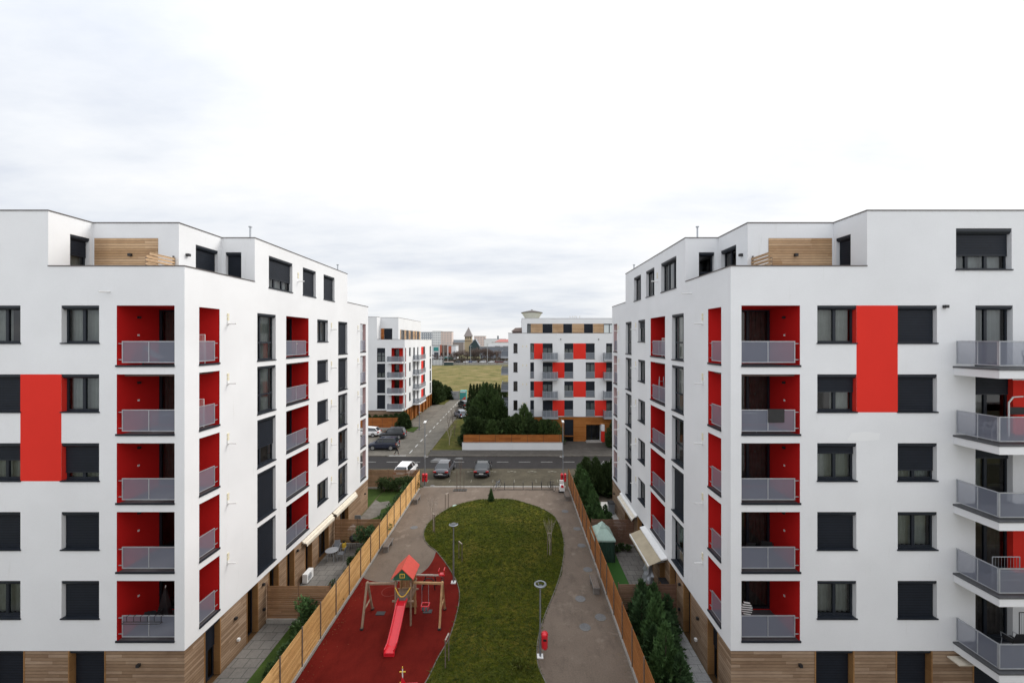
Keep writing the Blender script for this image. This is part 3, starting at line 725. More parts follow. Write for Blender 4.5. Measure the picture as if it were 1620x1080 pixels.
# ------------------------------------------------------------------ far left block
def far_left():
    X, Y = -20.5, 75.4; sg = -1
    B = thing('apartment_building', 'white block behind the parked cars with orange timber columns along the side street', 'apartment building', (X, Y, 0), 'white apartment buildings with red accents')
    FF = Fr((X, Y), (-1, 0), (0, -1)); FS = Fr((X, Y), (0, 1), (1, 0)); k_ = .116
    UM = 16.0; VM = 24.0
    fh, sh, W = [], [], []
    us = lambda x: (640.6 - x) * k_
    for r in range(4):
        zt = 14.31 - 2.87 * r
        fh += [(us(609.7), us(596.8), zt - 2.5, zt, .2), (us(638), us(619.5), zt - 2.5, zt, 0)]
        W += [(FF, us(609.7), us(596.8), zt - 2.5, zt, [.3, .65, 1, 1][r], 'w', (.5,), .42)]
        for s0, s1, z0 in ((3.1, 4.3, zt - 1.55), (6.3, 7.6, zt - 2.45), (9.5, 10.6, zt - 2.45), (14.9, 16.8, zt - 2.5), (21.7, 23.2, zt - 2.5)):
            sh += [(s0, s1, z0, zt, .2)]; W += [(FS, s0, s1, z0, zt, (0, .4, 1)[(r + int(s0)) % 3] if s0 > 14 else 0, 'c', (.5,), None)]
        sh += [(.35, .95, zt - 2.5, zt, 0)]
    w = MB()
    FF.wall(w, (0, UM), (2.87, 15.87), fh, 'white'); FS.wall(w, (0, VM), (2.87, 15.87), sh, 'white'); FF.wall(w, (5.1, UM), (15.87, 20.0), [], 'white')
    FU = Fr((X, Y + 2.2), (-1, 0), (0, -1)); wd = (us(615) - .1 + 0, us(603) + .3, 15.3, 17.95, .15)
    FU.wall(w, (1.8, 5.1), (15.2, 20.0), [(2.95, 4.5, 15.3, 17.95, .15)], 'white')
    FV = Fr((X - 5.1, Y), (0, 1), (1, 0)); FV.wall(w, (0, 2.2), (15.2, 20.0), [], 'white')
    FW = Fr((X - 1.8, Y), (0, 1), (1, 0)); so = [(3.9, 6.3), (7.6, 9.5), (11.0, 13.0), (14.6, 15.4), (16.6, 18.6)]
    FW.wall(w, (2.2, 20.6), (15.2, 20.0), [(a, b, 15.3, 17.75, .15) for a, b in so], 'white')
    Fb = Fr((X, Y + VM), (-1, 0), (0, 1)); Fb.wall(w, (0, UM), (0, 15.87), [], 'white'); Fr((X, Y + 20.6), (-1, 0), (0, 1)).wall(w, (1.8, UM), (15.2, 20), [], 'white')
    Fe = Fr((X - UM, Y), (0, 1), (-1, 0)); Fe.wall(w, (0, VM), (0, 15.87), [], 'white'); Fe.wall(w, (0, 20.6), (15.87, 20), [], 'white')
    w.poly([(X, Y, 2.87), (X - UM, Y, 2.87), (X - UM, Y + VM, 2.87), (X, Y + VM, 2.87)], 'white')
    w.build('wall', B)
    r = MB(); r.poly([(X, Y, 15.2), (X - UM, Y, 15.2), (X - UM, Y + VM, 15.2), (X, Y + VM, 15.2)], 'roof'); r.poly([(X - 1.8, Y + 2.2, 19.9), (X - UM, Y + 2.2, 19.9), (X - UM, Y + 20.6, 19.9), (X - 1.8, Y + 20.6, 19.9)], 'roof'); r.poly([(X - 5.1, Y, 19.9), (X - UM, Y, 19.9), (X - UM, Y + 2.2, 19.9), (X - 5.1, Y + 2.2, 19.9)], 'roof'); r.build('roof', B)
    c = MB()
    for (u0, v0, u1, v1, z) in ((-.03, -.03, 5.1, .25, 15.87), (-.03, .25, .25, VM, 15.87), (5.07, -.03, UM, .25, 20), (5.07, .25, 5.35, 2.17, 20), (1.77, 2.17, 5.35, 2.45, 20), (1.77, 2.45, 2.05, 20.6, 20)): c.box(X - u1, Y + v0, z + .002, X - u0, Y + v1, z + .05, 'coping')
    c.build('coping', B)
    q = MB(); q.box(X - UM + .3, Y + 3.2, .2, X - 2.6, Y + VM - .4, 15.1, 'room'); q.build('inner_wall', B)
    for a in W: window(a[0], B, a[1], a[2], a[3], a[4], rd=.1, sh=a[5], cur=a[6], leaves=a[7], transom=a[8])
    window(FU, B, 2.95, 4.5, 15.3, 17.95, rd=.06, sh=1, cur=0)
    for a, b in so: window(FW, B, a, b, 15.3, 17.75, rd=.06, cur='b', sh=0, box=False)
    m = MB(); FU.box(m, 4.5, 5.08, -.02, .0, 15.3, 17.95, 'orfence'); m.build('terrace_cladding', B)
    for a, b in zip([3.3] + [s[1] for s in so], [s[0] for s in so] + [20.0]): m = MB(); FW.box(m, a + .01, b - .01, -.03, -.002, 15.3, 17.75, 'terr'); m.build('terrace_cladding', B)
    for (a, b) in ((us(636.5), us(619)),):
        for r_ in range(4):
            zt = 14.31 - 2.87 * r_; z0 = zt - 2.5
            m = MB(); F2 = Fr((X, Y + 1.3), (-1, 0), (0, -1)); s0, s1 = us(638), us(619.5)
            F2.wall(m, (0, s1), (z0, zt), [(1.35, 2.3, z0 + .02, zt - .2, .1, 'dark')], 'red')
            for u in (s0, s1): m.poly([(X - u, Y, z0), (X - u, Y + 1.3, z0), (X - u, Y + 1.3, zt), (X - u, Y, zt)], 'red')
            m.poly([(X, Y, zt), (X - s1, Y, zt), (X - s1, Y + 1.3, zt), (X, Y + 1.3, zt)], 'red'); m.poly([(X, Y, z0), (X - s1, Y, z0), (X - s1, Y + 1.3, z0), (X, Y + 1.3, z0)], 'floor_t')
            L = m.build('loggia', B); window(F2, L, 1.35, 2.3, z0 + .02, zt - .2, rd=.03, cur=0, box=False, sill=False, leaves=(), name='balcony_door')
            m = MB(); FF.box(m, .15, 3.05, -1.0, -.001, z0 - .3, z0 - .02, 'white'); Lb = m.build('balcony', B)
            railing(FF, Lb, .25, 2.95, -.95, z0 + .02, z0 + 1.0, key='perf2', mid=[.9]); railing(Fr((X - .25, Y), (0, -1), (1, 0)), Lb, .02, .93, 0, z0 + .02, z0 + 1.0, key='perf2'); railing(Fr((X - 2.95, Y), (0, -1), (-1, 0)), Lb, .02, .93, 0, z0 + .02, z0 + 1.0, key='perf2')
            m = MB(); FS.box(m, 5.9, 12.0, -1.3, -.001, z0 - .25, z0 - .02, 'white'); Lb = m.build('balcony', B)
            railing(FS, Lb, 6.0, 11.9, -1.25, z0 + .02, z0 + 1.0, key='perf2', mid=[8, 10]); railing(Fr((X, Y + 6.0), (1, 0), (0, -1)), Lb, .02, 1.23, 0, z0 + .02, z0 + 1.0, key='perf2')
            m = MB(); FS.box(m, 13.0, 14.88, -.02, -.002, zt - 2.5 if r_ < 3 else zt - 2.5, zt + (.37 if r_ else 0), 'red'); m.build('red_panel', B)
            m = MB(); FS.box(m, 13.8, 16.9, -.12, -.022, z0 - .3, z0 - .1, 'white'); m.build('ledge', B)
    m = MB(); G_ = Fr((X - .1, Y + .1), (-1, 0), (0, -1)); G_.wall(m, (0, UM - .2), (0, 2.87), [(9, 12, 0, 2.3, .3)], 'clad')
    G2 = Fr((X - .35, Y), (0, 1), (1, 0)); op = [(1.2, 3.0), (4.6, 6.6), (8.2, 9.8), (11.4, 13.0), (15.2, 17.0), (18.6, 20.2), (21.6, 23.0)]
    G2.wall(m, (.1, VM), (0, 2.87), [(a, b, .05, 2.6, .25, 'clad_o') for a, b in op], 'clad_o')
    for v in [.12] + [a - .35 for a, b in op[1:]] + [VM - .4]: FS.box(m, v, v + .35, -.02, .33, 0, 2.86, 'clad_o')
    m.build('ground_floor_cladding', B)
    for a, b in op: window(G2, B, a, b, .05, 2.6, rd=.12, cur=0, box=False, sill=False, name='shop_door')
far_left()

# ------------------------------------------------------------------ far right block
def far_right():
    X, Y = -1.27, 63.6; k_ = F0 and 63.6 / F0
    B = thing('apartment_building', 'white block across the road with red and white chequered front and orange timber base', 'apartment building', (X, Y, 0), 'white apartment buildings with red accents')
    FF = Fr((X, Y), (1, 0), (0, -1)); FS = Fr((X, Y), (0, 1), (-1, 0))
    u = lambda x: (x - 804) * k_; z = lambda y: H - (y - VY) * k_
    UM = 26.0; VM = 17.0
    fh, W, panels, balc = [], [], [], []
    for r in range(4):
        t = z(543 + 30 * r); bt = z(567.8 + 30 * r)
        cols = [(812.3, 818.7, z(558.3 + 30 * r), 0, 'b', ()), (838.9, 844.8, bt, [0, 1, .6, 1][r], 'c', ()), (858.6, 874.2, bt, [.25, .2, .15, .55][r], 'w', (.5,)), (892.8, 906.9, bt, [.3, .8, .2, 1][r], 'c', (.5,)),
                (926.7, 940.9, bt, [1, .05, 1, .1][r], 'w', (.5,)), (958.9, 973.6, bt, [.1, .3, .8, .1][r], 'c', (.55,)), (994, 1008, bt, 1, 0, (.5,)), (1028, 1042, bt, 0, 'c', (.5,))]
        for x0, x1, zb, s, c, lv in cols:
            fh.append((u(x0), u(x1), zb, t, .2)); W.append((FF, u(x0), u(x1), zb, t, s, c, lv))
        for x0, x1 in ((844.8, 858.6), (906.9, 926.7)) if r % 2 == 0 else ((874.2, 892.8), (940.9, 958.9)): panels.append((u(x0), u(x1), bt, t))
        balc += [(u(857.5), u(882), bt), (u(953.5), u(978), bt)]
    gz = z(659)
    w = MB(); FF.wall(w, (0, UM), (gz, z(527)), fh, 'white')
    sh_ = []
    for r in range(4):
        t = z(543 + 30 * r)
        for s0, s1 in ((4.0, 5.4), (11.5, 13.5)): sh_.append((s0, s1, t - 2.4, t, .2)); W.append((FS, s0, s1, t - 2.4, t, .3, 'c', (.5,)))
    FS.wall(w, (0, VM), (gz, z(527)), sh_, 'white')
    Fr((X, Y + VM), (1, 0), (0, 1)).wall(w, (0, UM), (0, z(527)), [], 'white'); Fr((X + UM, Y), (0, 1), (1, 0)).wall(w, (0, VM), (0, z(527)), [], 'white')
    Yu = Y + 2.0; ku = Yu / F0; uu = lambda x: PX(x, Yu) - X; zu = lambda y: H - (y - VY) * ku
    FU = Fr((X, Yu), (1, 0), (0, -1)); x9 = lambda q: 800 + q / 9
    opn = [(305, 357), (525, 665), (820, 945), (1115, 1243), (1395, 1560), (1700, 1830)]
    hol = [(uu(x9(a)), uu(x9(b)), 16.2, zu(512), .2) for a, b in opn]
    FU.wall(w, (uu(826), UM), (16.0, zu(503.6)), hol, 'white'); Fr((X + uu(826), Yu), (0, 1), (-1, 0)).wall(w, (0, 13), (16.0, zu(503.6)), [], 'white')
    w.poly([(X, Y, gz), (X + UM, Y, gz), (X + UM, Y + VM, gz), (X, Y + VM, gz)], 'white')
    w.build('wall', B)
    r = MB(); r.poly([(X, Y, 16.0), (X + UM, Y, 16.0), (X + UM, Y + VM, 16.0), (X, Y + VM, 16.0)], 'roof'); r.poly([(X + uu(826), Yu, 19), (X + UM, Yu, 19), (X + UM, Yu + 13, 19), (X + uu(826), Yu + 13, 19)], 'roof'); r.build('roof', B)
    c = MB(); zt = z(527); c.box(X - .03, Y - .03, zt + .002, X + UM, Y + .27, zt + .05, 'coping'); c.box(X - .03, Y + .27, zt + .002, X + .27, Y + VM, zt + .05, 'coping')
    zt = zu(503.6); c.box(X + uu(826) - .03, Yu - .03, zt + .002, X + UM, Yu + .27, zt + .05, 'rail'); c.box(X + uu(826) - .03, Yu + .27, zt + .002, X + uu(826) + .27, Yu + 13, zt + .05, 'rail'); c.build('coping', B)
    for (a, b) in zip([357, 665, 945, 1243, 1560], [525, 820, 1115, 1395, 1700]): m = MB(); FU.box(m, uu(x9(a)) + .01, uu(x9(b)) - .01, -.04, -.002, 16.2, zu(512), 'terr'); m.build('terrace_cladding', B)
    q = MB(); q.box(X + 2.5, Y + 3, .2, X + UM - .4, Y + VM - .4, 15.9, 'room'); q.build('inner_wall', B)
    for a in W: window(a[0], B, a[1], a[2], a[3], a[4], rd=.1, sh=a[5], cur=a[6], leaves=a[7])
    for i, h in enumerate(hol): window(FU, B, h[0], h[1], h[2], h[3], rd=.1, sh=[0, 1, 1, .75, 0, 1][i], cur='w' if i in (0, 3) else 0, leaves=(.5,) if i else ())
    for a, b, z0, z1 in panels:
        m = MB(); FF.box(m, a + .003, b - .003, -.01, .003, z0, z1, 'red'); m.build('red_panel', B)
    for a, b, z0 in balc:
        m = MB(); FF.box(m, a, b, -1.1, -.002, z0 - .28, z0 - .03, 'rail'); Lb = m.build('balcony', B)
        railing(FF, Lb, a + .05, b - .05, -1.05, z0 - .02, z0 + 1.0, key='perf2', mid=[a + .6, (a + b) / 2, b - .6]); railing(Fr(FF.p(a + .05, 0, 0)[:2], (0, -1), (-1, 0)), Lb, .02, 1.03, 0, z0 - .02, z0 + 1.0, key='perf2'); railing(Fr(FF.p(b - .05, 0, 0)[:2], (0, -1), (1, 0)), Lb, .02, 1.03, 0, z0 - .02, z0 + 1.0, key='perf2')
    # French balconies: perforated sheets across the lower part of the long windows
    for a in W:
        if a[0] is FF and a[4] - a[3] > 2 and not (u(858) < a[1] < u(860)) and not (u(958) < a[1] < u(960)): railing(FF, B, a[1] + .03, a[2] - .03, -.06, a[3] + .05, a[3] + 1.0, key='perf2', name='window_railing')
    for s0 in (8.6, 13.4):
        for r_ in range(4):
            z0 = z(567.8 + 30 * r_)
            m = MB(); FS.box(m, s0, s0 + 3.0, -1.45, -.002, z0 - .28, z0 - .03, 'rail'); Lb = m.build('balcony', B)
            railing(FS, Lb, s0 + .05, s0 + 2.95, -1.4, z0, z0 + 1.0, key='perf2', mid=[s0 + 1.5]); railing(Fr((X, Y + s0 + .05), (-1, 0), (0, -1)), Lb, .02, 1.38, 0, z0, z0 + 1.0, key='perf2')
    # timber base with door and entrance
    m = MB(); F3 = Fr((X + .05, Y + .08), (1, 0), (0, -1)); e0, e1 = u(927), u(950); w0, w1 = u(892), u(906.8)
    F3.wall(m, (0, UM), (0, gz), [(e0, e1, .0, z(671.7), .9, 'white'), (w0, w1, z(688), z(663.5), .2, 'clad_o'), (w0, w1, z(699), z(690.5), .2, 'clad_o'), (u(850), u(866), 1.0, 3.2, .2, 'clad_o')], 'clad_o')
    Fr((X + .05, Y + .08), (0, 1), (-1, 0)).wall(m, (0, VM), (0, gz), [], 'white'); m.build('ground_floor_cladding', B)
    window(F3, B, w0, w1, z(688), z(663.5), rd=.1, sh=.9, cur=0, name='window'); window(F3, B, w0, w1, z(699), z(690.5), rd=.1, cur=0, box=False, leaves=()); window(F3, B, u(850), u(866), 1.0, 3.2, rd=.1, sh=.5, cur='w')
    window(F3, B, e0, u(946), .0, z(671.7), rd=.6, cur=0, box=False, sill=False, leaves=(.5,), name='entrance_door')
    m = MB(); F3.box(m, e1, e1 + .5, -.5, -.002, 0, z(690) + .9, 'red'); F3.box(m, e1, e1 + .5, -.5, -.002, z(690) + .902, z(671), 'white'); m.build('entrance_pier', B)
    m = MB(); F3.box(m, e0 - .1, e1 - .01, -1.0, .58, .122, .2, 'conc'); m.build('doorstep', B)
    for px, dz in ((887, 0), (947, 0)):
        m = MB(); FF.box(m, u(px) - .06, u(px) + .06, -.15, -.002, z(536.5) - .08, z(536.5) + .08, 'dark'); m.build('wall_lamp', B)
    for r_ in range(4):
        for px in (827, 833):
            m = MB(); FF.box(m, u(px) - .06, u(px) + .06, -.05, -.002, z(547.5 + 30 * r_) - .14, z(547.5 + 30 * r_) + .14, 'cream'); m.build('wall_vent', B)
    m = MB()
    for px in (902, 906, 909, 912, 917): m.tube((PX(px, 70), 70, 19.0), (PX(px, 70), 70, PZ(499.6 + (px % 3) * .5, 70)), .07, 'whitep'); m.bar((PX(px - 1.2, 70), 70, PZ(500.5, 70)), (PX(px + 1.2, 70), 70, PZ(500.5, 70)), .12, 'whitep')
    m.build('roof_antenna', B)
far_right()
# ------------------------------------------------------------------ ground, paths, roads
def sheet(name, polys, z, key, origin=(0, 0, 0)):
    m = MB()
    for p in polys: m.poly([(x, y, z) for x, y in p], key, (0, 0, 1))
    return struct(m.build(name))
def rect(x0, y0, x1, y1): return [(x0, y0), (x1, y0), (x1, y1), (x0, y1)]
sheet('ground', [rect(-1500, -60, 1500, 3000)], -.06, 'ground')
sheet('field', [[(-170, 111), (170, 111), (230, 251), (-230, 251)]], -.03, 'field')
sheet('main_road', [rect(-120, 50.5, 120, 55.7)], -.012, 'road')
sheet('parking_bay', [rect(-60, 44.25, 60, 50.496)], .0, 'park')
sheet('courtyard_path', [rect(-10.2, 1.0, 5.5, 44.1)], .0, 'path')
sheet('side_street', [rect(-17.5, 55.704, -12.3, 110.9)], -.004, 'street')
sheet('side_parking', [rect(-60, 56.0, -17.504, 71.6)], -.008, 'street')
sheet('side_walk', [rect(-20.4, 74.5, -17.55, 106)], .05, 'street')
sheet('far_yard', [rect(-300, 275.2, 300, 345)], -.03, 'walk')
def slab(name, x0, y0, x1, y1, z0, z1, key):
    m = MB(); m.box(x0, y0, z0, x1, y1, z1, key); return struct(m.build(name))
slab('pavement', -12.1, 55.85, 60, 58.58, -.02, .11, 'walk')
slab('kerb', -12.2, 55.7, 60, 55.845, -.02, .125, 'edge')
slab('entrance_plaza', 6.72, 58.6, 24.0, 63.58, -.02, .118, 'walk')
slab('bay_kerb', -10.0, 44.105, 5.3, 44.245, -.03, .035, 'conc')
slab('street_kerb', -12.3, 58.6, -12.15, 100, -.02, .09, 'edge')
slab('street_kerb', -60, 55.72, -17.6, 55.86, -.02, .10, 'edge')
slab('street_kerb', -17.53, 72.0, -17.4, 104, -.02, .09, 'edge')
sheet('verge', [[(-12.15, 58.6), (-7.7, 58.6), (-7.7, 82), (-9.6, 84), (-12.15, 80)]], .05, 'verge')
sheet('verge', [[(-20.4, 71.9), (-17.6, 70.2), (-17.6, 74.2), (-20.4, 74.4)]], .06, 'turf')
sheet('verge', [rect(-17.3 - 4.2, 100, -17.6, 110)], .055, 'verge')
sheet('garden_ground', [rect(-7.6, 58.9, 6.6, 80), rect(-60, 72.3, -20.6, 75.3)], .03, 'soil')
# markings
mk = MB()
for i in range(-14, 14):
    x0 = PX(716.2, 53.3) + i * 2.86; mk.poly([(x0, 53.2, -.008), (x0 + 1.5, 53.2, -.008), (x0 + 1.5, 53.34, -.008), (x0, 53.34, -.008)], 'line2', (0, 0, 1))
for i in range(16):
    y = 57.4 + i * 3.25; mk.poly([(-15.0, y, 0), (-14.86, y, 0), (-14.86, y + 1.6, 0), (-15.0, y + 1.6, 0)], 'line', (0, 0, 1))
mk.poly([(-17.4, 56.05, 0), (-15.1, 56.05, 0), (-15.1, 56.25, 0), (-17.4, 56.25, 0)], 'line', (0, 0, 1))
struct(mk.build('road_marking'))
mk = MB()
mk.poly([(-9.3, 44.30, .004), (5.3, 44.30, .004), (5.3, 44.40, .004), (-9.3, 44.40, .004)], 'line', (0, 0, 1))
for i in range(9):                                   # worn marks in the bays
    x = -9.9 + i * 2.42
    mk.poly([(x - .03, 45.6, .004), (x + .03, 45.6, .004), (x + .03, 46.5, .004), (x - .03, 46.5, .004)], 'linef', (0, 0, 1))
for i in range(6):
    x = PX(702 + 0, 49.5) + (i + .4) * 2.42
    for j, (a, b) in enumerate(((-.55, -.25), (-.2, .15), (.2, .5))): mk.poly([(x + a, 49.2 + .2 * (j % 2), .005), (x + b, 49.2 + .2 * (j % 2), .005), (x + b, 49.42 + .2 * (j % 2), .005), (x + a, 49.42 + .2 * (j % 2), .005)], 'linef', (0, 0, 1))
struct(mk.build('bay_marking'))
sheet('asphalt_patch', [[(PX(682, 54.4), 53.7), (PX(712, 54), 53.55), (PX(708, 55), 54.9), (PX(689, 55), 55.0)], [(PX(719, 55), 54.6), (PX(733, 55), 54.5), (PX(731, 55), 55.3), (PX(722, 55), 55.2)]], -.008, 'patch')

# lawn mound in the courtyard
LP = [(793, 788.6), (770, 789.6), (749, 792), (717.5, 800), (695.4, 812.4), (678, 826.6), (670.8, 840.8), (671.8, 853.4), (679, 863), (689, 870.7), (703.3, 888), (717.5, 910), (725.4, 929), (726.6, 948), (722, 973), (711, 1007.7), (692, 1042), (673, 1079.5)]
RP = [(794, 788.6), (813, 790.4), (846.7, 800), (873, 813), (885, 830), (891.7, 853.3), (892.2, 870), (891.7, 880), (886.7, 906.7), (876.7, 936.7), (863, 970), (853.5, 1000), (849.5, 1026.7), (851.7, 1053), (863, 1079)]
LW = [G(*p) for p in LP] + [(-4.9, 17), (-5.1, 15), (-4.6, 12.4), (-3, 10.4), (-1, 9.4)]
RW = [G(*p) for p in RP] + [(1.9, 17), (2.3, 15), (1.9, 12.4), (.8, 10.4), (-.9, 9.4)]
def spline(pts, n=8):
    out = []
    P_ = [pts[0]] + pts + [pts[-1]]
    for i in range(1, len(P_) - 2):
        for j in range(n):
            t = j / n; a, b, c, d = (np.array(P_[i + k]) for k in (-1, 0, 1, 2))
            out.append(tuple(.5 * ((2 * b) + (c - a) * t + (2 * a - 5 * b + 4 * c - d) * t * t + (3 * b - a - 3 * c + d) * t ** 3)))
    out.append(pts[-1]); return out
LS = spline(LW); RS = spline(RW)
lY = np.array([p[1] for p in LS][::-1]); lX = np.array([p[0] for p in LS][::-1]); rY = np.array([p[1] for p in RS][::-1]); rX = np.array([p[0] for p in RS][::-1])
top = min(lY.max(), rY.max()); bot = max(lY.min(), rY.min())
def lawn_edges(y): return float(np.interp(y, lY, lX)), float(np.interp(y, rY, rX))
def lawn_h(x, y):
    a, b = lawn_edges(y); e = min(x - a, b - x, (top - y) * .7, (y - bot) * .7)
    if e <= 0: return .02
    c = (a + b) / 2
    return .02 + .16 * (1 - math.exp(-(e / .5) ** 2)) + .42 * (1 - math.exp(-(e / 2.6) ** 2)) * (.55 + .45 * math.cos((y - 30) / 7)) + .015 * math.sin(x * 5 + math.sin(y * 3)) * min(1, e)
ys = np.concatenate([np.linspace(bot + .004, bot + 1.2, 14), np.linspace(bot + 1.3, top - 1.3, 150), top - 1.2 * np.linspace(1, .003, 26) ** 1.7])
NX = 64; vs, fs = [], []
for y in ys:
    a, b = lawn_edges(y)
    for i in range(NX + 1):
        t = i / NX; t = .5 - .5 * math.cos(math.pi * t); x = a + (b - a) * t; vs.append((x, y, lawn_h(x, y)))
for j in range(len(ys) - 1):
    for i in range(NX): k = j * (NX + 1) + i; fs.append((k, k + 1, k + NX + 2, k + NX + 1))
me = bpy.data.meshes.new('lawn'); me.from_pydata(vs, [], fs); me.materials.append(M['lawn']); me.polygons.foreach_set('use_smooth', [True] * len(fs))
lawn = bpy.data.objects.new('lawn', me); COL.objects.link(lawn); struct(lawn)
ed = MB(); loop = LS + RS[::-1]
for i in range(len(loop)):
    a = Vector((*loop[i], 0)); b = Vector((*loop[(i + 1) % len(loop)], 0))
    if (b - a).length < 1e-4: continue
    ed.bar(a + Vector((0, 0, .012)), b + Vector((0, 0, .012)), .05, 'edge', .05)
struct(ed.build('lawn_edging'))
# grass blades on the mound
def blades(name, npts, sampler, hmin, hmax, key, label):
    rs = np.random.RandomState(5); P3 = np.array(sampler(rs, npts)); n = len(P3)
    ang = rs.rand(n) * 2 * np.pi; h = hmin + (hmax - hmin) * rs.rand(n); w = .012 + .016 * rs.rand(n); lean = rs.randn(n, 2) * .9 * h[:, None]
    co = np.zeros((n, 3, 3)); dx = np.cos(ang) * w; dy = np.sin(ang) * w
    co[:, 0] = P3; co[:, 0, 0] -= dx; co[:, 0, 1] -= dy; co[:, 1] = P3; co[:, 1, 0] += dx; co[:, 1, 1] += dy
    co[:, 2] = P3; co[:, 2, 0] += lean[:, 0]; co[:, 2, 1] += lean[:, 1]; co[:, 2, 2] += h
    return raw_tris(name, co.reshape(-1, 3), n, key, label)
def raw_tris(name, co, n, key, label=None, parent=None):
    me = bpy.data.meshes.new(name); me.vertices.add(n * 3); me.vertices.foreach_set('co', np.ascontiguousarray(co, dtype=np.float32).ravel())
    me.loops.add(n * 3); me.loops.foreach_set('vertex_index', np.arange(n * 3, dtype=np.int32)); me.polygons.add(n)
    me.polygons.foreach_set('loop_start', np.arange(0, n * 3, 3, dtype=np.int32)); me.polygons.foreach_set('loop_total', np.full(n, 3, dtype=np.int32))
    me.materials.append(M[key]); me.update(calc_edges=True); me.validate()
    o = bpy.data.objects.new(name, me); COL.objects.link(o)
    if parent is not None: o.parent = parent
    if label: o['label'] = label; o['kind'] = 'stuff'
    return o
def lawn_sampler(rs, n):
    out = []
    while len(out) < n:
        y = 17.2 + (top - 17.2) * rs.rand() ** 1.25; a, b = lawn_edges(y); x = a + (b - a) * rs.rand()
        if rs.rand() < (b - a) / 11.5:
            for _ in range(7): px_, py_ = x + rs.randn() * .05, y + rs.randn() * .035; out.append((px_, py_, lawn_h(px_, py_) - .01))
    return out
blades('grass', 100000, lawn_sampler, .03, .10, 'blade', 'short olive grass on the courtyard mound')

# playground rubber
TC = spline([G(*p) for p in [(566, 905), (577.3, 914), (594.6, 919), (620, 919.5), (640, 917), (654, 913), (673, 900.6), (684.4, 885), (689.5, 870.5)]], 5)
TC = [(max(x, -10.2), y) for x, y in TC]
sheet('playground_surface', [[(-10.2, 4.0), (-2.6, 4.0), (-2.6, 27.0), (-3.2, TC[-1][1])] + TC[::-1]], .004, 'rubber')
ed = MB()
for a, b in zip(TC[:-1], TC[1:]): ed.bar((a[0], a[1], .004), (b[0], b[1], .004), .06, 'edge', .02)
struct(ed.build('playground_edging'))
# marks painted on the rubber
mk = MB(); mats_ = (-8.0, 23.6)
for j in range(20):
    t0 = 2 * math.pi * j / 20; t1 = 2 * math.pi * (j + 1) / 20; c = G(617, 935)
    mk.bar((c[0] + .5 * math.cos(t0), c[1] + .5 * math.sin(t0), .0065), (c[0] + .5 * math.cos(t1), c[1] + .5 * math.sin(t1), .0065), .05, 'rubl', .002)
struct(mk.build('ground_marking'))

# gardens
sheet('garden_lawn', [rect(-14.0 + 1.55, 8, -10.42, 22.9), rect(-13.9, 31.7, -10.42, 43.5)], .01, 'turf')
sheet('garden_paving', [rect(-13.99, 8, -12.45, 22.9)], .012, 'slab_d'); sheet('garden_paving', [rect(-13.99, 23.1, -11.7, 31.4)], .012, 'slab_d')
sheet('garden_soil', [rect(-11.7, 23.1, -10.42, 31.4)], .01, 'soil')
sheet('garden_paving', [[(-13.9, 34.6), (-13.1, 34.9), (-12.9, 36.2), (-12.3, 36.9), (-12.6, 38.3), (-11.9, 39.2), (-12.5, 40.3), (-13.3, 40.0), (-13.9, 40.6)]], .02, 'edge')
sheet('garden_soil', [rect(5.72, 6, 7.55, 22.9)], .01, 'soil'); sheet('garden_paving', [rect(7.555, 6, 9.03, 22.9)], .016, 'slab')
sheet('garden_lawn', [rect(5.72, 23.2, 7.3, 31.3)], .012, 'arti'); sheet('garden_paving', [rect(7.305, 23.2, 9.03, 31.3)], .014, 'slab_d')
sheet('garden_soil', [rect(5.72, 31.5, 9.03, 43.9), rect(9.03, 38.9, 24, 43.9)], .008, 'soil'); sheet('garden_paving', [rect(6.9, 34.8, 9.03, 40.1)], .014, 'slab_w')
sheet('garden_lawn', [rect(-30, 38.9, -14.02, 43.5)], .008, 'turf')
sheet('garden_paving', [rect(-30, 6, -14.02, 17.3)], .006, 'slab_d'); sheet('garden_paving', [rect(9.05, 6, 28, 17.3)], .006, 'slab_d')

# ------------------------------------------------------------------ fences
def fence(name, label, A, B_, key, postkey, pitch=1.85, zb=.16, zt=2.05, base=.16, bh=.16, side=1, group=None, cap=False, phase=0.0, board=.086, gap=.021, start=None):
    A = Vector((*A, 0)); B_ = Vector((*B_, 0)); L = (B_ - A).length; d = (B_ - A) / L; n = Vector((-d.y, d.x, 0))
    T = thing(name, label, 'fence', tuple(A), group)
    m = MB(); m.bar(A + Vector((0, 0, bh / 2)) , B_ + Vector((0, 0, bh / 2)), base, 'conc', bh); m.build('base_wall', T)
    ts = [0.0]; t = phase if phase > .2 else pitch
    while t < L - .3: ts.append(t); t += pitch
    ts.append(L)
    for i, t in enumerate(ts):
        p = A + d * t; m = MB(); m.bar(p + n * side * .035, p + n * side * .035 + Vector((0, 0, zt + .03)), .04, postkey, .045, up=tuple(n)); m.build('post', T)
    for a, b in zip(ts[:-1], ts[1:]):
        m = MB(); z = zb
        while z + board <= zt + .001:
            j = rnd.uniform(-.002, .002)
            p = A + d * (a + .02) + n * j; q = A + d * (b - .02) + n * j
            m.bar(p + Vector((0, 0, z + board / 2)), q + Vector((0, 0, z + board / 2)), .024, key, board); z += board + gap
        m.build('slat_panel', T)
    return T
fence('wooden_fence', 'long pale pine slat fence along the playground side of the courtyard', (-10.3, 8.6), (-10.3, 43.75), 'pine', 'stake', side=-1, zb=.17, board=.080, gap=.027)
fence('wooden_fence', 'long orange stained slat fence with leaning benches along the right path', (5.58, 8.6), (5.58, 44.0), 'oran', 'stake', side=1, zb=.17, zt=2.03, board=.086, gap=.021)
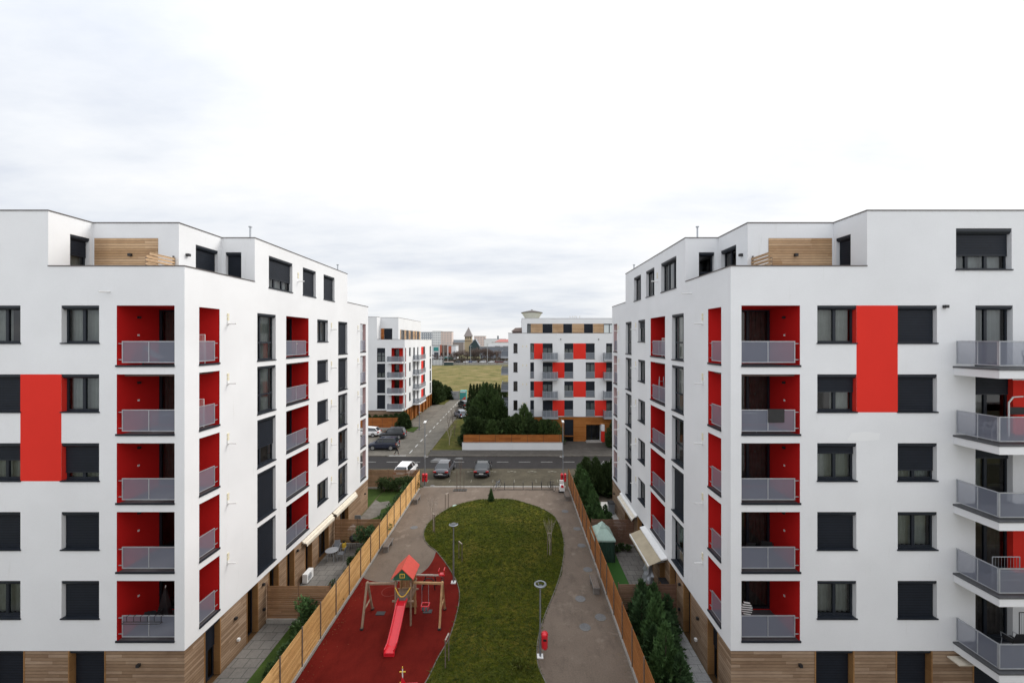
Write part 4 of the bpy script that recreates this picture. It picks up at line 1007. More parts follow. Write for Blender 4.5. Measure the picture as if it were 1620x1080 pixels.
fence('garden_fence', 'weathered brown slat divider behind the nearest left garden lawn', (-13.95, 23.0), (-10.45, 23.0), 'brown', 'dkbrown', base=.2, bh=.22, zb=.24, zt=2.13, group='garden divider fences', pitch=1.75)
fence('garden_fence', 'brown slat divider behind the black barbecue on the left patio', (-13.95, 31.55), (-10.45, 31.55), 'brown', 'dkbrown', base=.2, bh=.22, zb=.24, zt=2.05, group='garden divider fences', pitch=1.75)
fence('garden_fence', 'brown slat fence closing the left gardens towards the white car', (-34, 43.75), (-10.45, 43.75), 'brown', 'dkbrown', zb=.17, zt=2.05, group='garden divider fences', pitch=1.85)
fence('garden_fence', 'dark brown slat divider in front of the covered garden furniture', (5.75, 23.1), (8.98, 23.1), 'dkbrown', 'dkbrown', zb=.17, zt=2.13, group='garden divider fences', pitch=1.6)
fence('garden_fence', 'dark brown slat divider behind the green gazebo', (5.75, 31.45), (8.98, 31.45), 'dkbrown', 'dkbrown', zb=.17, zt=2.13, group='garden divider fences', pitch=1.6)
fence('garden_fence', 'orange board fence in front of the far left block', (-34, 72.0), (-20.7, 72.0), 'orfence', 'dark', zb=.45, zt=2.2, base=.25, bh=.45, group='orange board fences', pitch=1.75, board=.28, gap=.01)
T = fence('garden_fence', 'orange board fence on a long white wall across the road', (-7.6, 58.85), (6.5, 58.85), 'orfence', 'dark', zb=1.1, zt=2.25, base=.12, bh=.3, group='orange board fences', pitch=2.3, board=.275, gap=.01)
m = MB(); m.box(-7.75, 58.66, 0, 6.6, 58.78, 1.13, 'white'); m.build('white_wall', T)
m = MB(); m.box(-7.78, 58.63, 1.132, 6.63, 58.80, 1.17, 'conc'); m.build('wall_coping', T)

# ------------------------------------------------------------------ vegetation
def tris_obj(name, tri, key, parent):
    co = np.array(tri, dtype=np.float32).reshape(-1, 3); return raw_tris(name, co, len(co) // 3, key, parent=parent)
def frond(rs, c, d, L, w):
    """a flat spray: a long kite with two side lobes"""
    d = d / np.linalg.norm(d); s = np.cross(d, rs.randn(3)); s /= np.linalg.norm(s)
    t = c + d * L; m_ = c + d * L * .45
    return [c, m_ + s * w, t, c, t, m_ - s * w, m_, m_ + s * w * 1.9 + d * L * .15, m_ + d * L * .25, m_, m_ + d * L * .25, m_ - s * w * 1.9 + d * L * .15]
def conifer_mesh(h, r, n, seed, key, shape=.8, L=.22, lumps=.25, spiky=1.0, base=.02, leaders=3):
    """several leaders of unequal height, each an uneven cone of drooping sprays, with bald gaps between them"""
    rs = np.random.RandomState(seed); tri = []
    ld = [(0, 0, 1.0, 1.0)]
    for k in range(leaders):
        an = rs.rand() * 6.28; ld.append((math.cos(an) * r * .38, math.sin(an) * r * .38, .55 + .38 * rs.rand(), .45 + .3 * rs.rand()))
    wt = np.array([l[2] * l[3] for l in ld]); wt /= wt.sum()
    ph = rs.rand(len(ld), 4) * 6.28
    for i in range(n):
        k = rs.choice(len(ld), p=wt); lx, ly, lh, lw = ld[k]; H_ = h * lh
        t = rs.rand() ** 1.3; z = base + (H_ - base) * t; a = rs.rand() * 6.283
        env = r * (.9 if k == 0 else .8) * lw * max(.03, (1 - t) ** shape) * min(1, .5 + t * 4)
        w_ = math.sin(3 * a + ph[k, 0] + 5 * t) * math.sin(11 * t + ph[k, 1]) + .7 * math.sin(7 * a + ph[k, 2] + 15 * t)
        if w_ < -1.0 + .5 * rs.rand(): continue
        env *= 1 + lumps * w_ * .7
        rr = env * (.3 + .7 * rs.rand() ** .45) * (1 + (.25 if rs.rand() < .08 else 0))
        c = np.array([lx + rr * math.cos(a), ly + rr * math.sin(a), z])
        d = np.array([math.cos(a) * (1.0 - .55 * t), math.sin(a) * (1.0 - .55 * t), .35 + 1.0 * t * spiky]) + rs.randn(3) * .3
        l = L * (.45 + 1.0 * rs.rand()) * (1.2 - .5 * t)
        tri += frond(rs, c, d, l, l * .16)
    for k, (lx, ly, lh, lw) in enumerate(ld):          # leading tips
        for q in range(9):
            c = np.array([lx + rs.randn() * .02, ly + rs.randn() * .02, h * lh * (.93 + .07 * rs.rand())]); tri += frond(rs, c, np.array([rs.randn() * .22, rs.randn() * .22, 1.0]), L * .75, L * .1)
    return tri
def tree_proto(name, label, cat, tri, key, h, tr, group=None, bark='bark'):
    T = thing(name, label, cat, (0, 0, 0), group)
    m = MB(); m.tube((0, 0, -.05), (0, 0, h * .45), tr, bark, tr * .6, n=8, cap=False); m.tube((0, 0, h * .45), (tr * .5, 0, h * .88), tr * .6, bark, tr * .15, n=6, cap=False); m.build('trunk', T)
    tris_obj('crown', tri, key, T); return T
CYP = [tree_proto('cypress_tree', 'x', 'conifer', conifer_mesh(2.0, .58, 1900, 10 + i, 'cyp', L=.30, lumps=.45), 'cyp', 2.0, .04) for i in range(3)]
BCYP = [tree_proto('cypress_tree', 'x', 'conifer', conifer_mesh(2.4, .62, 1900, 20 + i, 'cyp_b', L=.30, shape=.7, lumps=.4), 'cyp_b', 2.4, .04) for i in range(2)]
DKC = [tree_proto('conifer_tree', 'x', 'conifer', conifer_mesh(5.0, 1.45, 3600, 30 + i, 'cyp_d', shape=.5, L=.66, lumps=.6), 'cyp_d', 5.0, .09) for i in range(3)]
MID = [tree_proto('conifer_tree', 'x', 'conifer', conifer_mesh(5.0, 1.55, 4600, 35 + i, 'cyp_m', shape=.45, L=.55, lumps=.45, leaders=5), 'cyp_m', 5.0, .09) for i in range(2)]
SPI = [tree_proto('cypress_tree', 'x', 'conifer', conifer_mesh(6.0, .85, 1700, 40 + i, 'cyp_d', shape=.95, L=.5, lumps=.2, leaders=0), 'cyp_d', 6.0, .08) for i in range(2)]
used = {}
def place(protos, i, loc, s, label, group, rz=None, nm=None):
    p = protos[i % len(protos)]
    rz = rnd.random() * 6.28 if rz is None else rz
    if not isinstance(s, tuple): s = (s * rnd.uniform(.9, 1.1), s * rnd.uniform(.9, 1.1), s)
    if id(p) in used: o = dup(p, loc, label, rz, s, group)
    else:
        used[id(p)] = 1; o = p; o.location = loc; o.rotation_euler = (0, 0, rz); o.scale = s; o['label'] = label
    if group: o['group'] = group
    elif 'group' in o: del o['group']
    if nm: o.name = nm
    return o
# right gardens: the hedge of cypresses behind the orange fence
n_ = 0
for (x, y, s) in ((6.35, 15.6, 1.0), (6.5, 16.9, 1.05), (7.0, 17.9, 1.0), (6.3, 18.4, 1.1), (6.95, 19.3, 1.1), (6.25, 19.9, 1.15), (6.75, 20.8, 1.2), (7.5, 20.6, .9), (6.2, 21.6, 1.15), (7.0, 22.0, 1.15), (7.9, 21.9, 1.05), (6.5, 22.6, 1.1), (7.5, 22.7, .95)):
    place(CYP if n_ % 3 else BCYP, n_, (x + (.38 if x < 6.8 else .12), y, 0), s * (.82 if n_ % 4 == 1 else 1.12 if n_ % 4 == 3 else 1), 'garden cypress in the thick row behind the nearest stretch of the orange fence', 'cypresses in the nearest right garden'); n_ += 1
for (x, y, s) in ((6.3, 32.3, .95), (7.0, 32.6, .85), (6.25, 33.4, 1.0), (6.9, 33.8, .9), (6.3, 34.5, 1.05), (6.25, 35.6, 1.1), (6.3, 36.8, 1.1), (6.25, 38.0, 1.15), (6.2, 39.3, 1.15), (6.2, 40.6, 1.2), (6.2, 41.8, 1.2), (6.2, 43.0, 1.15)):
    place(BCYP, n_, (x + .42, y, 0), s, 'bright green cypress in the row behind the far end of the orange fence', 'bright cypresses behind the orange fence'); n_ += 1
for i in range(9):
    place(DKC, n_, (7.2 + i * .98 + rnd.uniform(-.2, .2), 41.9 + rnd.uniform(-.6, 1.4), 0), (.62, .62, .66 + rnd.uniform(-.08, .08)), 'dark conifer in the hedge beside the parking bays at right', 'dark hedge conifers by the parking bays'); n_ += 1
# big dark group across the road
grp = 'dark conifers behind the white wall'
for (px, d, hh, ww) in ((741, 60.8, 3.7, 1.05), (748, 61, 3.9, 1.2), (757, 61.5, 3.8, 1.1), (768, 61, 3.4, 1.1), (778, 60.5, 3.6, 1.0), (788, 61, 3.3, 1.0), (797, 61.5, 3.5, 1.0), (806, 61, 4.0, .9), (816, 60.8, 4.3, 1.0), (829, 61, 5.7, 1.1), (838, 60.6, 4.4, 1.0), (848, 61, 3.4, .9), (858, 60.8, 3.6, 1.0), (868, 61, 3.5, 1.0), (878, 60.7, 3.4, .9), (750, 63.5, 5.0, 1.2)):
    place(MID if n_ % 5 in (1, 3) else DKC, n_, (PX(px, d + 1.2), d + 1.2, 0), (ww * .95, ww * .8, hh / 5 * 1.02), 'dark conifer in the front row over the orange board fence', grp); n_ += 1
place(MID, 1, (PX(757, 70), 70, 0), (1.25, 1.3, 1.22), 'broad dark conifer beside the blue-grey parked car', grp)
place(MID, 0, (PX(771, 69), 69, 0), (1.75, 1.7, 1.62), 'broadest dark conifer in the middle of the group behind the white wall', grp)
place(MID, 1, (PX(788, 67), 67, 0), (1.4, 1.5, 1.3), 'broad dark conifer next to the grey side balconies', grp)
for i in range(12):
    place(SPI, n_, (PX(744 + i * 5.1, 86), 86 + rnd.uniform(-1, 1), 0), (1, 1, rnd.uniform(.98, 1.13)), 'slender dark cypress in the far row before the dry field', 'slender cypresses before the field'); n_ += 1
place(DKC, 1, (14.35, 60.6, 0), (.7, .8, .74), 'dark evergreen bush beside the red and white entrance pier', 'evergreens by the entrance'); place(DKC, 2, (15.8, 60.6, 0), (1.1, 1.0, .72), 'dark evergreen bush half hidden behind the right block', 'evergreens by the entrance')
# left far block greenery
for i, (px, d, hh, ww) in enumerate(((594, 73.4, 2.3, .8), (602, 73.4, 2.2, .8), (610, 73.5, 2.4, .8), (618, 73.4, 2.3, .8), (627, 73.4, 2.6, .8), (584, 73.4, 2.4, .8))):
    place(DKC, i, (PX(px, d), d, 0), (ww * .8, .45, hh / 5), 'low dark conifer peeping over the orange fence of the far left block', 'hedge behind the far left fence')
for i, (px, d, hh) in enumerate(((634, 72.4, 2.7), (638, 73.0, 2.9), (641, 73.8, 2.7))): place(DKC, i, (PX(px, d), d, 0), (.62, .6, hh / 5), 'dark evergreen at the corner of the far left block', 'evergreens at the block corner')
for i, (px, d, hh, ww) in enumerate(((686, 101, 5.6, 1.0), (692, 104, 5.2, .9), (697, 106, 4.6, .8), (704, 109, 3.6, 1.0), (710, 109.5, 3.2, .8))): place(DKC, i, (PX(px, d), d, 0), (ww, ww, hh / 5), 'dark evergreen between the far left block and the metal gate', 'evergreens by the metal gate')

def shrub_mesh(rx, rz_, n, seed, L=.16):
    rs = np.random.RandomState(seed); tri = []
    cl = [(rs.randn() * rx * .45, rs.randn() * rx * .45, rz_ * (.3 + .55 * rs.rand()), rx * (.3 + .35 * rs.rand())) for _ in range(9)]
    for i in range(n):
        c0 = cl[rs.randint(len(cl))]; v = rs.randn(3); v /= np.linalg.norm(v); v *= c0[3] * (.5 + .5 * rs.rand() ** .5)
        c = np.array([c0[0], c0[1], c0[2]]) + v; c[2] = max(.03, c[2])
        d = v + rs.randn(3) * c0[3] * .5 + np.array([0, 0, .1]); d /= np.linalg.norm(d) + 1e-6
        s = np.cross(d, rs.randn(3)); s /= np.linalg.norm(s); l = L * (.6 + .8 * rs.rand()); w = l * .22
        m_ = c + d * l * .5; t = c + d * l
        tri += [c, m_ + s * w, t, c, t, m_ - s * w]
    return tri
def shrub(label, loc, rx, h, seed, key='shrub', group=None, n=900, L=.15, name='garden_shrub'):
    T = thing(name, label, 'shrub', loc, group)
    m = MB()
    for k in range(4): a = k * 1.7 + seed; m.tube((loc[0], loc[1], loc[2] - .03), (loc[0] + math.cos(a) * rx * .4, loc[1] + math.sin(a) * rx * .4, loc[2] + h * .6), .018, 'bark', .006, n=5, cap=False)
    m.build('stem', T); tris_obj('crown', shrub_mesh(rx, h, n, seed, L), key, T); return T
g1 = 'laurels along the pine fence, nearest left garden'
for i, (y, h) in enumerate(((16.2, .9), (17.5, .8), (18.8, 1.0), (20.0, 1.2), (21.2, 1.3), (22.2, 1.7))): shrub('leafy laurel at the foot of the pine fence in the nearest left garden', (-11.05, y, 0), .42, h, 60 + i, group=g1)
shrub('tall slim green shrub in front of the nearest left divider fence', (-11.4, 22.3, 0), .45, 1.9, 71, key='cyp_b', n=1200)
shrub('dark leafy shrub against the left patio divider behind the shrubs', (-11.3, 30.6, 0), .6, 2.4, 72, key='cyp', n=1600)
for i, y in enumerate((24.3, 25.6, 26.9, 28.0, 29.2)): shrub('low leafy shrub between the left patio and the pine fence', (-10.95 - .12 * (i % 2), y, 0), .42, .7 + .12 * i, 80 + i, group='shrubs beside the left patio')
for i in range(11): shrub('dark shrub in the hedge at the end of the left gardens', (-14.2 + i * .36 + rnd.uniform(-.1, .1), 42.9 + rnd.uniform(-.3, .3), 0), .45, 1.5 + rnd.uniform(-.2, .3), 100 + i, key='cyp_d', group='hedge at the end of the left gardens', n=700)
for i, y in enumerate((33.0, 34.6, 36.2, 37.6, 39.0, 40.4, 41.6)): shrub('rounded shrub behind the far half of the pine fence', (-10.95, y, 0), .5, 1.3 + .1 * (i % 3), 120 + i, key='cyp' if i % 2 else 'cyp_b', group='shrubs behind the far pine fence', n=700)
b = G(777, 793); place(BCYP, 0, (b[0], b[1] - .4, lawn_h(b[0], b[1] - .4) - .02), (.42, .42, .5), 'small lone cypress on the far tip of the grass mound', None)
shrub('sparse grey weed low on the near grass mound', (*G(822, 1066), .3), .35, .35, 140, key='blade', n=220, L=.14, name='weed_plant')

def bare_tree(name, label, loc, h, seed, bark='bark', group=None, spread=.5, r0=.05, depth=5, crown_w=1.0, nb=2):
    rs = random.Random(seed); T = thing(name, label, 'bare tree', loc, group)
    tr = MB(); cr = MB()
    def grow(p, d, L, r, k):
        q = p + d * L
        (tr if k == 0 else cr).tube(p, q, r, bark, r * .65, n=6 if k < 2 else 3, cap=False)
        if k >= depth: return
        m_ = nb + (1 if rs.random() < .6 else 0) + (2 if k == 0 else 0)
        for i in range(m_):
            v = Vector((rs.gauss(0, 1), rs.gauss(0, 1), rs.gauss(0, .5))).normalized()
            nd = (d + v * spread * crown_w).normalized(); nd.z = nd.z * .8 + .25; nd.normalize()
            st = p + d * L * (rs.uniform(.55, 1.0) if i else 1.0)
            grow(st, nd, L * rs.uniform(.6, .82) if k else h * .24 * rs.uniform(.8, 1.1), r * .6, k + 1)
    grow(Vector(loc) + Vector((0, 0, -.03)), Vector((rs.uniform(-.03, .03), rs.uniform(-.03, .03), 1)).normalized(), h * .34, r0, 0)
    tr.build('trunk', T); cr.build('crown', T); return T

# fallen leaves along the fences and on the mound
rs = np.random.RandomState(21); L_ = []
while len(L_) < 900:
    r_ = rs.rand()
    if r_ < .38: x, y, z = -10.08 + abs(rs.randn()) * .35, rs.uniform(14, 43.8), .012
    elif r_ < .76: x, y, z = 5.38 - abs(rs.randn()) * .3, rs.uniform(14, 43.8), .012
    else:
        y = rs.uniform(18, 41); a_, b_ = lawn_edges(y); x = rs.uniform(a_ - .5, b_ + .5); z = (lawn_h(x, y) + .05) if a_ < x < b_ else .012
    L_.append((x, y, z))
P3 = np.array(L_); n = len(P3); an = rs.rand(n) * 6.28; co_ = np.repeat(P3[:, None, :], 3, 1)
for q in range(3): co_[:, q, 0] += .02 * np.cos(an + q * 2.1); co_[:, q, 1] += .02 * np.sin(an + q * 2.1); co_[:, q, 2] += .012 * rs.rand(n)
raw_tris('fallen_leaves', co_.reshape(-1, 3), n, 'leaf', 'small brown fallen leaves scattered along the fences and mound')
paint('townglass', (.07, .08, .10), 0); paint('tw', (.74, .75, .77), 0); paint('twin', (.30, .33, .38), 0); paint('tspire', (.27, .235, .225), 0); paint('tp', (.66, .54, .50), 0); paint('tred', (.42, .12, .07), 0); paint('tgrey', (.20, .22, .25), 0); paint('teal', (.05, .28, .27), 0); paint('tstone', (.48, .38, .24), 0); paint('tbrown', (.16, .11, .09), 0); paint('troof', (.40, .13, .11), 0); paint('tdark', (.03, .055, .06), 0)
# ------------------------------------------------------------------ young bare trees and stakes
bare_tree('birch_tree', 'slim leafless birch at the left edge of the mound', (*G(686, 843), lawn_h(*G(686, 843))), 3.3, 3, 'birch', spread=.38, r0=.035, depth=4)
def stakes(label, pts, h, bar=True, key='stake', group='tree stakes', base=0):
    c = sum((Vector((*p, 0)) for p in pts), Vector()) / len(pts); c.z = 0
    T = thing('tree_stake', label, 'tree stake', tuple(c), group)
    for p in pts:
        z = lawn_h(*p) if base else 0
        m = MB(); m.tube((p[0], p[1], z - .02), (p[0], p[1], z + h), .03, key, .028, n=7); m.build('post', T)
    if bar:
        z = lawn_h(*pts[0]) if base else 0
        for a, b in zip(pts[:-1], pts[1:]):
            m = MB(); m.bar((a[0], a[1], z + h - .02), (b[0], b[1], z + h - .02), .06, 'birch', .05); m.build('crossbar', T)
stakes('pair of stakes with a pale crossbar on the near left edge of the mound', [G(704.5, 1062), G(710, 1050)], 1.35, base=1)
stakes('pair of stakes with a pale crossbar beside the left courtyard lamp', [G(726, 888), G(731, 893)], 1.25, base=1)
stakes('pair of short stakes at the upper left corner of the mound', [G(704.5, 804.5), G(709.5, 802.5)], 1.4)
stakes('pair of stakes tied to the slim birch', [G(685, 845), G(687.6, 846.5)], 1.5, base=1)
a = G(873, 883); bare_tree('young_tree', 'thin leafless sapling on the right edge of the mound', (a[0] - .15, a[1], lawn_h(a[0] - .15, a[1])), 3.6, 9, 'birch', spread=.18, r0=.025, depth=3)
stakes('single stake crossed by a pale batten holding the right sapling', [(a[0] - .05, a[1] + .05), (a[0] - .3, a[1] + .05)], 1.6, base=1)
b = G(728, 775)
T = thing('tree_grate', 'dark square tree grate with four bare poles before the parked cars', 'tree grate', (*b, 0))
m = MB(); m.box(b[0] - .7, b[1] - .32, .0, b[0] + .7, b[1] + .32, .03, 'dark'); m.build('grate', T)
for i in range(5): m = MB(); m.box(b[0] - .62 + i * .27, b[1] - .28, .031, b[0] - .5 + i * .27, b[1] + .28, .045, 'soil'); m.build('slot', T)
for dx, dy in ((-.38, .15), (.38, .15), (-.3, -.2)): m = MB(); m.tube((b[0] + dx, b[1] + dy, .03), (b[0] + dx, b[1] + dy, 1.9), .022, 'stake', n=6); m.build('pole', T)
bare_tree('young_tree', 'thin leafless sapling growing from the square grate', (b[0], b[1], .03), 4.2, 12, 'stake', spread=.15, r0=.025, depth=3)
for i, (px, py, h, s) in enumerate(((711, 704, 3.3, 21), (719, 690, 3.2, 22), (709, 680, 3.2, 23), (716, 672, 3.4, 24), (723, 664, 3.0, 25))):
    a = G(px, py); bare_tree('young_tree', 'leafless young street tree on the grass verge', (max(a[0], -11.9), a[1], .04), h, s, 'birch' if i == 0 else 'stake', spread=.33, r0=.04, depth=4, group='young trees on the verge')

# ------------------------------------------------------------------ lamps, bins, benches, manholes
def garden_lamp(label, x, y, z0, h, ring):
    T = thing('street_lamp', label, 'street lamp', (x, y, z0), 'courtyard lamps')
    m = MB(); m.box(x - .15, y - .15, z0 - .02, x + .15, y + .15, z0 + .03, 'whitep'); m.build('base_plate', T)
    m = MB(); m.tube((x, y, z0 + .03), (x, y, z0 + h * .45), .055, 'pole', .05, n=12); m.tube((x, y, z0 + h * .45), (x, y, z0 + h - .12), .045, 'pole', .04, n=12); m.build('pole', T)
    m = MB()
    if ring:
        m.lathe((x, y, z0 + h), [(.25, -.03), (.30, -.03), (.31, .02), (.26, .05), (.22, .03), (.25, -.03)], 'pole', 28)
        for j in range(3): t = j * 2.1; m.bar((x, y, z0 + h - .14), (x + .25 * math.cos(t), y + .25 * math.sin(t), z0 + h - .01), .03, 'pole')
        m.build('lamp_ring', T); m = MB(); m.lathe((x, y, z0 + h - .12), [(.0, .1), (.10, .08), (.12, 0), (.06, -.04)], 'carglass', 16); m.build('lamp_globe', T)
    else:
        m.lathe((x, y, z0 + h), [(.05, -.14), (.17, -.08), (.29, -.01), (.30, .02), (.25, .05)], 'pole', 28); m.build('lamp_head', T)
        m = MB(); m.lathe((x, y, z0 + h), [(.245, .045), (.15, .075), (0, .085)], 'carglass', 24); m.build('lens', T)
x, y = G(717.5, 921); garden_lamp('round headed lamp post between the red playground and the mound', x, y, .02, 3.75, False)
x, y = G(854, 1038); garden_lamp('ring headed lamp post with a red bin on the right path', x + .02, y, .01, 3.6, True)
def bin_(label, x, y, z, r=.15, h=.62, group='red litter bins'):
    T = thing('litter_bin', label, 'litter bin', (x, y, z), group)
    m = MB(); m.lathe((x, y, z), [(0, 0), (r * .8, 0), (r, .08), (r, h)], 'redpl', 18); m.build('body', T, smooth=True)
    m = MB(); m.lathe((x, y, z + h + .002), [(r * 1.08, 0), (r * 1.08, .07), (r * .8, .15), (0, .18)], 'redpl', 18); m.build('lid', T, smooth=True)
    m = MB(); m.box(x - r * .5, y - r * 1.12, z + h * .72, x + r * .5, y - r * .9, z + h * .86, 'dark'); m.build('slot', T)
bin_('red litter bin hung on the ring headed lamp post', x + .24, y - .02, .42, .16, .66)
def tall_lamp(label, x, y, h, side):
    T = thing('street_lamp', label, 'street lamp', (x, y, 0), 'tall street lamps')
    m = MB(); m.tube((x, y, 0), (x, y, 1.2), .085, 'pole', n=12); m.tube((x, y, 1.2), (x, y, h), .06, 'pole', .04, n=10); m.build('pole', T)
    m = MB(); m.bar((x, y - .05, h), (x + side * .1, y + .75, h + .12), .05, 'pole'); m.build('arm', T)
    m = MB(); m.hexa([(x - .12, y - .35, h + .0), (x + .12, y - .35, h + .0), (x + .14, y + .3, h + .02), (x - .14, y + .3, h + .02), (x - .08, y - .3, h + .11), (x + .08, y - .3, h + .11), (x + .1, y + .25, h + .13), (x - .1, y + .25, h + .13)], 'whitep'); m.build('lamp_head', T)
    m = MB(); m.bar((x, y, 3.1), (x + side * .35, y, 3.15), .05, 'whitep'); m.box(x - .09, y - .09, 3.0, x + .09, y + .09, 3.25, 'rail'); m.build('bracket', T)
tall_lamp('tall street lamp at the far end of the pale pine fence', -9.93, 44.6, 6.85, 1)
tall_lamp('tall street lamp at the far end of the orange stained fence', 5.05, 44.6, 6.9, -1)
tall_lamp('tall lamp post before the corner of the far left block', PX(663.5, 72), 72, 4.6, 1)
bin_('left one of two red bins on the lamp by the pine fence', -10.08, 44.4, .5, .13, .72); bin_('right one of two red bins on the lamp by the pine fence', -9.76, 44.4, .5, .13, .72)
bin_('left one of two red bins on the lamp by the orange fence', 4.9, 44.4, .5, .13, .72); bin_('right one of two red bins on the lamp by the orange fence', 5.25, 44.4, .5, .13, .72)
def bench(label, x, y, L=1.45, w=.42, rz=0):
    T = thing('bench', label, 'bench', (x, y, 0), 'courtyard benches')
    m = MB(); m.box(x - w / 2, y - L / 2, .36, x + w / 2, y + L / 2, .45, 'benchc')
    T2 = m.build('seat', T); bv = T2.modifiers.new('b', 'BEVEL'); bv.width = .012
    for s in (-1, 1): m = MB(); m.box(x - w / 2 + .03, y + s * (L / 2 - .2) - .12, 0, x + w / 2 - .03, y + s * (L / 2 - .2) + .12, .358, 'benchc'); m.build('leg', T)
    m = MB()
    for i in range(3): m.box(x - w / 2 + .03 + i * .13, y - L / 2 + .02, .452, x - w / 2 + .13 + i * .13, y + L / 2 - .02, .472, 'stake')
    m.build('seat_slat', T); T.rotation_euler = (0, 0, 0); return T
bench('grey bench by the pine fence, nearer one above the playground', -9.75, 31.2); bench('grey bench by the pine fence, farther one near the lamp', -9.72, 40.2)
bench('grey bench on the right path against the orange fence, nearest one', 4.98, 26.2, 1.5); bench('grey bench by the far end of the orange fence', 5.05, 41.0)
mh = [((918, 946.7), 'beside the nearest right bench'), ((925.5, 991.5), 'large one at the left of the nearest pair'), ((950, 976), 'next to the fence in the nearest pair'), ((930, 900.5), 'paler one just above the nearest right bench'), ((920, 862.5), 'fourth from the far end of the right path'), ((913, 836), 'third from the far end of the right path'), ((894, 808.5), 'at the bend by the far right bench'), ((655, 834), 'alone on the left path before the mound'), ((684, 768), 'small one between the pine fence lamp and the grey car')]
for (p, l) in mh:
    x, y = G(*p); r = .30 if p[0] != 684 else .22
    m = MB(); m.lathe((x, y, 0), [(r + .03, .003), (r + .025, .012), (r, .014)], 'edge', 24); T = m.build('manhole_cover', None, origin=(x, y, 0)); tag(T, 'round grey manhole cover ' + l, 'manhole cover', 'manhole covers in the paths')
    m = MB(); m.lathe((x, y, 0), [(r, .014), (r * .92, .016), (.0, .016)], 'patch', 24); m.build('lid', T)
x, y = G(720, 801); m = MB(); m.lathe((x, y, lawn_h(x, y)), [(.0, .03), (.22, .03), (.26, .0)], 'gaz_r', 16); tag(m.build('drain_cap', None, origin=(x, y, 0)), 'small pale green cap in the grass by the short stakes', 'drain cap')

# bicycle racks: hoops on one rail
T = thing('bicycle_rack', 'row of dark hoops on a ground rail between the bicycles', 'bicycle rack', (1.0, 43.55, 0))
m = MB(); m.bar((-2.1, 43.35, .03), (3.9, 43.35, .03), .05, 'dark', .04); m.build('rail', T)
for i in range(6):
    x = -1.25 + i * .98; m = MB(); m.path([(x, 43.35, 0), (x, 43.35, .62), (x, 43.45, .72), (x, 43.9, .72), (x, 44.0, .62), (x, 44.0, 0)], .025, 'dark', 7); m.build('hoop', T)
def bicycle(label, x, y, rz, key):
    T = thing('bicycle', label, 'bicycle', (0, 0, 0), 'bicycles by the rack')
    for dy in (-.52, .52):
        m = MB(); pts = [(0, dy + .33 * math.cos(t * math.pi / 10), .35 + .33 * math.sin(t * math.pi / 10)) for t in range(20)]; m.path(pts, .018, 'tyre', 5, True)
        for t in range(0, 20, 4): m.tube((0, dy, .35), pts[t], .005, 'rim', n=3)
        m.build('wheel', T)
    m = MB(); m.path([(0, -.52, .35), (0, -.1, .32), (0, .38, .78), (0, -.18, .74), (0, -.1, .32)], .017, key, 6); m.path([(0, -.52, .35), (0, -.18, .74), (0, -.2, .88)], .014, key, 6); m.path([(0, .52, .35), (0, .36, .82), (0, .34, .95)], .016, key, 6); m.build('frame', T)
    m = MB(); m.hexa([(-.07, -.34, .88), (.07, -.34, .88), (.03, -.08, .88), (-.03, -.08, .88), (-.07, -.34, .93), (.07, -.34, .93), (.03, -.08, .92), (-.03, -.08, .92)], 'dark'); m.build('saddle', T)
    m = MB(); m.path([(-.28, .22, .98), (-.1, .34, .98), (.1, .34, .98), (.28, .22, .98)], .014, 'dark', 6); m.build('handlebar', T)
    T.location = (x, y, 0); T.rotation_euler = (0, R(7), rz)
bicycle('greenish bicycle leaning at the left end of the bicycle rack', *G(786, 773), R(-28), 'blue_grey_paint'); bicycle('black bicycle leaning at the right end of the bicycle rack', *G(872, 774), R(24), 'dark')
# small red and white machine by the right bins
x, y = G(889, 777)
T = thing('garden_machine', 'small white and grey wheeled machine with a red panel beside the right hand bins', 'wheeled machine', (x, y, 0))
m = MB(); m.hexa([(x - .28, y - .35, .15), (x + .28, y - .35, .15), (x + .28, y + .3, .15), (x - .28, y + .3, .15), (x - .2, y - .25, .62), (x + .2, y - .25, .62), (x + .22, y + .25, .85), (x - .22, y + .25, .85)], 'whitep'); m.build('body', T)
m = MB(); m.box(x - .13, y - .34, .52, x + .13, y - .28, .75, 'redpl'); m.box(x - .22, y + .1, .852, x + .2, y + .3, 1.1, 'whitep'); m.build('panel', T)
m = MB(); m.box(x - .4, y - .42, .05, x + .4, y - .25, .12, 'dark'); m.build('base', T)
for dx in (-.3, .3): m = MB(); m.tube((x + dx - .03, y - .1, .12), (x + dx + .03, y - .1, .12), .12, 'tyre', n=12); m.build('wheel', T)

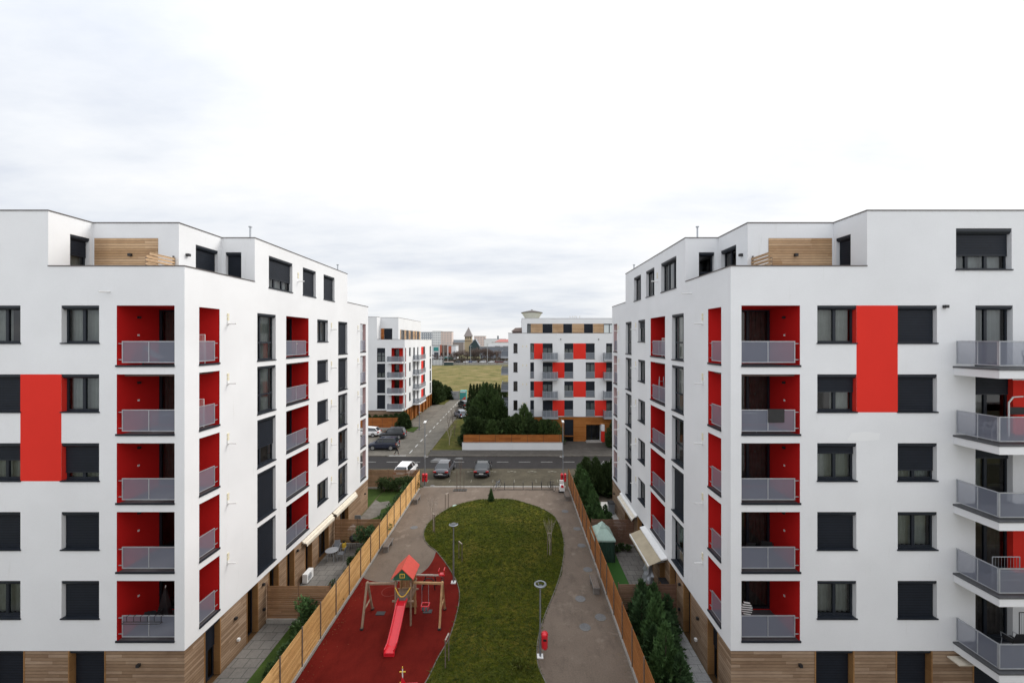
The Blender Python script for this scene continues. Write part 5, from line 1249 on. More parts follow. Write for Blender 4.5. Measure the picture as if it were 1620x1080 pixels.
# ------------------------------------------------------------------ playground
LX = -6.27
T = thing('playground_tower', 'wooden play tower with red roof, red slide and swing beams on both sides', 'play tower', (LX, 22.8, 0))
def timber(name, p, q, w, key, parent=T, h=None):
    m = MB(); m.bar(p, q, w, key, h); o = m.build(name, parent); b_ = o.modifiers.new('b', 'BEVEL'); b_.width = .008; return o
for i, (dx, y) in enumerate(((-.42, 22.75), (.42, 22.75), (-.42, 23.75), (.42, 23.75))): timber('post', (LX + dx, y, 0), (LX + dx, y, 2.72), .095, 'post_g' if i in (0, 1) else 'post_w')
m = MB()
for i in range(9): m.box(LX - .47, 22.72 + i * .12, 1.42, LX + .47, 22.83 + i * .12, 1.45, 'post_g')
m.build('platform', T)
for y in (22.70, 23.80): timber('platform_beam', (LX - .6, y, 1.38), (LX + .6, y, 1.38), .08, 'post_g')
m = MB()
for s in (-1, 1):
    a = [(LX, 22.5, 3.25), (LX, 24.0, 3.25), (LX + s * .62, 24.0, 2.66), (LX + s * .62, 22.5, 2.66)]
    b_ = [(p[0], p[1], p[2] + .035) for p in a]
    # notched front edge
    m.hexa([a[0], a[1], a[2], a[3], b_[0], b_[1], b_[2], b_[3]], 'redroof'); m.build('roof_panel', T); m = MB()
for y, k in ((22.56, 0), (23.9, 1)):
    m = MB(); m.poly([(LX - .52, y, 2.62), (LX + .52, y, 2.62), (LX + .45, y, 2.78), (LX, y, 3.2), (LX - .45, y, 2.78)], 'green'); m.poly([(LX - .52, y + .03, 2.62), (LX - .45, y + .03, 2.78), (LX, y + .03, 3.2), (LX + .45, y + .03, 2.78), (LX + .52, y + .03, 2.62)], 'green'); g_ = m.build('gable', T)
    m = MB(); q = y - .012 if not k else y + .04; m.box(LX - .14, q, 2.74, LX + .14, q + .01, 2.98, 'yellow'); m.box(LX - .1, q - .006, 2.78, LX - .01, q - .001, 2.94, 'green'); m.box(LX + .01, q - .006, 2.78, LX + .1, q - .001, 2.94, 'green'); m.build('gable_window', g_)
m = MB(); m.path([(LX - .42 + .84 * t / 10, 22.68 - .16 * math.sin(math.pi * t / 10), 2.15 - .42 * math.sin(math.pi * t / 10)) for t in range(11)], .028, 'yellow', 7); m.build('yellow_arch', T)
m = MB()
for i in range(6): m.box(LX + .475, 22.85 + i * .15, 1.46, LX + .495, 22.97 + i * .15, 2.05, 'post_g')
m.box(LX + .497, 22.8, 1.98, LX + .535, 23.75, 2.06, 'post_g'); m.build('guard_panel', T)
m = MB()
for i in range(5): m.box(LX - .40 + i * .165, 23.81, 1.46, LX - .26 + i * .165, 23.83, 2.02, 'post_w')
m.build('guard_panel', T)
# climbing wall on the back
m = MB(); m.hexa([(LX - .38, 24.3, 0), (LX + .38, 24.3, 0), (LX + .38, 24.35, 0), (LX - .38, 24.35, 0), (LX - .38, 23.86, 1.4), (LX + .38, 23.86, 1.4), (LX + .38, 23.91, 1.4), (LX - .38, 23.91, 1.4)], 'post_w'); m.build('climbing_ramp', T)
# slide: a trough with raised sides
m = MB(); prof = [(22.66, 1.44), (22.35, 1.36), (21.55, .66), (20.95, .24), (20.55, .20)]
for i in range(len(prof) - 1):
    (y0, z0), (y1, z1) = prof[i], prof[i + 1]
    x0 = LX - .02 * i; cx0 = LX - .018 * i * 1.5; cx1 = LX - .018 * (i + 1) * 1.5; w = .21
    m.hexa([(cx0 - w, y0, z0 - .03), (cx0 + w, y0, z0 - .03), (cx1 + w, y1, z1 - .03), (cx1 - w, y1, z1 - .03), (cx0 - w, y0, z0), (cx0 + w, y0, z0), (cx1 + w, y1, z1), (cx1 - w, y1, z1)], 'redpl')
    for s in (-1, 1):
        m.hexa([(cx0 + s * w, y0, z0 - .035), (cx0 + s * (w + .05), y0, z0 - .035), (cx1 + s * (w + .05), y1, z1 - .035), (cx1 + s * w, y1, z1 - .035), (cx0 + s * w, y0, z0 + .14), (cx0 + s * (w + .05), y0, z0 + .14), (cx1 + s * (w + .05), y1, z1 + .13), (cx1 + s * w, y1, z1 + .13)], 'redpl')
m.hexa([(LX - .35, 20.5, .0), (LX + .17, 20.5, .0), (LX + .17, 20.62, .0), (LX - .35, 20.62, .0), (LX - .35, 20.48, .2), (LX + .17, 20.48, .2), (LX + .17, 20.62, .2), (LX - .35, 20.62, .2)], 'redpl')
m.build('slide', T)
m = MB(); m.poly([(LX - .26, 22.66, 1.45), (LX + .26, 22.66, 1.45), (LX + .26, 22.66, 1.75), (LX + .2, 22.66, 1.85), (LX - .2, 22.66, 1.85), (LX - .26, 22.66, 1.75)], 'benchc'); m.build('slide_entry', T)
# swing frames
timber('swing_beam', (LX + .45, 23.25, 2.08), (-4.12, 23.25, 2.04), .11, 'post_w'); timber('swing_beam', (LX - .45, 23.25, 2.04), (-8.5, 23.25, 2.02), .11, 'post_g')
for x, k in ((-4.2, 'post_w'), (-8.44, 'post_g')):
    timber('swing_leg', (x, 22.42, 0), (x, 23.22, 2.12), .11, k); timber('swing_leg', (x, 24.1, 0), (x, 23.28, 2.12), .10, k); timber('swing_brace', (x + .0, 22.75, .85), (x, 23.75, .85), .07, k)
for x in (-4.2, -8.44):
    for y in (22.42, 24.1): m = MB(); m.box(x - .08, y - .08, .001, x + .08, y + .08, .09, 'dark'); m.build('post_shoe', T)
sx = -5.16
m = MB()
for dx in (-.19, .19):
    for j in range(12): m.tube((sx + dx, 23.25, 2.0 - j * .115), (sx + dx, 23.25, 1.9 - j * .115), .011, 'rail', n=5)
m.build('swing_chain', T)
m = MB(); m.box(sx - .2, 23.1, .56, sx + .2, 23.4, .6, 'dark'); m.path([(sx - .2, 23.08, .84), (sx + .2, 23.08, .84), (sx + .22, 23.42, .84), (sx - .22, 23.42, .84)], .028, 'redpl', 7, True)
for p in ((-.19, 23.08), (.19, 23.08), (.2, 23.42), (-.2, 23.42), (0, 23.08)): m.tube((sx + p[0], p[1], .6), (sx + p[0], p[1], .84), .02, 'redpl')
m.build('swing_seat', T)
for px, py, l in ((602, 970), (677, 967),) and ((602, 970, 'under the empty left swing beam'), (676.6, 967, 'under the red bucket swing')):
    x, y = G(px, py); m = MB(); m.box(x - .25, y - .16, .005, x + .25, y + .16, .03, 'dark'); tag(m.build('rubber_mat', None, origin=(x, y, 0)), 'small black rubber mat ' + l, 'rubber mat', 'mats under the swings')
# spring seesaw behind the tower
x0, y0 = G(637, 918.5); x0, y0 = -6.4, 26.3
T = thing('seesaw', 'pale beam seesaw with a red seat on a black arch behind the tower', 'seesaw', (-5.6, 26.2, 0))
m = MB(); m.bar((-6.6, 26.3, .78), (-4.75, 26.1, .86), .09, 'birch', .07); m.build('beam', T)
for y in (26.0, 26.45): m = MB(); m.path([(-5.95, y, 0), (-5.85, y, .6), (-5.7, y, .72), (-5.4, y, .72), (-5.25, y, .6), (-5.15, y, 0)], .035, 'dark', 7); m.build('arch', T)
for x, y, z in ((-4.7, 26.1, .86), (-6.6, 26.3, .78)):
    m = MB(); m.hexa([(x - .2, y - .14, z + .04), (x + .16, y - .14, z + .04), (x + .16, y + .14, z + .04), (x - .2, y + .14, z + .04), (x - .16, y - .12, z + .12), (x + .12, y - .12, z + .12), (x + .12, y + .12, z + .12), (x - .16, y + .12, z + .12)], 'redpl'); m.box(x + .1, y - .18, z + .1, x + .15, y + .18, z + .42, 'redpl'); m.path([(x - .22, y - .2, z + .36), (x - .22, y + .2, z + .36)], .022, 'redpl'); m.tube((x - .22, y, z + .04), (x - .22, y, z + .38), .025, 'redpl'); s_ = m.build('seat', T)
    m = MB()
    pts = [(x + .09 * math.cos(t * .9), y + .09 * math.sin(t * .9), .04 + t * (z - .06) / 34 * .9) for t in range(35)]; m.path(pts, .018, 'dark', 5); m.build('spring', T)
# spring ship at the bottom edge
x, y = -4.92, 17.75
T = thing('spring_rider', 'red ship shaped spring rider with a white mast and yellow cross', 'spring rider', (x, y, 0))
m = MB(); pts = [(x + .12 * math.cos(t * .8), y + .12 * math.sin(t * .8), .02 + t * .011) for t in range(36)]; m.path(pts, .022, 'dark', 6); m.build('spring', T)
m = MB()
for s in (-1, 1):
    yy = y + s * .16; m.hexa([(x - .42, yy - .012, .45), (x + .42, yy - .012, .45), (x + .42, yy + .012, .45), (x - .42, yy + .012, .45), (x - .6, yy - .012, .82), (x + .62, yy - .012, .88), (x + .62, yy + .012, .88), (x - .6, yy + .012, .82)], 'redpl')
m.box(x - .4, y - .146, .46, x + .4, y + .146, .49, 'redpl'); m.build('hull', T)
m = MB(); m.box(x - .18, y - .14, .6, x + .12, y + .14, .64, 'yellow'); m.build('seat', T)
m = MB(); m.tube((x, y, .49), (x, y, 1.62), .025, 'whitep'); m.build('mast', T)
m = MB(); m.bar((x - .13, y, 1.48), (x + .13, y, 1.48), .035, 'yellow'); m.bar((x, y, 1.621), (x, y, 1.70), .035, 'yellow'); m.bar((x - .12, y, 1.02), (x + .12, y, 1.02), .03, 'yellow'); m.build('cross', T)
m = MB(); m.poly([(x - .02, y - .03, 1.3), (x + .17, y - .03, 1.0), (x + .1, y - .03, .92), (x - .08, y - .03, .95)], 'redpl'); m.poly([(x - .02, y - .035, 1.3), (x - .08, y - .035, .95), (x + .1, y - .035, .92), (x + .17, y - .035, 1.0)], 'redpl'); m.build('sail', T)

# ------------------------------------------------------------------ cars
def car(label, loc, rz, key, kind='sedan', group=None, L=4.6, plate=True, cat='car'):
    T = thing('parked_car', label, cat, (0, 0, 0), group)
    hs = {'sedan': 1.0, 'hatch': 1.02, 'suv': 1.16}[kind]; l = L / 2
    st = [(-l, .42, .70, .74), (-l + .06, .30, .88, .82), (-l + .35, .24, .97, .885), (-l * .5, .22, .99, .9), (0, .22, .97, .905), (l * .42, .22, .95, .905), (l * .62, .22, .92, .9), (l - .35, .24, .80, .86), (l - .06, .28, .68, .78), (l, .40, .58, .68)]
    m = MB(); k = m.m(key); n = 0
    for (y, zb, zt, w) in st:
        zt *= hs; zm = zb + (zt - zb) * .55
        r_ = [(-w * .9, zb), (-w, zb + .1), (-w * 1.0, zm), (-w * .95, zt - .05), (-w * .86, zt), (0, zt + .03), (w * .86, zt), (w * .95, zt - .05), (w, zm), (w, zb + .1), (w * .9, zb)]
        for (x, z) in r_: m.v.append((x, y, z))
    N = 11
    for i in range(len(st) - 1):
        for j in range(N):
            a = i * N + j; b = i * N + (j + 1) % N; m.f.append((a, b, b + N, a + N)); m.mi.append(k)
    m.f.append(tuple(range(N))); m.mi.append(k); m.f.append(tuple(range((len(st) - 1) * N, len(st) * N))[::-1]); m.mi.append(k)
    body = m.build('body', T, smooth=True); sb = body.modifiers.new('s', 'SUBSURF'); sb.levels = sb.render_levels = 1
    # cabin
    if kind == 'sedan': c = [(-l + .62, .97, .78), (-l + 1.35, 1.38, .60), (-.15, 1.45, .62), (.45, 1.41, .61), (l - 1.15, .94, .76)]
    elif kind == 'hatch': c = [(-l + .12, .97, .76), (-l + .55, 1.36, .60), (-.1, 1.46, .63), (.5, 1.42, .62), (l - 1.05, .94, .76)]
    else: c = [(-l + .1, 1.0, .78), (-l + .35, 1.40, .64), (-.2, 1.44, .66), (.5, 1.41, .65), (l - 1.1, .96, .77)]
    c = [(y, z * hs + .02, w) for y, z, w in c]; bw = .80; zbelt = .97 * hs
    rf = MB(); gl = MB()
    rf.poly([(-c[1][2], c[1][0], c[1][1]), (c[1][2], c[1][0], c[1][1]), (c[2][2], c[2][0], c[2][1]), (-c[2][2], c[2][0], c[2][1])], key, (0, 0, 1)); rf.poly([(-c[2][2], c[2][0], c[2][1]), (c[2][2], c[2][0], c[2][1]), (c[3][2], c[3][0], c[3][1]), (-c[3][2], c[3][0], c[3][1])], key, (0, 0, 1))
    gl.poly([(-c[0][2], c[0][0], zbelt), (c[0][2], c[0][0], zbelt), (c[1][2], c[1][0], c[1][1]), (-c[1][2], c[1][0], c[1][1])], 'carglass', (0, -1, .5)); gl.poly([(-c[4][2], c[4][0], zbelt - .03), (c[4][2], c[4][0], zbelt - .03), (c[3][2], c[3][0], c[3][1]), (-c[3][2], c[3][0], c[3][1])], 'carglass', (0, 1, .5))
    for s in (-1, 1):
        top = [(s * c[i][2], c[i][0], c[i][1]) for i in (1, 2, 3)]
        gl.poly([(s * c[0][2], c[0][0], zbelt), (s * .83, c[1][0], zbelt), (s * .84, c[2][0], zbelt), (s * .84, c[3][0], zbelt), (s * c[4][2], c[4][0], zbelt - .03)] + top[::-1], 'carglass')
        for (ya, yb, wa) in ((c[1][0], c[0][0], .08), (c[2][0] + .1, c[2][0] + .12, .07), (c[3][0], c[4][0], .07)):
            za = c[2][1] if wa == .07 and ya == c[2][0] + .1 else (c[1][1] if yb == c[0][0] else c[3][1]); xa = c[1][2] if yb == c[0][0] else c[3][2]
            xb = c[0][2] if yb == c[0][0] else (.84 if ya == c[2][0] + .1 else c[4][2])
            rf.bar((s * (xa + .005), ya, za), (s * (xb + .005), yb, zbelt), wa, key, .05)
        if kind == 'suv': rf.bar((s * .6, c[1][0] + .1, c[1][1] + .05), (s * .6, c[3][0], c[3][1] + .05), .04, 'rim')
    rf.build('roof', T); gl.build('car_window', T)
    for y in (-l + .85, l - .85):
        for s in (-1, 1):
            r = .33 * (1.08 if kind == 'suv' else 1); m = MB(); m.tube((s * .70, y, r), (s * .915, y, r), r, 'tyre', n=22); w = m.build('wheel', T)
            m = MB(); m.tube((s * .90, y, r), (s * .925, y, r), r * .66, 'rim', n=16); m.build('rim', w)
    for s in (-1, 1):
        m = MB(); m.box(min(s * .50, s * .86), -l - .012, .70 * hs, max(s * .50, s * .86), -l + .16, .86 * hs, 'tail'); m.build('tail_light', T)
        m = MB(); m.box(min(s * .45, s * .74), l - .16, .55 * hs, max(s * .45, s * .74), l - .0, .68 * hs, 'rim'); m.build('headlight', T)
        m = MB(); m.box(min(s * .86, s * 1.02), c[3][0] + .25, .95 * hs, max(s * .86, s * 1.02), c[3][0] + .37, 1.08 * hs, key); m.build('wing_mirror', T)
    m = MB(); m.box(-.26, -l - .03, .5, .26, -l - .004, .62, 'plate'); m.build('number_plate', T)
    m = MB(); m.box(-.78, -l - .022, .24, .78, -l + .2, .40, 'dark'); m.build('bumper', T)
    T.location = loc; T.rotation_euler = (0, 0, rz); return T
g = 'cars parked facing the road'
def at(px, py, rear=True): x, y = G(px, py); return x, y
x, y = G(698, 757.5); car('dark grey sedan parked left of the black one, its rear to the courtyard', (x + .02, y + 2.3, 0), R(-3), 'dark_grey_paint', 'sedan', g)
x, y = G(761.5, 757.5); car('black sedan parked alone in front of the bicycle rack', (x, y + 2.3, 0), R(-1), 'black_paint', 'sedan', g, 4.4)
car('white hatchback parked behind the end fence of the left gardens', (-12.9, 48.1, 0), R(-4), 'white_paint', 'hatch', g, 4.1)
car('white car glimpsed over the dark hedge beside the right block', (10.9, 48.0, 0), R(0), 'white_paint', 'hatch', g, 4.1)
g = 'cars in the side street parking'
x, y = G(628, 697); car('black family car beyond the navy one in the side parking', (PX(619, 65.3), 66.1, 0), R(90), 'black_paint', 'suv', g, 4.1)
car('navy blue off-roader nearest the person in the side parking', (PX(606.5, 59.5), 59.6, 0), R(90), 'navy_paint', 'suv', g, 4.3)
car('white car half hidden by the left block in the side parking', (PX(582, 68), 67.6, 0), R(90), 'white_paint', 'hatch', g, 4.2)
car('blue-grey car parked by the verge beside the dark conifers', (PX(728, 84), 84.5, .0), R(28), 'blue_grey_paint', 'hatch', g, 4.2)
car('black car farthest up the side street by the conifers', (PX(733, 95), 96, 0), R(30), 'black_paint', 'suv', g, 4.2)

# ------------------------------------------------------------------ the walker
def skin(name, verts, edges, radii, mat, parent, root=0):
    me = bpy.data.meshes.new(name); me.from_pydata(verts, edges, []); me.materials.append(M[mat])
    o = bpy.data.objects.new(name, me); COL.objects.link(o)
    if parent is not None: o.parent = parent
    md = o.modifiers.new('skin', 'SKIN'); me.skin_vertices[0].data[root].use_root = True
    for i, r in enumerate(radii): me.skin_vertices[0].data[i].radius = (r, r) if not isinstance(r, tuple) else r
    md.use_smooth_shade = True; s = o.modifiers.new('sub', 'SUBSURF'); s.levels = s.render_levels = 1; return o
x, y = G(627.5, 719.5)
T = thing('person', 'person in a dark brown coat and black trousers walking past the navy car', 'person', (0, 0, 0))
# facing +x, mid-stride
V = [(0, 0, .92), (.0, 0, 1.12), (.01, 0, 1.36), (.02, 0, 1.47), (.035, 0, 1.55), (.04, 0, 1.66),
     (0, .09, .90), (.14, .10, .50), (.22, .10, .09), (.34, .10, .04), (0, -.09, .90), (-.06, -.10, .50), (-.32, -.10, .14), (-.24, -.10, .05),
     (.01, .17, 1.38), (-.09, .22, 1.12), (-.02, .23, .90), (.01, -.17, 1.38), (.08, -.22, 1.12), (.22, -.21, .95)]
E = [(0, 1), (1, 2), (2, 3), (3, 4), (4, 5), (0, 6), (6, 7), (7, 8), (8, 9), (0, 10), (10, 11), (11, 12), (12, 13), (2, 14), (14, 15), (15, 16), (2, 17), (17, 18), (18, 19)]
Rr = [.12, .12, .13, .055, .085, .085, .085, .055, .04, .035, .085, .055, .04, .035, .06, .042, .03, .06, .042, .03]
for hnd, (hx, hy, hz), sy in ((16, (-.02, .23, .90), 1), (19, (.22, -.21, .95), -1)):
    b0 = len(V); V.append((hx + .03, hy, hz - .07)); Rr.append(.026); E.append((hnd, b0))
    for f in range(5):
        o1 = len(V); yy = hy + (f - 2) * .018; V.append((hx + .05 + (.0 if f else .02), yy, hz - .12 + (.03 if f == 0 else 0))); V.append((hx + .055, yy, hz - .155 + abs(f - 2) * .008)); Rr += [.009, .008]; E += [(b0, o1), (o1, o1 + 1)]
skin('body', V, E, Rr, 'skin', T)
skin('coat', [(0, 0, .80), (.0, 0, 1.05), (.01, 0, 1.36), (.015, 0, 1.44), (.01, .17, 1.38), (-.09, .22, 1.12), (-.03, .23, .94), (.01, -.17, 1.38), (.08, -.22, 1.12), (.19, -.21, .98)], [(0, 1), (1, 2), (2, 3), (2, 4), (4, 5), (5, 6), (2, 7), (7, 8), (8, 9)], [(.17, .2), (.15, .17), (.15, .17), .08, .085, .06, .05, .085, .06, .05], 'coat', T)
skin('trousers', [(0, 0, .9), (0, .09, .86), (.14, .10, .50), (.215, .10, .13), (0, -.09, .86), (-.06, -.10, .50), (-.30, -.10, .17)], [(0, 1), (1, 2), (2, 3), (0, 4), (4, 5), (5, 6)], [.13, .10, .07, .055, .10, .07, .055], 'trous', T)
skin('hair', [(.02, 0, 1.60), (.02, 0, 1.70)], [(0, 1)], [.095, .09], 'coat', T)
for yy, xx in ((.1, .24), (-.1, -.33)): m = MB(); m.hexa([(xx - .05, yy - .045, 0 if xx > 0 else .06), (xx + .18, yy - .04, 0), (xx + .18, yy + .04, 0), (xx - .05, yy + .045, 0 if xx > 0 else .06), (xx - .05, yy - .04, .1), (xx + .15, yy - .035, .06), (xx + .15, yy + .035, .06), (xx - .05, yy + .04, .1)], 'dark'); m.build('shoe', T)
T.location = (x, y, 0)

# ------------------------------------------------------------------ things in the gardens
x, y = 6.3, 30.15
T = thing('gazebo', 'small dark green garden tent with a pale green canopy roof', 'gazebo', (x, y, 0))
m = MB(); w, dd = .68, 1.0
ev = [(x - w - .06, y - dd - .06, 1.62), (x + w + .06, y - dd - .06, 1.62), (x + w + .06, y + dd + .06, 1.62), (x - w - .06, y + dd + .06, 1.62)]; mid = [(x - .2, y - .28, 2.2), (x + .2, y - .28, 2.2), (x + .2, y + .28, 2.2), (x - .2, y + .28, 2.2)]
for i in range(4): j = (i + 1) % 4; m.poly([ev[i], ev[j], mid[j], mid[i]], 'gaz_r'); m.poly([ev[i], ev[j], (ev[j][0], ev[j][1], 1.50), (ev[i][0], ev[i][1], 1.50)], 'gaz_r')
m.build('canopy', T)
m = MB(); lo = [(a + (a - x) * .35, b_ + (b_ - y) * .25, 2.19) for a, b_, c_ in mid]; ap = [(x - .02, y - .15, 2.45), (x + .02, y - .15, 2.45), (x + .02, y + .15, 2.45), (x - .02, y + .15, 2.45)]
for i in range(4): j = (i + 1) % 4; m.poly([lo[i], lo[j], ap[j], ap[i]], 'gaz_r')
m.poly(ap, 'gaz_r'); m.build('vent_cap', T)
for (x0, y0_, x1, y1) in ((-w, -dd, w, -dd), (w, -dd, w, dd), (w, dd, -w, dd), (-w, dd, -w, -dd)):
    m = MB(); n = 18
    for i in range(n):
        t0, t1 = i / n, (i + 1) / n; o0 = .03 * math.sin(i * 1.9); o1 = .03 * math.sin((i + 1) * 1.9); nx, ny = (0, 1) if y0_ == y1 else (1, 0)
        p0 = (x + x0 + (x1 - x0) * t0 + nx * o0, y + y0_ + (y1 - y0_) * t0 + ny * o0); p1 = (x + x0 + (x1 - x0) * t1 + nx * o1, y + y0_ + (y1 - y0_) * t1 + ny * o1)
        m.poly([(*p0, .02), (*p1, .02), (*p1, 1.6), (*p0, 1.6)], 'gaz_w')
    m.build('side_curtain', T)
for sx_ in (-1, 1):
    for sy_ in (-1, 1): m = MB(); m.tube((x + sx_ * w, y + sy_ * dd, 0), (x + sx_ * w, y + sy_ * dd, 1.6), .025, 'dark'); m.build('pole', T)
def chair(label, x, y, z, rz, key, name='garden_chair', cat='chair', group=None, metal=True):
    T = thing(name, label, cat, (0, 0, 0), group)
    m = MB(); m.box(-.22, -.22, .42, .22, .22, .46, key); m.build('seat', T); m = MB(); m.hexa([(-.22, .2, .47), (.22, .2, .47), (.22, .23, .47), (-.22, .23, .47), (-.2, .3, .88), (.2, .3, .88), (.2, .33, .88), (-.2, .33, .88)], key); m.build('backrest', T)
    for sx_ in (-1, 1):
        for sy_ in (-1, 1): m = MB(); m.tube((sx_ * .21, sy_ * .21, 0), (sx_ * .19, sy_ * .19, .42), .015, 'rail' if metal else 'dark', n=6); m.build('leg', T)
        m = MB(); m.path([(sx_ * .23, -.18, .46), (sx_ * .25, -.18, .64), (sx_ * .25, .22, .66)], .014, 'rail' if metal else 'dark', 6); m.build('armrest', T)
    T.location = (x, y, z); T.rotation_euler = (0, 0, rz); return T
def table(label, x, y, z, r, top, key='rail', name='patio_table', h=.72):
    T = thing(name, label, 'table', (x, y, z)); m = MB(); m.lathe((x, y, z + h), [(0, -.02), (r, -.02), (r, 0), (0, 0)], top, 28); m.build('tabletop', T)
    for j in range(4): t = j * 1.57 + .78; m = MB(); m.tube((x + r * .75 * math.cos(t), y + r * .75 * math.sin(t), z), (x + r * .5 * math.cos(t), y + r * .5 * math.sin(t), z + h - .02), .018, key, n=6); m.build('leg', T)
table('round pale glass table on the left patio under the awning', -13.25, 29.5, .012, .45, 'rail')
chair('grey chair on the patio beside the round glass table', -12.6, 29.6, .012, R(-90), 'pole'); chair('grey chair behind the round glass table by the patio door', -13.3, 30.35, .012, R(10), 'pole')
x, y = -12.3, 31.0
T = thing('barbecue', 'black kettle barbecue on legs against the left divider fence', 'barbecue', (x, y, .012))
m = MB(); m.lathe((x, y, .85), [(0, -.25), (.2, -.2), (.3, -.02), (.3, 0)], 'dark', 20); m.build('bowl', T, smooth=True); m = MB(); m.lathe((x, y, .855), [(.31, 0), (.27, .14), (.12, .24), (0, .26)], 'dark', 20); m.build('lid', T, smooth=True)
for j in range(3): t = j * 2.1; m = MB(); m.tube((x + .32 * math.cos(t), y + .32 * math.sin(t), .012), (x + .18 * math.cos(t), y + .18 * math.sin(t), .66), .016, 'dark', n=6); m.build('leg', T)
m = MB(); m.box(x + .32, y - .16, .80, x + .65, y + .16, .83, 'dark'); m.build('side_shelf', T)
x, y = -13.0, 31.0
T = thing('gas_bottle', 'yellow gas bottle beside the black barbecue', 'gas bottle', (x, y, .012)); m = MB(); m.lathe((x, y, .012), [(0, 0), (.15, .02), (.16, .1), (.16, .42), (.1, .52), (.04, .55)], 'yellow', 18); m.build('body', T, smooth=True); m = MB(); m.lathe((x, y, .57), [(.09, -.03), (.1, .08), (.085, .08)], 'dark', 14); m.tube((x, y, .56), (x, y, .63), .03, 'rim'); m.build('valve', T)
def ac(label, x, y, z, key='whitep'):
    T = thing('ac_unit', label, 'air conditioner', (x, y, z), 'white air conditioners'); m = MB(); m.box(x - .16, y - .42, z + .04, x + .16, y + .42, z + .62, key); o = m.build('casing', T); b_ = o.modifiers.new('b', 'BEVEL'); b_.width = .015
    m = MB(); m.path([(x + .17, y - .08 + .22 * math.cos(t * math.pi / 8), z + .33 + .22 * math.sin(t * math.pi / 8)) for t in range(16)], .012, 'pole', 5, True); m.path([(x + .17, y - .08 + .12 * math.cos(t * math.pi / 6), z + .33 + .12 * math.sin(t * math.pi / 6)) for t in range(12)], .01, 'pole', 5, True)
    for t in range(6): a = t * math.pi / 6; m.tube((x + .17, y - .08 + .22 * math.cos(a), z + .33 + .22 * math.sin(a)), (x + .17, y - .08 - .22 * math.cos(a), z + .33 - .22 * math.sin(a)), .006, 'pole', n=4)
    m.build('fan_grille', T)
    for s in (-.3, .3): m = MB(); m.box(x - .17, y + s - .03, z, x + .17, y + s + .03, z + .038, 'dark'); m.build('foot', T)
ac('white air conditioner standing at the near end of the left patio', -13.7, 27.0, .012); ac('white air conditioner behind the barbecue fence', -13.4, 33.4, .01)
# right hand garden: covered furniture, crate, plants
x, y = 8.3, 25.9
T = thing('covered_furniture', 'garden furniture wrapped in crumpled grey plastic sheeting', 'covered furniture', (x, y, .014))
rs = np.random.RandomState(3); m = MB(); pr = []
for i in range(9):
    for j in range(14):
        t = j * 6.283 / 14; z = i / 8; rr = (.36 * (1 - .55 * z ** 2.2)) * (1 + .16 * rs.randn()); m.v.append((x + rr * math.cos(t), y + rr * 1.2 * math.sin(t), .016 + z * 1.72 + .03 * rs.randn() * (i > 0)))
k = m.m('rail')
for i in range(8):
    for j in range(14): a = i * 14 + j; b_ = i * 14 + (j + 1) % 14; m.f.append((a, b_, b_ + 14, a + 14)); m.mi.append(k)
m.f.append(tuple(range(8 * 14, 9 * 14))); m.mi.append(k); m.build('sheeting', T); m = MB(); m.path([(x + .37 * math.cos(t * .628), y + .44 * math.sin(t * .628), .55) for t in range(10)], .012, 'dark', 5, True); m.build('strap', T)
x, y = 8.75, 24.3
T = thing('storage_shelf', 'dark shelf with a green tray under the beige awning', 'shelf', (x, y, .014))
for z in (.4, .95, 1.45): m = MB(); m.box(x - .2, y - .5, z, x + .24, y + .5, z + .03, 'dark'); m.build('shelf', T)
for dx in (-.18, .2):
    for dy in (-.48, .45): m = MB(); m.box(x + dx, y + dy, .014, x + dx + .03, y + dy + .03, 1.5, 'dark'); m.build('upright', T)
m = MB(); m.box(x - .19, y - .45, .432, x + .15, y + .1, .5, 'green'); m.build('tray', T)
for i, (yy, s) in enumerate(((30.6, .4), (30.8, .45), (30.7, .5))): shrub('dark pot plant by the divider fence behind the right patio', (7.4 + .45 * i, yy, .014), .16, s, 150 + i, key='cyp_d', n=350, group='pot plants on the right patio')
def wheelie(label, x, y, z, key):
    T = thing('wheeled_bin', label, 'wheeled bin', (x, y, z)); m = MB(); m.hexa([(x - .22, y - .26, z + .06), (x + .22, y - .26, z + .06), (x + .22, y + .26, z + .06), (x - .22, y + .26, z + .06), (x - .28, y - .34, z + .98), (x + .28, y - .34, z + .98), (x + .28, y + .34, z + .98), (x - .28, y + .34, z + .98)], key); m.build('body', T)
    m = MB(); m.hexa([(x - .3, y - .37, z + .985), (x + .3, y - .37, z + .985), (x + .3, y + .37, z + .985), (x - .3, y + .37, z + .985), (x - .26, y - .3, z + 1.06), (x + .26, y - .3, z + 1.06), (x + .26, y + .3, z + 1.08), (x - .26, y + .3, z + 1.08)], 'dark'); m.build('lid', T)
    for s in (-1, 1): m = MB(); m.tube((x + s * .2, y + .26, z + .1), (x + s * .26, y + .26, z + .1), .1, 'tyre', n=12); m.build('wheel', T)
wheelie('dark grey wheeled bin on the white patio behind the gazebo', 8.62, 37.4, .014, 'pole')
for i, (x, y, h) in enumerate(((8.35, 33.0, .7), (8.7, 33.3, .95))): m = MB(); m.lathe((x, y, .01), [(0, 0), (.16, 0), (.2, h * .9), (.21, h), (.17, h)], 'whitep' if i == 0 else 'rail', 16); tag(m.build('garden_pot', None, origin=(x, y, 0), smooth=True), ('white pot on the ground behind the divider near the small awning', 'taller grey pot by the wall behind the divider')[i], 'pot', 'pots behind the right divider')
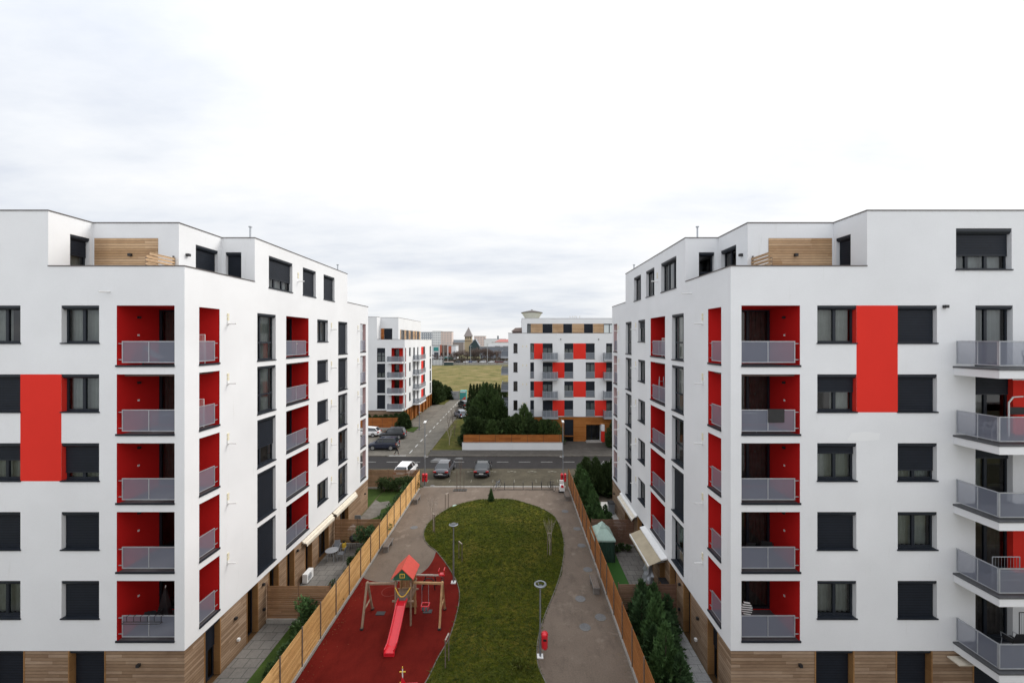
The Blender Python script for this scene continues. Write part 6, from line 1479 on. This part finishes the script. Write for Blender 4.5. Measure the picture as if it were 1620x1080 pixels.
m = MB(); x, y = -13.5, 34.9; m.hexa([(x - .3, y - .02, .02), (x + .3, y - .02, .02), (x + .3, y + .3, .02), (x - .3, y + .3, .02), (x - .25, y + .02, .9), (x + .25, y + .02, .9), (x + .25, y + .08, .9), (x - .25, y + .08, .9)], 'pole'); tag(m.build('folded_lounger', None, origin=(x, y, 0)), 'folded grey lounger leaning by the far left patio wall', 'lounger')

# ------------------------------------------------------------------ things on the balconies
def zf(k): return 14.69 - PITCH * k
def rack(label, P, u, v, z, w=.55, h=1.1, group='drying racks on balconies', key='whitep', axis=0):
    p0 = P(u, v, z); T = thing('drying_rack', label, 'drying rack', p0, group)
    def q(a, b): return (p0[0] + (a if axis == 0 else 0) + (b * .0), p0[1] + (a if axis else 0), p0[2] + b)
    m = MB(); m.path([q(-w / 2, 0), q(-w / 2, h), q(w / 2, h), q(w / 2, 0)], .016, key, 6); m.build('frame', T)
    m = MB()
    for i in range(1, 9): m.tube(q(-w / 2 + w * i / 9, .15), q(-w / 2 + w * i / 9, h), .006, key, n=4)
    for b in (.15, .5): m.tube(q(-w / 2, b), q(w / 2, b), .008, key, n=4)
    m.build('wire', T)
rack('white drying rack in the top corner loggia of the left block', PL, .55, 1.5, zf(0), h=1.35); rack('white drying rack in the second loggia from the top of the left block', PL, .6, 1.5, zf(1), h=1.3)
rack('white rack in the top courtyard loggia of the right block', PR, .5, 9.3, zf(0), h=1.22, axis=1)
def ladder(label, p):
    T = thing('step_ladder', label, 'step ladder', p, 'step ladders on balconies')
    for s in (-1, 1):
        m = MB(); m.tube((p[0] + s * .2, p[1] - .15, p[2]), (p[0] + s * .13, p[1] + .1, p[2] + 1.6), .018, 'rail', n=6); m.tube((p[0] + s * .2, p[1] + .35, p[2]), (p[0] + s * .13, p[1] + .1, p[2] + 1.6), .015, 'rail', n=6); m.build('side_rail', T)
    for i in range(4): t = (i + 1) / 5; m = MB(); m.box(p[0] - .18 + .06 * t, p[1] - .19 + .25 * t, p[2] + 1.6 * t, p[0] + .18 - .06 * t, p[1] - .11 + .25 * t, p[2] + 1.6 * t + .02, 'rail'); m.build('step', T)
ladder('aluminium step ladder in the second courtyard loggia of the right block', PR(.5, 9.6, zf(1) + .001)); 
# hammock in the top left loggia
p = PL(1.6, 1.0, zf(0)); T = thing('hammock_chair', 'dark hammock on a frame behind the top left balcony rail', 'hammock', p)
m = MB(); n = 14
for i in range(n):
    t0, t1 = i / n, (i + 1) / n; f = lambda t: (p[0] - 1.0 + 2.0 * t, .85 - .55 * math.sin(math.pi * min(1, t * 1.05))); a, b_ = f(t0), f(t1); w0 = .08 + .25 * math.sin(math.pi * t0); w1 = .08 + .25 * math.sin(math.pi * t1)
    m.poly([(a[0], p[1] - w0, p[2] + a[1]), (b_[0], p[1] - w1, p[2] + b_[1]), (b_[0], p[1] + w1, p[2] + b_[1]), (a[0], p[1] + w0, p[2] + a[1])], 'pole')
m.build('cloth', T); m = MB(); m.path([(p[0] - 1.05, p[1], p[2] + .02), (p[0] - 1.02, p[1], p[2] + .9)], .02, 'dark'); m.path([(p[0] + 1.0, p[1], p[2] + .02), (p[0] + 1.0, p[1], p[2] + .85)], .02, 'dark'); m.bar((p[0] - 1.1, p[1], p[2] + .03), (p[0] + 1.05, p[1], p[2] + .03), .04, 'dark'); m.build('frame', T)
# left second loggia: folding airer lying behind the rail
rack('low grey airer behind the rail of the second left loggia', PL, 1.3, .6, zf(1), w=1.1, h=.75, key='pole')
# bottom left balcony: table and planter hooks on the rail
p = PL(1.6, .9, zf(4)); chair('black chair on the lowest left balcony', p[0] - .5, p[1], p[2] + .001, R(200), 'dark', metal=False); chair('second black chair beside the table on the lowest left balcony', p[0] + .5, p[1] + .5, p[2] + .001, R(90), 'dark', metal=False)
p = PL(1.64, -.02, zf(4) + 1.0); T = thing('rail_rack', 'black wire shelf hooked over the lowest left balcony rail', 'wire shelf', p)
m = MB(); m.path([(p[0] - .85, p[1] - .16, p[2] - .14), (p[0] + .75, p[1] - .16, p[2] - .14), (p[0] + .75, p[1] - .03, p[2] - .14), (p[0] - .85, p[1] - .03, p[2] - .14)], .014, 'dark', 5, True); m.path([(p[0] - .85, p[1] - .16, p[2] - .04), (p[0] + .75, p[1] - .16, p[2] - .04)], .012, 'dark', 5); m.build('basket', T)
for i in range(6): m = MB(); x = p[0] - .75 + i * .29; m.path([(x, p[1] - .03, p[2] - .14), (x, p[1] - .03, p[2] + .09), (x, p[1] + .12, p[2] + .09), (x, p[1] + .12, p[2] + .02)], .012, 'dark', 5); m.build('hook', T)
p = PL(2.0, 1.3, zf(4)); T = thing('folded_parasol', 'black folded cover leaning on the lowest left balcony wall', 'cover', p); m = MB(); m.hexa([(p[0] - .3, p[1] - .15, p[2]), (p[0] + .35, p[1] - .15, p[2]), (p[0] + .35, p[1] + .15, p[2]), (p[0] - .3, p[1] + .15, p[2]), (p[0] + .05, p[1] - .04, p[2] + 1.45), (p[0] + .12, p[1] - .04, p[2] + 1.5), (p[0] + .12, p[1] + .04, p[2] + 1.5), (p[0] + .05, p[1] + .04, p[2] + 1.45)], 'dark'); m.build('cloth', T); m = MB(); m.tube((p[0] + .08, p[1], p[2] + 1.48), (p[0] + .1, p[1], p[2] + 1.6), .02, 'whitep'); m.build('handle', T)
# right block, second row: mat over the rail, wire rack and bicycle wheel
p = PR(1.95, -.0, zf(1)); T = thing('hanging_mat', 'black mat hung over the second balcony rail of the right block', 'mat', (p[0], Y0 + .03, p[2] + 1.0))
m = MB(); m.box(p[0] - .34, Y0 + .035, p[2] + .52, p[0] + .34, Y0 + .052, p[2] + 1.085, 'dark'); m.box(p[0] - .34, Y0 + .053, p[2] + 1.07, p[0] + .34, Y0 + .12, p[2] + 1.085, 'dark'); m.build('cloth', T)
p = PR(1.35, .9, zf(1)); bicycle('bicycle stored behind the second balcony rail of the right block', p[0] + .1, p[1], R(78), 'dark')
bpy.data.objects[-1 if False else 0]
for o in [o for o in bpy.data.objects if o.get('label', '').startswith('bicycle stored')]: o.location.z = p[2] + .005; o['group'] = 'balcony clutter'
rack('grey wire airer behind the second balcony rail of the right block', PR, .95, .45, zf(1), w=.8, h=.85, key='rail')
p = PR(1.3, .8, zf(3)); chair('dark chair on the fourth balcony of the right block', p[0], p[1] + .3, p[2] + .001, R(180), 'dark', metal=False); chair('dark armchair beside the red wall on the fourth right balcony', p[0] + .95, p[1] + .4, p[2] + .001, R(150), 'dark', metal=False)
p = PR(1.0, .55, zf(4)); T = thing('ironing_board', 'black and white striped cover standing on the lowest right balcony', 'ironing board', p)
m = MB()
for i in range(12): z0_ = .75 + i * .048; w = .1 + .14 * math.sin(math.pi * (i + 1) / 13); m.hexa([(p[0] - w, p[1], p[2] + z0_), (p[0] + w, p[1], p[2] + z0_ - .05), (p[0] + w, p[1] + .05, p[2] + z0_ - .05), (p[0] - w, p[1] + .05, p[2] + z0_), (p[0] - w, p[1], p[2] + z0_ + .042), (p[0] + w, p[1], p[2] + z0_ - .008), (p[0] + w, p[1] + .05, p[2] + z0_ - .008), (p[0] - w, p[1] + .05, p[2] + z0_ + .042)], 'whitep' if i % 2 else 'dark')
m.build('cover', T); m = MB(); m.path([(p[0] - .2, p[1] + .03, p[2]), (p[0] + .05, p[1] + .03, p[2] + .72)], .015, 'rail'); m.path([(p[0] + .2, p[1] + .03, p[2]), (p[0] - .05, p[1] + .03, p[2] + .72)], .015, 'rail'); m.build('stand', T)
# protruding balconies at the right edge
def bal(k): return 14.70 - PITCH * k
chair('wire chair on the second corner balcony at the right edge', 18.95, Y0 - .8, bal(1) + .001, R(200), 'pole', group='chairs on the right edge balconies'); chair('dark chair on the top corner balcony at the right edge', 20.7, Y0 - .9, bal(0) + .001, R(160), 'dark', group='chairs on the right edge balconies'); chair('black chair on the lowest corner balcony at the right edge', 20.3, Y0 - .5, bal(4) + .001, R(180), 'dark', group='chairs on the right edge balconies')
rack('dark folding airer on the lowest corner balcony at the right edge', lambda u, v, z: (20.95, Y0 - .5, bal(4) + .001), 0, 0, 0, w=.7, h=1.55, key='dark'); rack('pale folding airer on the fourth corner balcony at the right edge', lambda u, v, z: (19.7, Y0 - .8, bal(3) + .001), 0, 0, 0, w=1.1, h=1.08, key='rail')
p = (20.75, Y0 - .25, bal(1)); T = thing('white_wardrobe_frame', 'white tubular arch frame on the second corner balcony at the right edge', 'tubular frame', p); m = MB(); m.path([(p[0] - .28, p[1], p[2]), (p[0] - .28, p[1], p[2] + 1.4), (p[0] - .1, p[1], p[2] + 1.62), (p[0] + .3, p[1], p[2] + 1.65)], .03, 'whitep', 8); m.build('frame', T); m = MB(); m.box(p[0] - .2, p[1] + .02, p[2] + .9, p[0] + .4, p[1] + .08, p[2] + 1.2, 'dark'); m.build('panel', T)
# plants along the top courtyard rail of the left block
p = PL(.0, 9.0, zf(0)); shrub('row of pale dried plants along the top courtyard balcony rail', (-14.2, Y0 + 8.9, zf(0)), .18, 1.0, 160, key='birch', n=10, name='potted_plant')

# ------------------------------------------------------------------ gate, graffiti container, street end
a, y = PX(713, 109), 109.0
T = thing('metal_gate', 'pale grey metal gate closing the end of the side street', 'gate', (a, y, 0))
m = MB(); m.box(a + .05, y, .1, PX(725.8, 109), y + .05, 2.2, 'rail'); m.build('gate_panel', T)
m = MB(); m.box(PX(718, 109), y - .015, 1.2, PX(722, 109), y - .003, 1.5, 'pole'); m.box(a + .3, y - .015, .3, a + .9, y - .003, .5, 'blue_grey_paint'); m.build('painted_scrawl', T)
for x in (a - .05, PX(726.3, 109)): m = MB(); m.box(x - .06, y - .03, 0, x + .06, y + .08, 2.35, 'pole'); m.build('post', T)
x0, x1 = PX(727.3, 108.6), PX(737, 108.6)
T = thing('storage_container', 'teal container with blotchy painted colours at the end of the side street', 'container', (x0, 108.6, 0))
m = MB(); m.box(x0, 108.6, .05, x1, 111, 2.3, 'teal'); m.build('body', T)
m = MB(); m.box(x0 + .1, 108.58, 1.9, x1 - .1, 108.598, 2.15, 'whitep'); m.build('pale_band', T)
m = MB(); m.poly([(x0 + .5, 108.585, .1), (x1 - .05, 108.585, .1), (x1 - .1, 108.585, .9), (x0 + 1.2, 108.585, .6)], 'redroof'); m.build('painted_patch', T)

# ------------------------------------------------------------------ the town behind the field
def town(name, label, x0, x1, d, ytop, key, rows=0, cols=0, wk='twin', depth=14, roofk='roof', ybot=None, cat='building', group=None, wfrac=(.5, .5)):
    X0, X1 = PX(x0, d), PX(x1, d); Z = PZ(ytop, d)
    T = thing(name, label, cat, ((X0 + X1) / 2, d, 0), group)
    m = MB(); m.box(X0, d, -.5, X1, d + depth, Z, key); m.build('wall', T)
    m = MB(); m.box(X0 - .2, d - .2, Z + .01, X1 + .2, d + depth + .2, Z + .45, roofk); m.build('roof', T)
    n = 0
    for i in range(rows):
        for j in range(cols):
            if n >= 98: break
            n += 1; h = (Z - 1.5) / rows; w = (X1 - X0) / cols
            zc = 1.0 + h * (i + .5); xc = X0 + w * (j + .5)
            m = MB(); m.box(xc - w * wfrac[0] / 2, d - .12, zc - h * wfrac[1] / 2, xc + w * wfrac[0] / 2, d - .01, zc + h * wfrac[1] / 2, wk); m.build('window', T)
    return T
town('apartment_tower', 'dark and white striped tower block peeping over the far left block', 665, 684, 620, 525.5, 'twin', 7, 6, 'tw', group='distant blocks')
town('apartment_tower', 'pale grey apartment block left of the pink one on the skyline', 684, 697.5, 560, 524.2, 'tw', 8, 5, group='distant blocks', wfrac=(.55, .35))
town('apartment_tower', 'pinkish apartment block on the skyline left of the church', 697.6, 714.8, 560, 524.8, 'tp', 8, 4, group='distant blocks', wfrac=(.35, .25))
town('apartment_tower', 'low pinkish block on the skyline right of the church tower', 750, 768, 600, 531.8, 'tp', 6, 4, group='distant blocks', wfrac=(.45, .25))
T = town('school_building', 'two storey white and red panelled school across the field', 683, 721, 300, 546.8, 'tw', 0, 0)
for (x0, x1, y0, y1, k) in ((696, 699, 545.3, 563, 'tred'), (699.2, 707.5, 545.6, 563, 'tbrown'), (709.5, 714, 547.2, 560, 'tred'), (686, 694, 549, 555, 'teal'), (687, 694, 557, 565, 'townglass'), (697.5, 699.5, 558, 562, 'townglass'), (703.5, 706, 558, 562, 'townglass'), (709.7, 712, 558, 562, 'townglass'), (703, 716, 564.5, 570, 'teal')):
    m = MB(); m.box(PX(x0, 300), 299.75, PZ(y1, 300), PX(x1, 300), 299.98, PZ(y0, 300), k); m.build('facade_panel', T)
# church
d = 400; X = lambda x: PX(x, d); Z = lambda y: PZ(y, d)
T = thing('church', 'stone church tower with a pointed grey spire and a dark gabled nave', 'church', (X(741), d, 0))
m = MB(); m.box(X(735.2), d, 0, X(746.2), d + 6.5, Z(531.6), 'tstone'); m.build('tower', T)
m = MB(); c_ = ((X(735) + X(746.4)) / 2, d + 3.2); b4 = [(X(733.6), d - 1.2, Z(532)), (X(747.6), d - 1.2, Z(532)), (X(747.6), d + 7.6, Z(532)), (X(733.6), d + 7.6, Z(532))]
for i in range(4): m.poly([b4[i], b4[(i + 1) % 4], (c_[0], c_[1], Z(517))], 'tspire')
m.poly(b4, 'tbrown'); m.build('spire', T)
m = MB(); m.box(X(735), d - .5, Z(539.6), X(746.4), d - .02, Z(538.8), 'tbrown'); m.build('cornice', T)
for px in (736.4, 740, 744): m = MB(); m.box(X(px), d - .3, Z(536), X(px + 1.2), d - .02, Z(532.4), 'townglass'); m.build('window', T)
m = MB(); dn = d - 12; A = (PX(742, dn), PX(751.8, dn), PX(758.5, dn)); pts = [(A[0], PZ(548, dn)), (A[1], PZ(536.8, dn)), (A[2], PZ(548, dn))]
m.poly([(A[0], dn, 0), (A[2], dn, 0), (A[2], dn, pts[2][1]), (A[1], dn, pts[1][1]), (A[0], dn, pts[0][1])], 'tdark'); m.box(A[0], dn + .05, 0, A[2], dn + 11.8, PZ(548.2, dn), 'tdark'); m.build('nave', T)
m = MB()
for (p, q) in ((0, 1), (2, 1)): m.hexa([(pts[p][0], dn - .5, pts[p][1]), (pts[q][0], dn - .5, pts[q][1]), (pts[q][0], dn + 11.8, pts[q][1]), (pts[p][0], dn + 11.8, pts[p][1]), (pts[p][0], dn - .5, pts[p][1] + .6), (pts[q][0], dn - .5, pts[q][1] + .6), (pts[q][0], dn + 11.8, pts[q][1] + .6), (pts[p][0], dn + 11.8, pts[p][1] + .6)], 'tgrey')
m.build('nave_roof', T)
T = town('industrial_hall', 'long grey flat roofed hall behind bare trees at the right of the field', 760, 830, 330, 549, 'tgrey', 1, 8, wfrac=(.7, .4)); 
m = MB(); m.box(PX(772, 330), 330.5, PZ(549, 330) + .46, PX(830, 330), 343, PZ(544.8, 330), 'tw'); m.build('upper_storey', T)
for px in (783, 796): m = MB(); m.box(PX(px, 330), 330.2, PZ(550.2, 330) + .6, PX(px + 8, 330), 330.48, PZ(547.4, 330), 'townglass'); m.build('window', T)
T = town('industrial_hall', 'hall with a red pitched roof on the skyline at right', 778, 830, 460, 541.5, 'tw', 0, 0, group='distant halls'); m = MB(); a_ = [(PX(782, 460), 460, PZ(541.6, 460) + .5), (PX(830, 460), 460, PZ(541.6, 460) + .5), (PX(830, 460), 478, PZ(541.6, 460) + .5), (PX(782, 460), 478, PZ(541.6, 460) + .5)]; r0, r1 = (PX(790, 460), 469, PZ(536.4, 460)), (PX(826, 460), 469, PZ(536.4, 460))
m.poly([a_[0], a_[1], r1, r0], 'troof'); m.poly([a_[3], a_[2], r1, r0], 'troof'); m.poly([a_[0], a_[3], r0], 'troof'); m.poly([a_[1], a_[2], r1], 'troof'); m.build('red_roof', T)
town('warehouse', 'long low brown roofed warehouse behind the school', 716, 733, 430, 541.5, 'tspire', 0, 0, roofk='twin', depth=30); town('warehouse', 'white low warehouse between the church and the red roof', 766, 800, 520, 536.5, 'tw', 0, 0, roofk='tgrey', depth=20)
town('warehouse', 'broad low grey warehouse on the horizon behind the church', 716, 764, 700, 538, 'twin', 0, 0, roofk='tgrey', depth=20)
town('chimney_tower', 'small square tower on the horizon near the red roof', 786.5, 789, 600, 531.5, 'tgrey', depth=3, cat='tower')
# site fence, huts and cars along the far edge of the field
T = thing('site_fence', 'white mesh site fence in front of the school', 'fence', (PX(691, 258), 258, 0))
m = MB(); m.box(PX(684, 258), 258, 0, PX(700, 258), 258.1, PZ(569, 258), 'tw'); m.build('white_screen', T)
for i in range(8): m = MB(); x = PX(684 + i * 2.3, 258); m.box(x - .08, 257.8, 0, x + .08, 257.95, PZ(568.5, 258) + .2, 'tgrey'); m.build('post', T)
m = MB(); m.box(PX(702, 256), 256, .0, PX(716.5, 256), 259, PZ(572.8, 256), 'tdark'); T = m.build('site_container', None, origin=(PX(709, 256), 256, 0)); tag(T, 'dark green site container beside the white mesh fence', 'container'); m = MB(); m.box(PX(702, 256) - .1, 255.9, PZ(572.8, 256) + .01, PX(716.5, 256) + .1, 259.1, PZ(572.8, 256) + .2, 'tp'); m.build('roof', T)
m = MB(); m.box(-130, 262, -.02, 160, 262.4, 1.15, 'conc'); tag(m.build('boundary_wall', None, origin=(0, 262, 0)), 'low grey boundary wall along the far edge of the field', 'wall')
slab('far_road', -300, 264, 300, 275, -.05, -.02, 'road')
for i, (px, k, kd) in enumerate(((738, 'white_paint', 'hatch'), (744, 'blue_paint', 'hatch'), (750, 'silver_paint', 'hatch'), (764, 'white_paint', 'suv'), (778, 'white_paint', 'hatch'), (786, 'maroon_paint', 'suv'), (793, 'maroon_paint', 'hatch'), (724, 'black_paint', 'hatch'), (800, 'silver_paint', 'hatch'))):
    lab = ('white car parked beyond the far wall below the spire', 'blue car parked beyond the far wall below the dark gable', 'silver car parked right of the blue one beyond the far wall', 'white van-like car beyond the far wall right of the church', 'white car beyond the far wall below the grey hall', 'maroon tall car beyond the far wall below the grey hall', 'maroon low car beyond the far wall below the grey hall', 'black car beyond the far wall beside the site container', 'silver car beyond the far wall nearest the right block')[i]
    car(lab, (PX(px, 277), 277, .35), R(90), k, kd, 'cars beyond the field')
for i, (px, d, h) in enumerate(((694, 262, 14), (702, 255, 15), (708.5, 262, 14), (744.5, 270, 12), (771, 262, 13.5), (736, 262, 7), (786, 262, 9))):
    m = MB(); x = PX(px, d); m.tube((x, d, 0), (x, d, h), .14, 'rail' if i < 5 else 'tbrown', .1, n=8); T = m.build('lamp_mast', None, origin=(x, d, 0)); tag(T, 'tall slim lighting mast along the far edge of the field', 'lighting mast', 'lighting masts beyond the field')
    m = MB(); m.bar((x - .9, d, h - .1), (x + .9, d, h - .1), .15, 'rail'); m.build('crossarm', T)
ft = []
k = 0
for (px, d, h) in ((717, 296, 8), (722, 300, 9), (727, 305, 10), (731, 300, 9), (736, 310, 10), (740, 305, 8), (745, 300, 9), (750, 306, 11), (754, 300, 10), (758, 298, 12), (762, 305, 13), (766, 300, 11), (770, 300, 11), (775, 304, 10), (780, 300, 9), (785, 303, 10), (790, 300, 9), (796, 300, 10), (801, 302, 9), (700, 288, 7), (689, 288, 7), (713, 290, 6)):
    x = PX(px, d)
    if k < 4: o = bare_tree('bare_tree', 'x', (0, 0, 0), 9, 50 + k, 'twig' if 'twig' in M else 'bark', spread=.8, r0=.2, depth=5, crown_w=1.15, nb=3); ft.append(o)
    else: o = dup(ft[k % 4], (x, d, 0), rz=rnd.random() * 6)
    o.location = (x, d, 0); s = h / 9 * 1.02; o.scale = (s * 1.1, s * 1.1, s); o['label'] = 'brownish leafless tree beyond the far edge of the field'; o['group'] = 'leafless trees beyond the field'; k += 1
rs = np.random.RandomState(8); n = 9000; X_ = rs.uniform(PX(684, 290), PX(812, 290), n); Y_ = rs.uniform(281, 312, n); Z_ = 2.6 * rs.rand(n) ** 1.4 * (.5 + .5 * np.sin(X_ * .35) ** 2); co_ = np.zeros((n, 3, 3))
for q in range(3): co_[:, q, 0] = X_ + rs.randn(n) * .45; co_[:, q, 1] = Y_ + rs.randn(n) * .45; co_[:, q, 2] = Z_ + rs.rand(n) * .8
raw_tris('undergrowth', co_.reshape(-1, 3), n, 'scrub', 'dull brown undergrowth below the leafless trees beyond the field')
struct(sheet('hills', [[(-1500, 1600), (1500, 1600), (1500, 1700), (-1500, 1700)]], .2, 'tdark'))
hs = MB(); rs = random.Random(4); pv = None
for i in range(60):
    x = -900 + i * 30; z = 12 + 3 * math.sin(i * .7) + rs.uniform(-1, 1.5)
    if pv: hs.hexa([(pv[0], 1500, -1), (x, 1500, -1), (x, 1650, -1), (pv[0], 1650, -1), (pv[0], 1520, pv[1]), (x, 1520, z), (x, 1600, z + 2), (pv[0], 1600, pv[1] + 2)], 'cyp_d')
    pv = (x, z)
struct(hs.build('hills'))
# water tower behind the far right block
for P_ in (CYP, BCYP, DKC, SPI, MID):          # prototypes nothing was placed from
    for p in P_:
        if id(p) not in used:
            for ch in list(p.children): bpy.data.objects.remove(ch)
            bpy.data.objects.remove(p)
x, d = PX(841.5, 150), 150
T = thing('water_tower', 'white funnel shaped water tower with a shallow roof rising behind the far right block', 'water tower', (x, d, 0))
m = MB(); m.lathe((x, d, 0), [(1.6, 0), (1.4, 20), (1.9, PZ(507, d))], 'matte_w', 20); m.build('stem', T, smooth=True); m = MB(); m.lathe((x, d, 0), [(1.9, PZ(507, d)), (3.8, PZ(495.2, d))], 'matte_w', 24); m.build('tank', T, smooth=True)
m = MB(); m.lathe((x, d, 0), [(3.9, PZ(495.4, d)), (3.95, PZ(494.2, d)), (0.4, PZ(490.6, d)), (.3, PZ(489.8, d)), (0, PZ(489.8, d))], 'coping', 24); m.build('tank_roof', T)
x0, x1 = PX(810, 72), PX(826, 72); T = thing('roof_pavilion', 'dark brown rounded pavilion roof on the left end of the far right block', 'roof pavilion', (x0, 68, 16.0))
m = MB(); m.hexa([(x0, 68, 16.01), (x1 + 1, 68, 16.01), (x1 + 1, 71, 16.01), (x0, 71, 16.01), (x0 + .1, 68.1, 17.2), (x1 + 1, 68.1, 17.2), (x1 + 1, 70.9, 17.2), (x0 + .1, 70.9, 17.2)], 'tbrown'); m.build('wall', T); m = MB(); m.hexa([(x0 - .1, 67.9, 17.21), (x1 + 1, 67.9, 17.21), (x1 + 1, 71.1, 17.21), (x0 - .1, 71.1, 17.21), (x0 + .6, 68.6, 17.8), (x1 + 1, 68.6, 17.9), (x1 + 1, 70.4, 17.9), (x0 + .6, 70.4, 17.8)], 'tbrown'); m.build('roof', T)

# unseen viewpoint block behind and below the camera, added to darken the near ground
T = thing('apartment_building', 'unseen white block added behind the viewpoint to shade the near courtyard', 'apartment building', (-2.5, -1.0, 0), 'white apartment buildings with red accents')
m = MB(); m.box(-32, -15, 0, 27, -1.0, 14.2, 'white'); m.build('wall', T); m = MB(); m.box(-32.1, -15.1, 14.202, 27.1, -.95, 14.26, 'coping'); m.build('coping', T)

# ------------------------------------------------------------------ sky, sun, camera
W = bpy.data.worlds.new('World'); SC.world = W; W.use_nodes = True; nt = W.node_tree
bg = nt.nodes['Background']; bg.inputs[1].default_value = .1
SUN_EL, SUN_AZ = R(40), R(62)      # azimuth clockwise from +Y
sky = nt.nodes.new('ShaderNodeTexSky'); sky.sky_type = 'NISHITA'; sky.sun_disc = False; sky.sun_elevation = SUN_EL; sky.sun_rotation = SUN_AZ
tc = nt.nodes.new('ShaderNodeTexCoord'); sp = nt.nodes.new('ShaderNodeSeparateXYZ'); nt.links.new(tc.outputs['Generated'], sp.inputs[0])
zc = math_n(nt, 'MAXIMUM', sp.outputs['Z'], 0.0); zz = math_n(nt, 'ADD', zc, .16)
cb = nt.nodes.new('ShaderNodeCombineXYZ'); nt.links.new(math_n(nt, 'DIVIDE', sp.outputs['X'], zz), cb.inputs[0]); nt.links.new(math_n(nt, 'DIVIDE', sp.outputs['Y'], zz), cb.inputs[1])
mp = nt.nodes.new('ShaderNodeMapping'); mp.inputs['Scale'].default_value = (.55, 1.0, 1); mp.inputs['Location'].default_value = (3.1, .4, 0); nt.links.new(cb.outputs[0], mp.inputs[0])
n1 = noise(nt, mp.outputs[0], .75, 9, .52); n2 = noise(nt, mp.outputs[0], 2.6, 8, .6)
f = math_n(nt, 'ADD', math_n(nt, 'MULTIPLY', n1, .72), math_n(nt, 'MULTIPLY', n2, .28))
# thinner, bluer cloud towards the left of the view
side = math_n(nt, 'MULTIPLY', sp.outputs['X'], .12)
f = math_n(nt, 'ADD', f, side)
cc = ramp(nt, f, [(.36, (.745, .785, .86)), (.44, (.875, .90, .94)), (.52, (.985, .99, 1.0)), (.7, (1.05, 1.045, 1.04))])
grad = math_n(nt, 'MULTIPLY_ADD', math_n(nt, 'POWER', zc, 1.8), 8.0, 10.0)
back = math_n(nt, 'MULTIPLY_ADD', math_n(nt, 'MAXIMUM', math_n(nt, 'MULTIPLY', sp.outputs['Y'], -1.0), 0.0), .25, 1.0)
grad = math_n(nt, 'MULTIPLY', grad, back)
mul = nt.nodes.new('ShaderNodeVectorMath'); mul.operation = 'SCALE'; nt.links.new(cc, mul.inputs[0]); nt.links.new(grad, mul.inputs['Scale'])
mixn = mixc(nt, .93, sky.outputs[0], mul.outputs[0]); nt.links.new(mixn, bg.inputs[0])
sl = bpy.data.lights.new('sun', 'SUN'); sl.energy = 2.3; sl.angle = R(26); sl.color = (1.0, .95, .89)
so_ = bpy.data.objects.new('sun', sl); COL.objects.link(so_)
dv = Vector((math.sin(SUN_AZ) * math.cos(SUN_EL), math.cos(SUN_AZ) * math.cos(SUN_EL), math.sin(SUN_EL)))
so_.rotation_euler = dv.to_track_quat('Z', 'Y').to_euler(); so_.location = (60, 30, 60)
cam = bpy.data.cameras.new('camera'); co = bpy.data.objects.new('camera', cam); COL.objects.link(co)
co.location = (0, 0, H); co.rotation_euler = (R(90), 0, 0); cam.sensor_width = 36; cam.lens = F0 / 1620 * 36
cam.shift_x = -(VX - 810) / 1620; cam.shift_y = -(540 - VY) / 1620; cam.clip_end = 5000; cam.clip_start = .1
SC.camera = co
SC.view_settings.view_transform = 'Standard'; SC.view_settings.look = 'None'; SC.view_settings.exposure = 0; SC.view_settings.gamma = 1
SC.render.engine = 'CYCLES'
SC.cycles.max_bounces = 6; SC.cycles.diffuse_bounces = 3; SC.cycles.glossy_bounces = 3; SC.cycles.transparent_max_bounces = 12; SC.cycles.caustics_reflective = False; SC.cycles.caustics_refractive = False
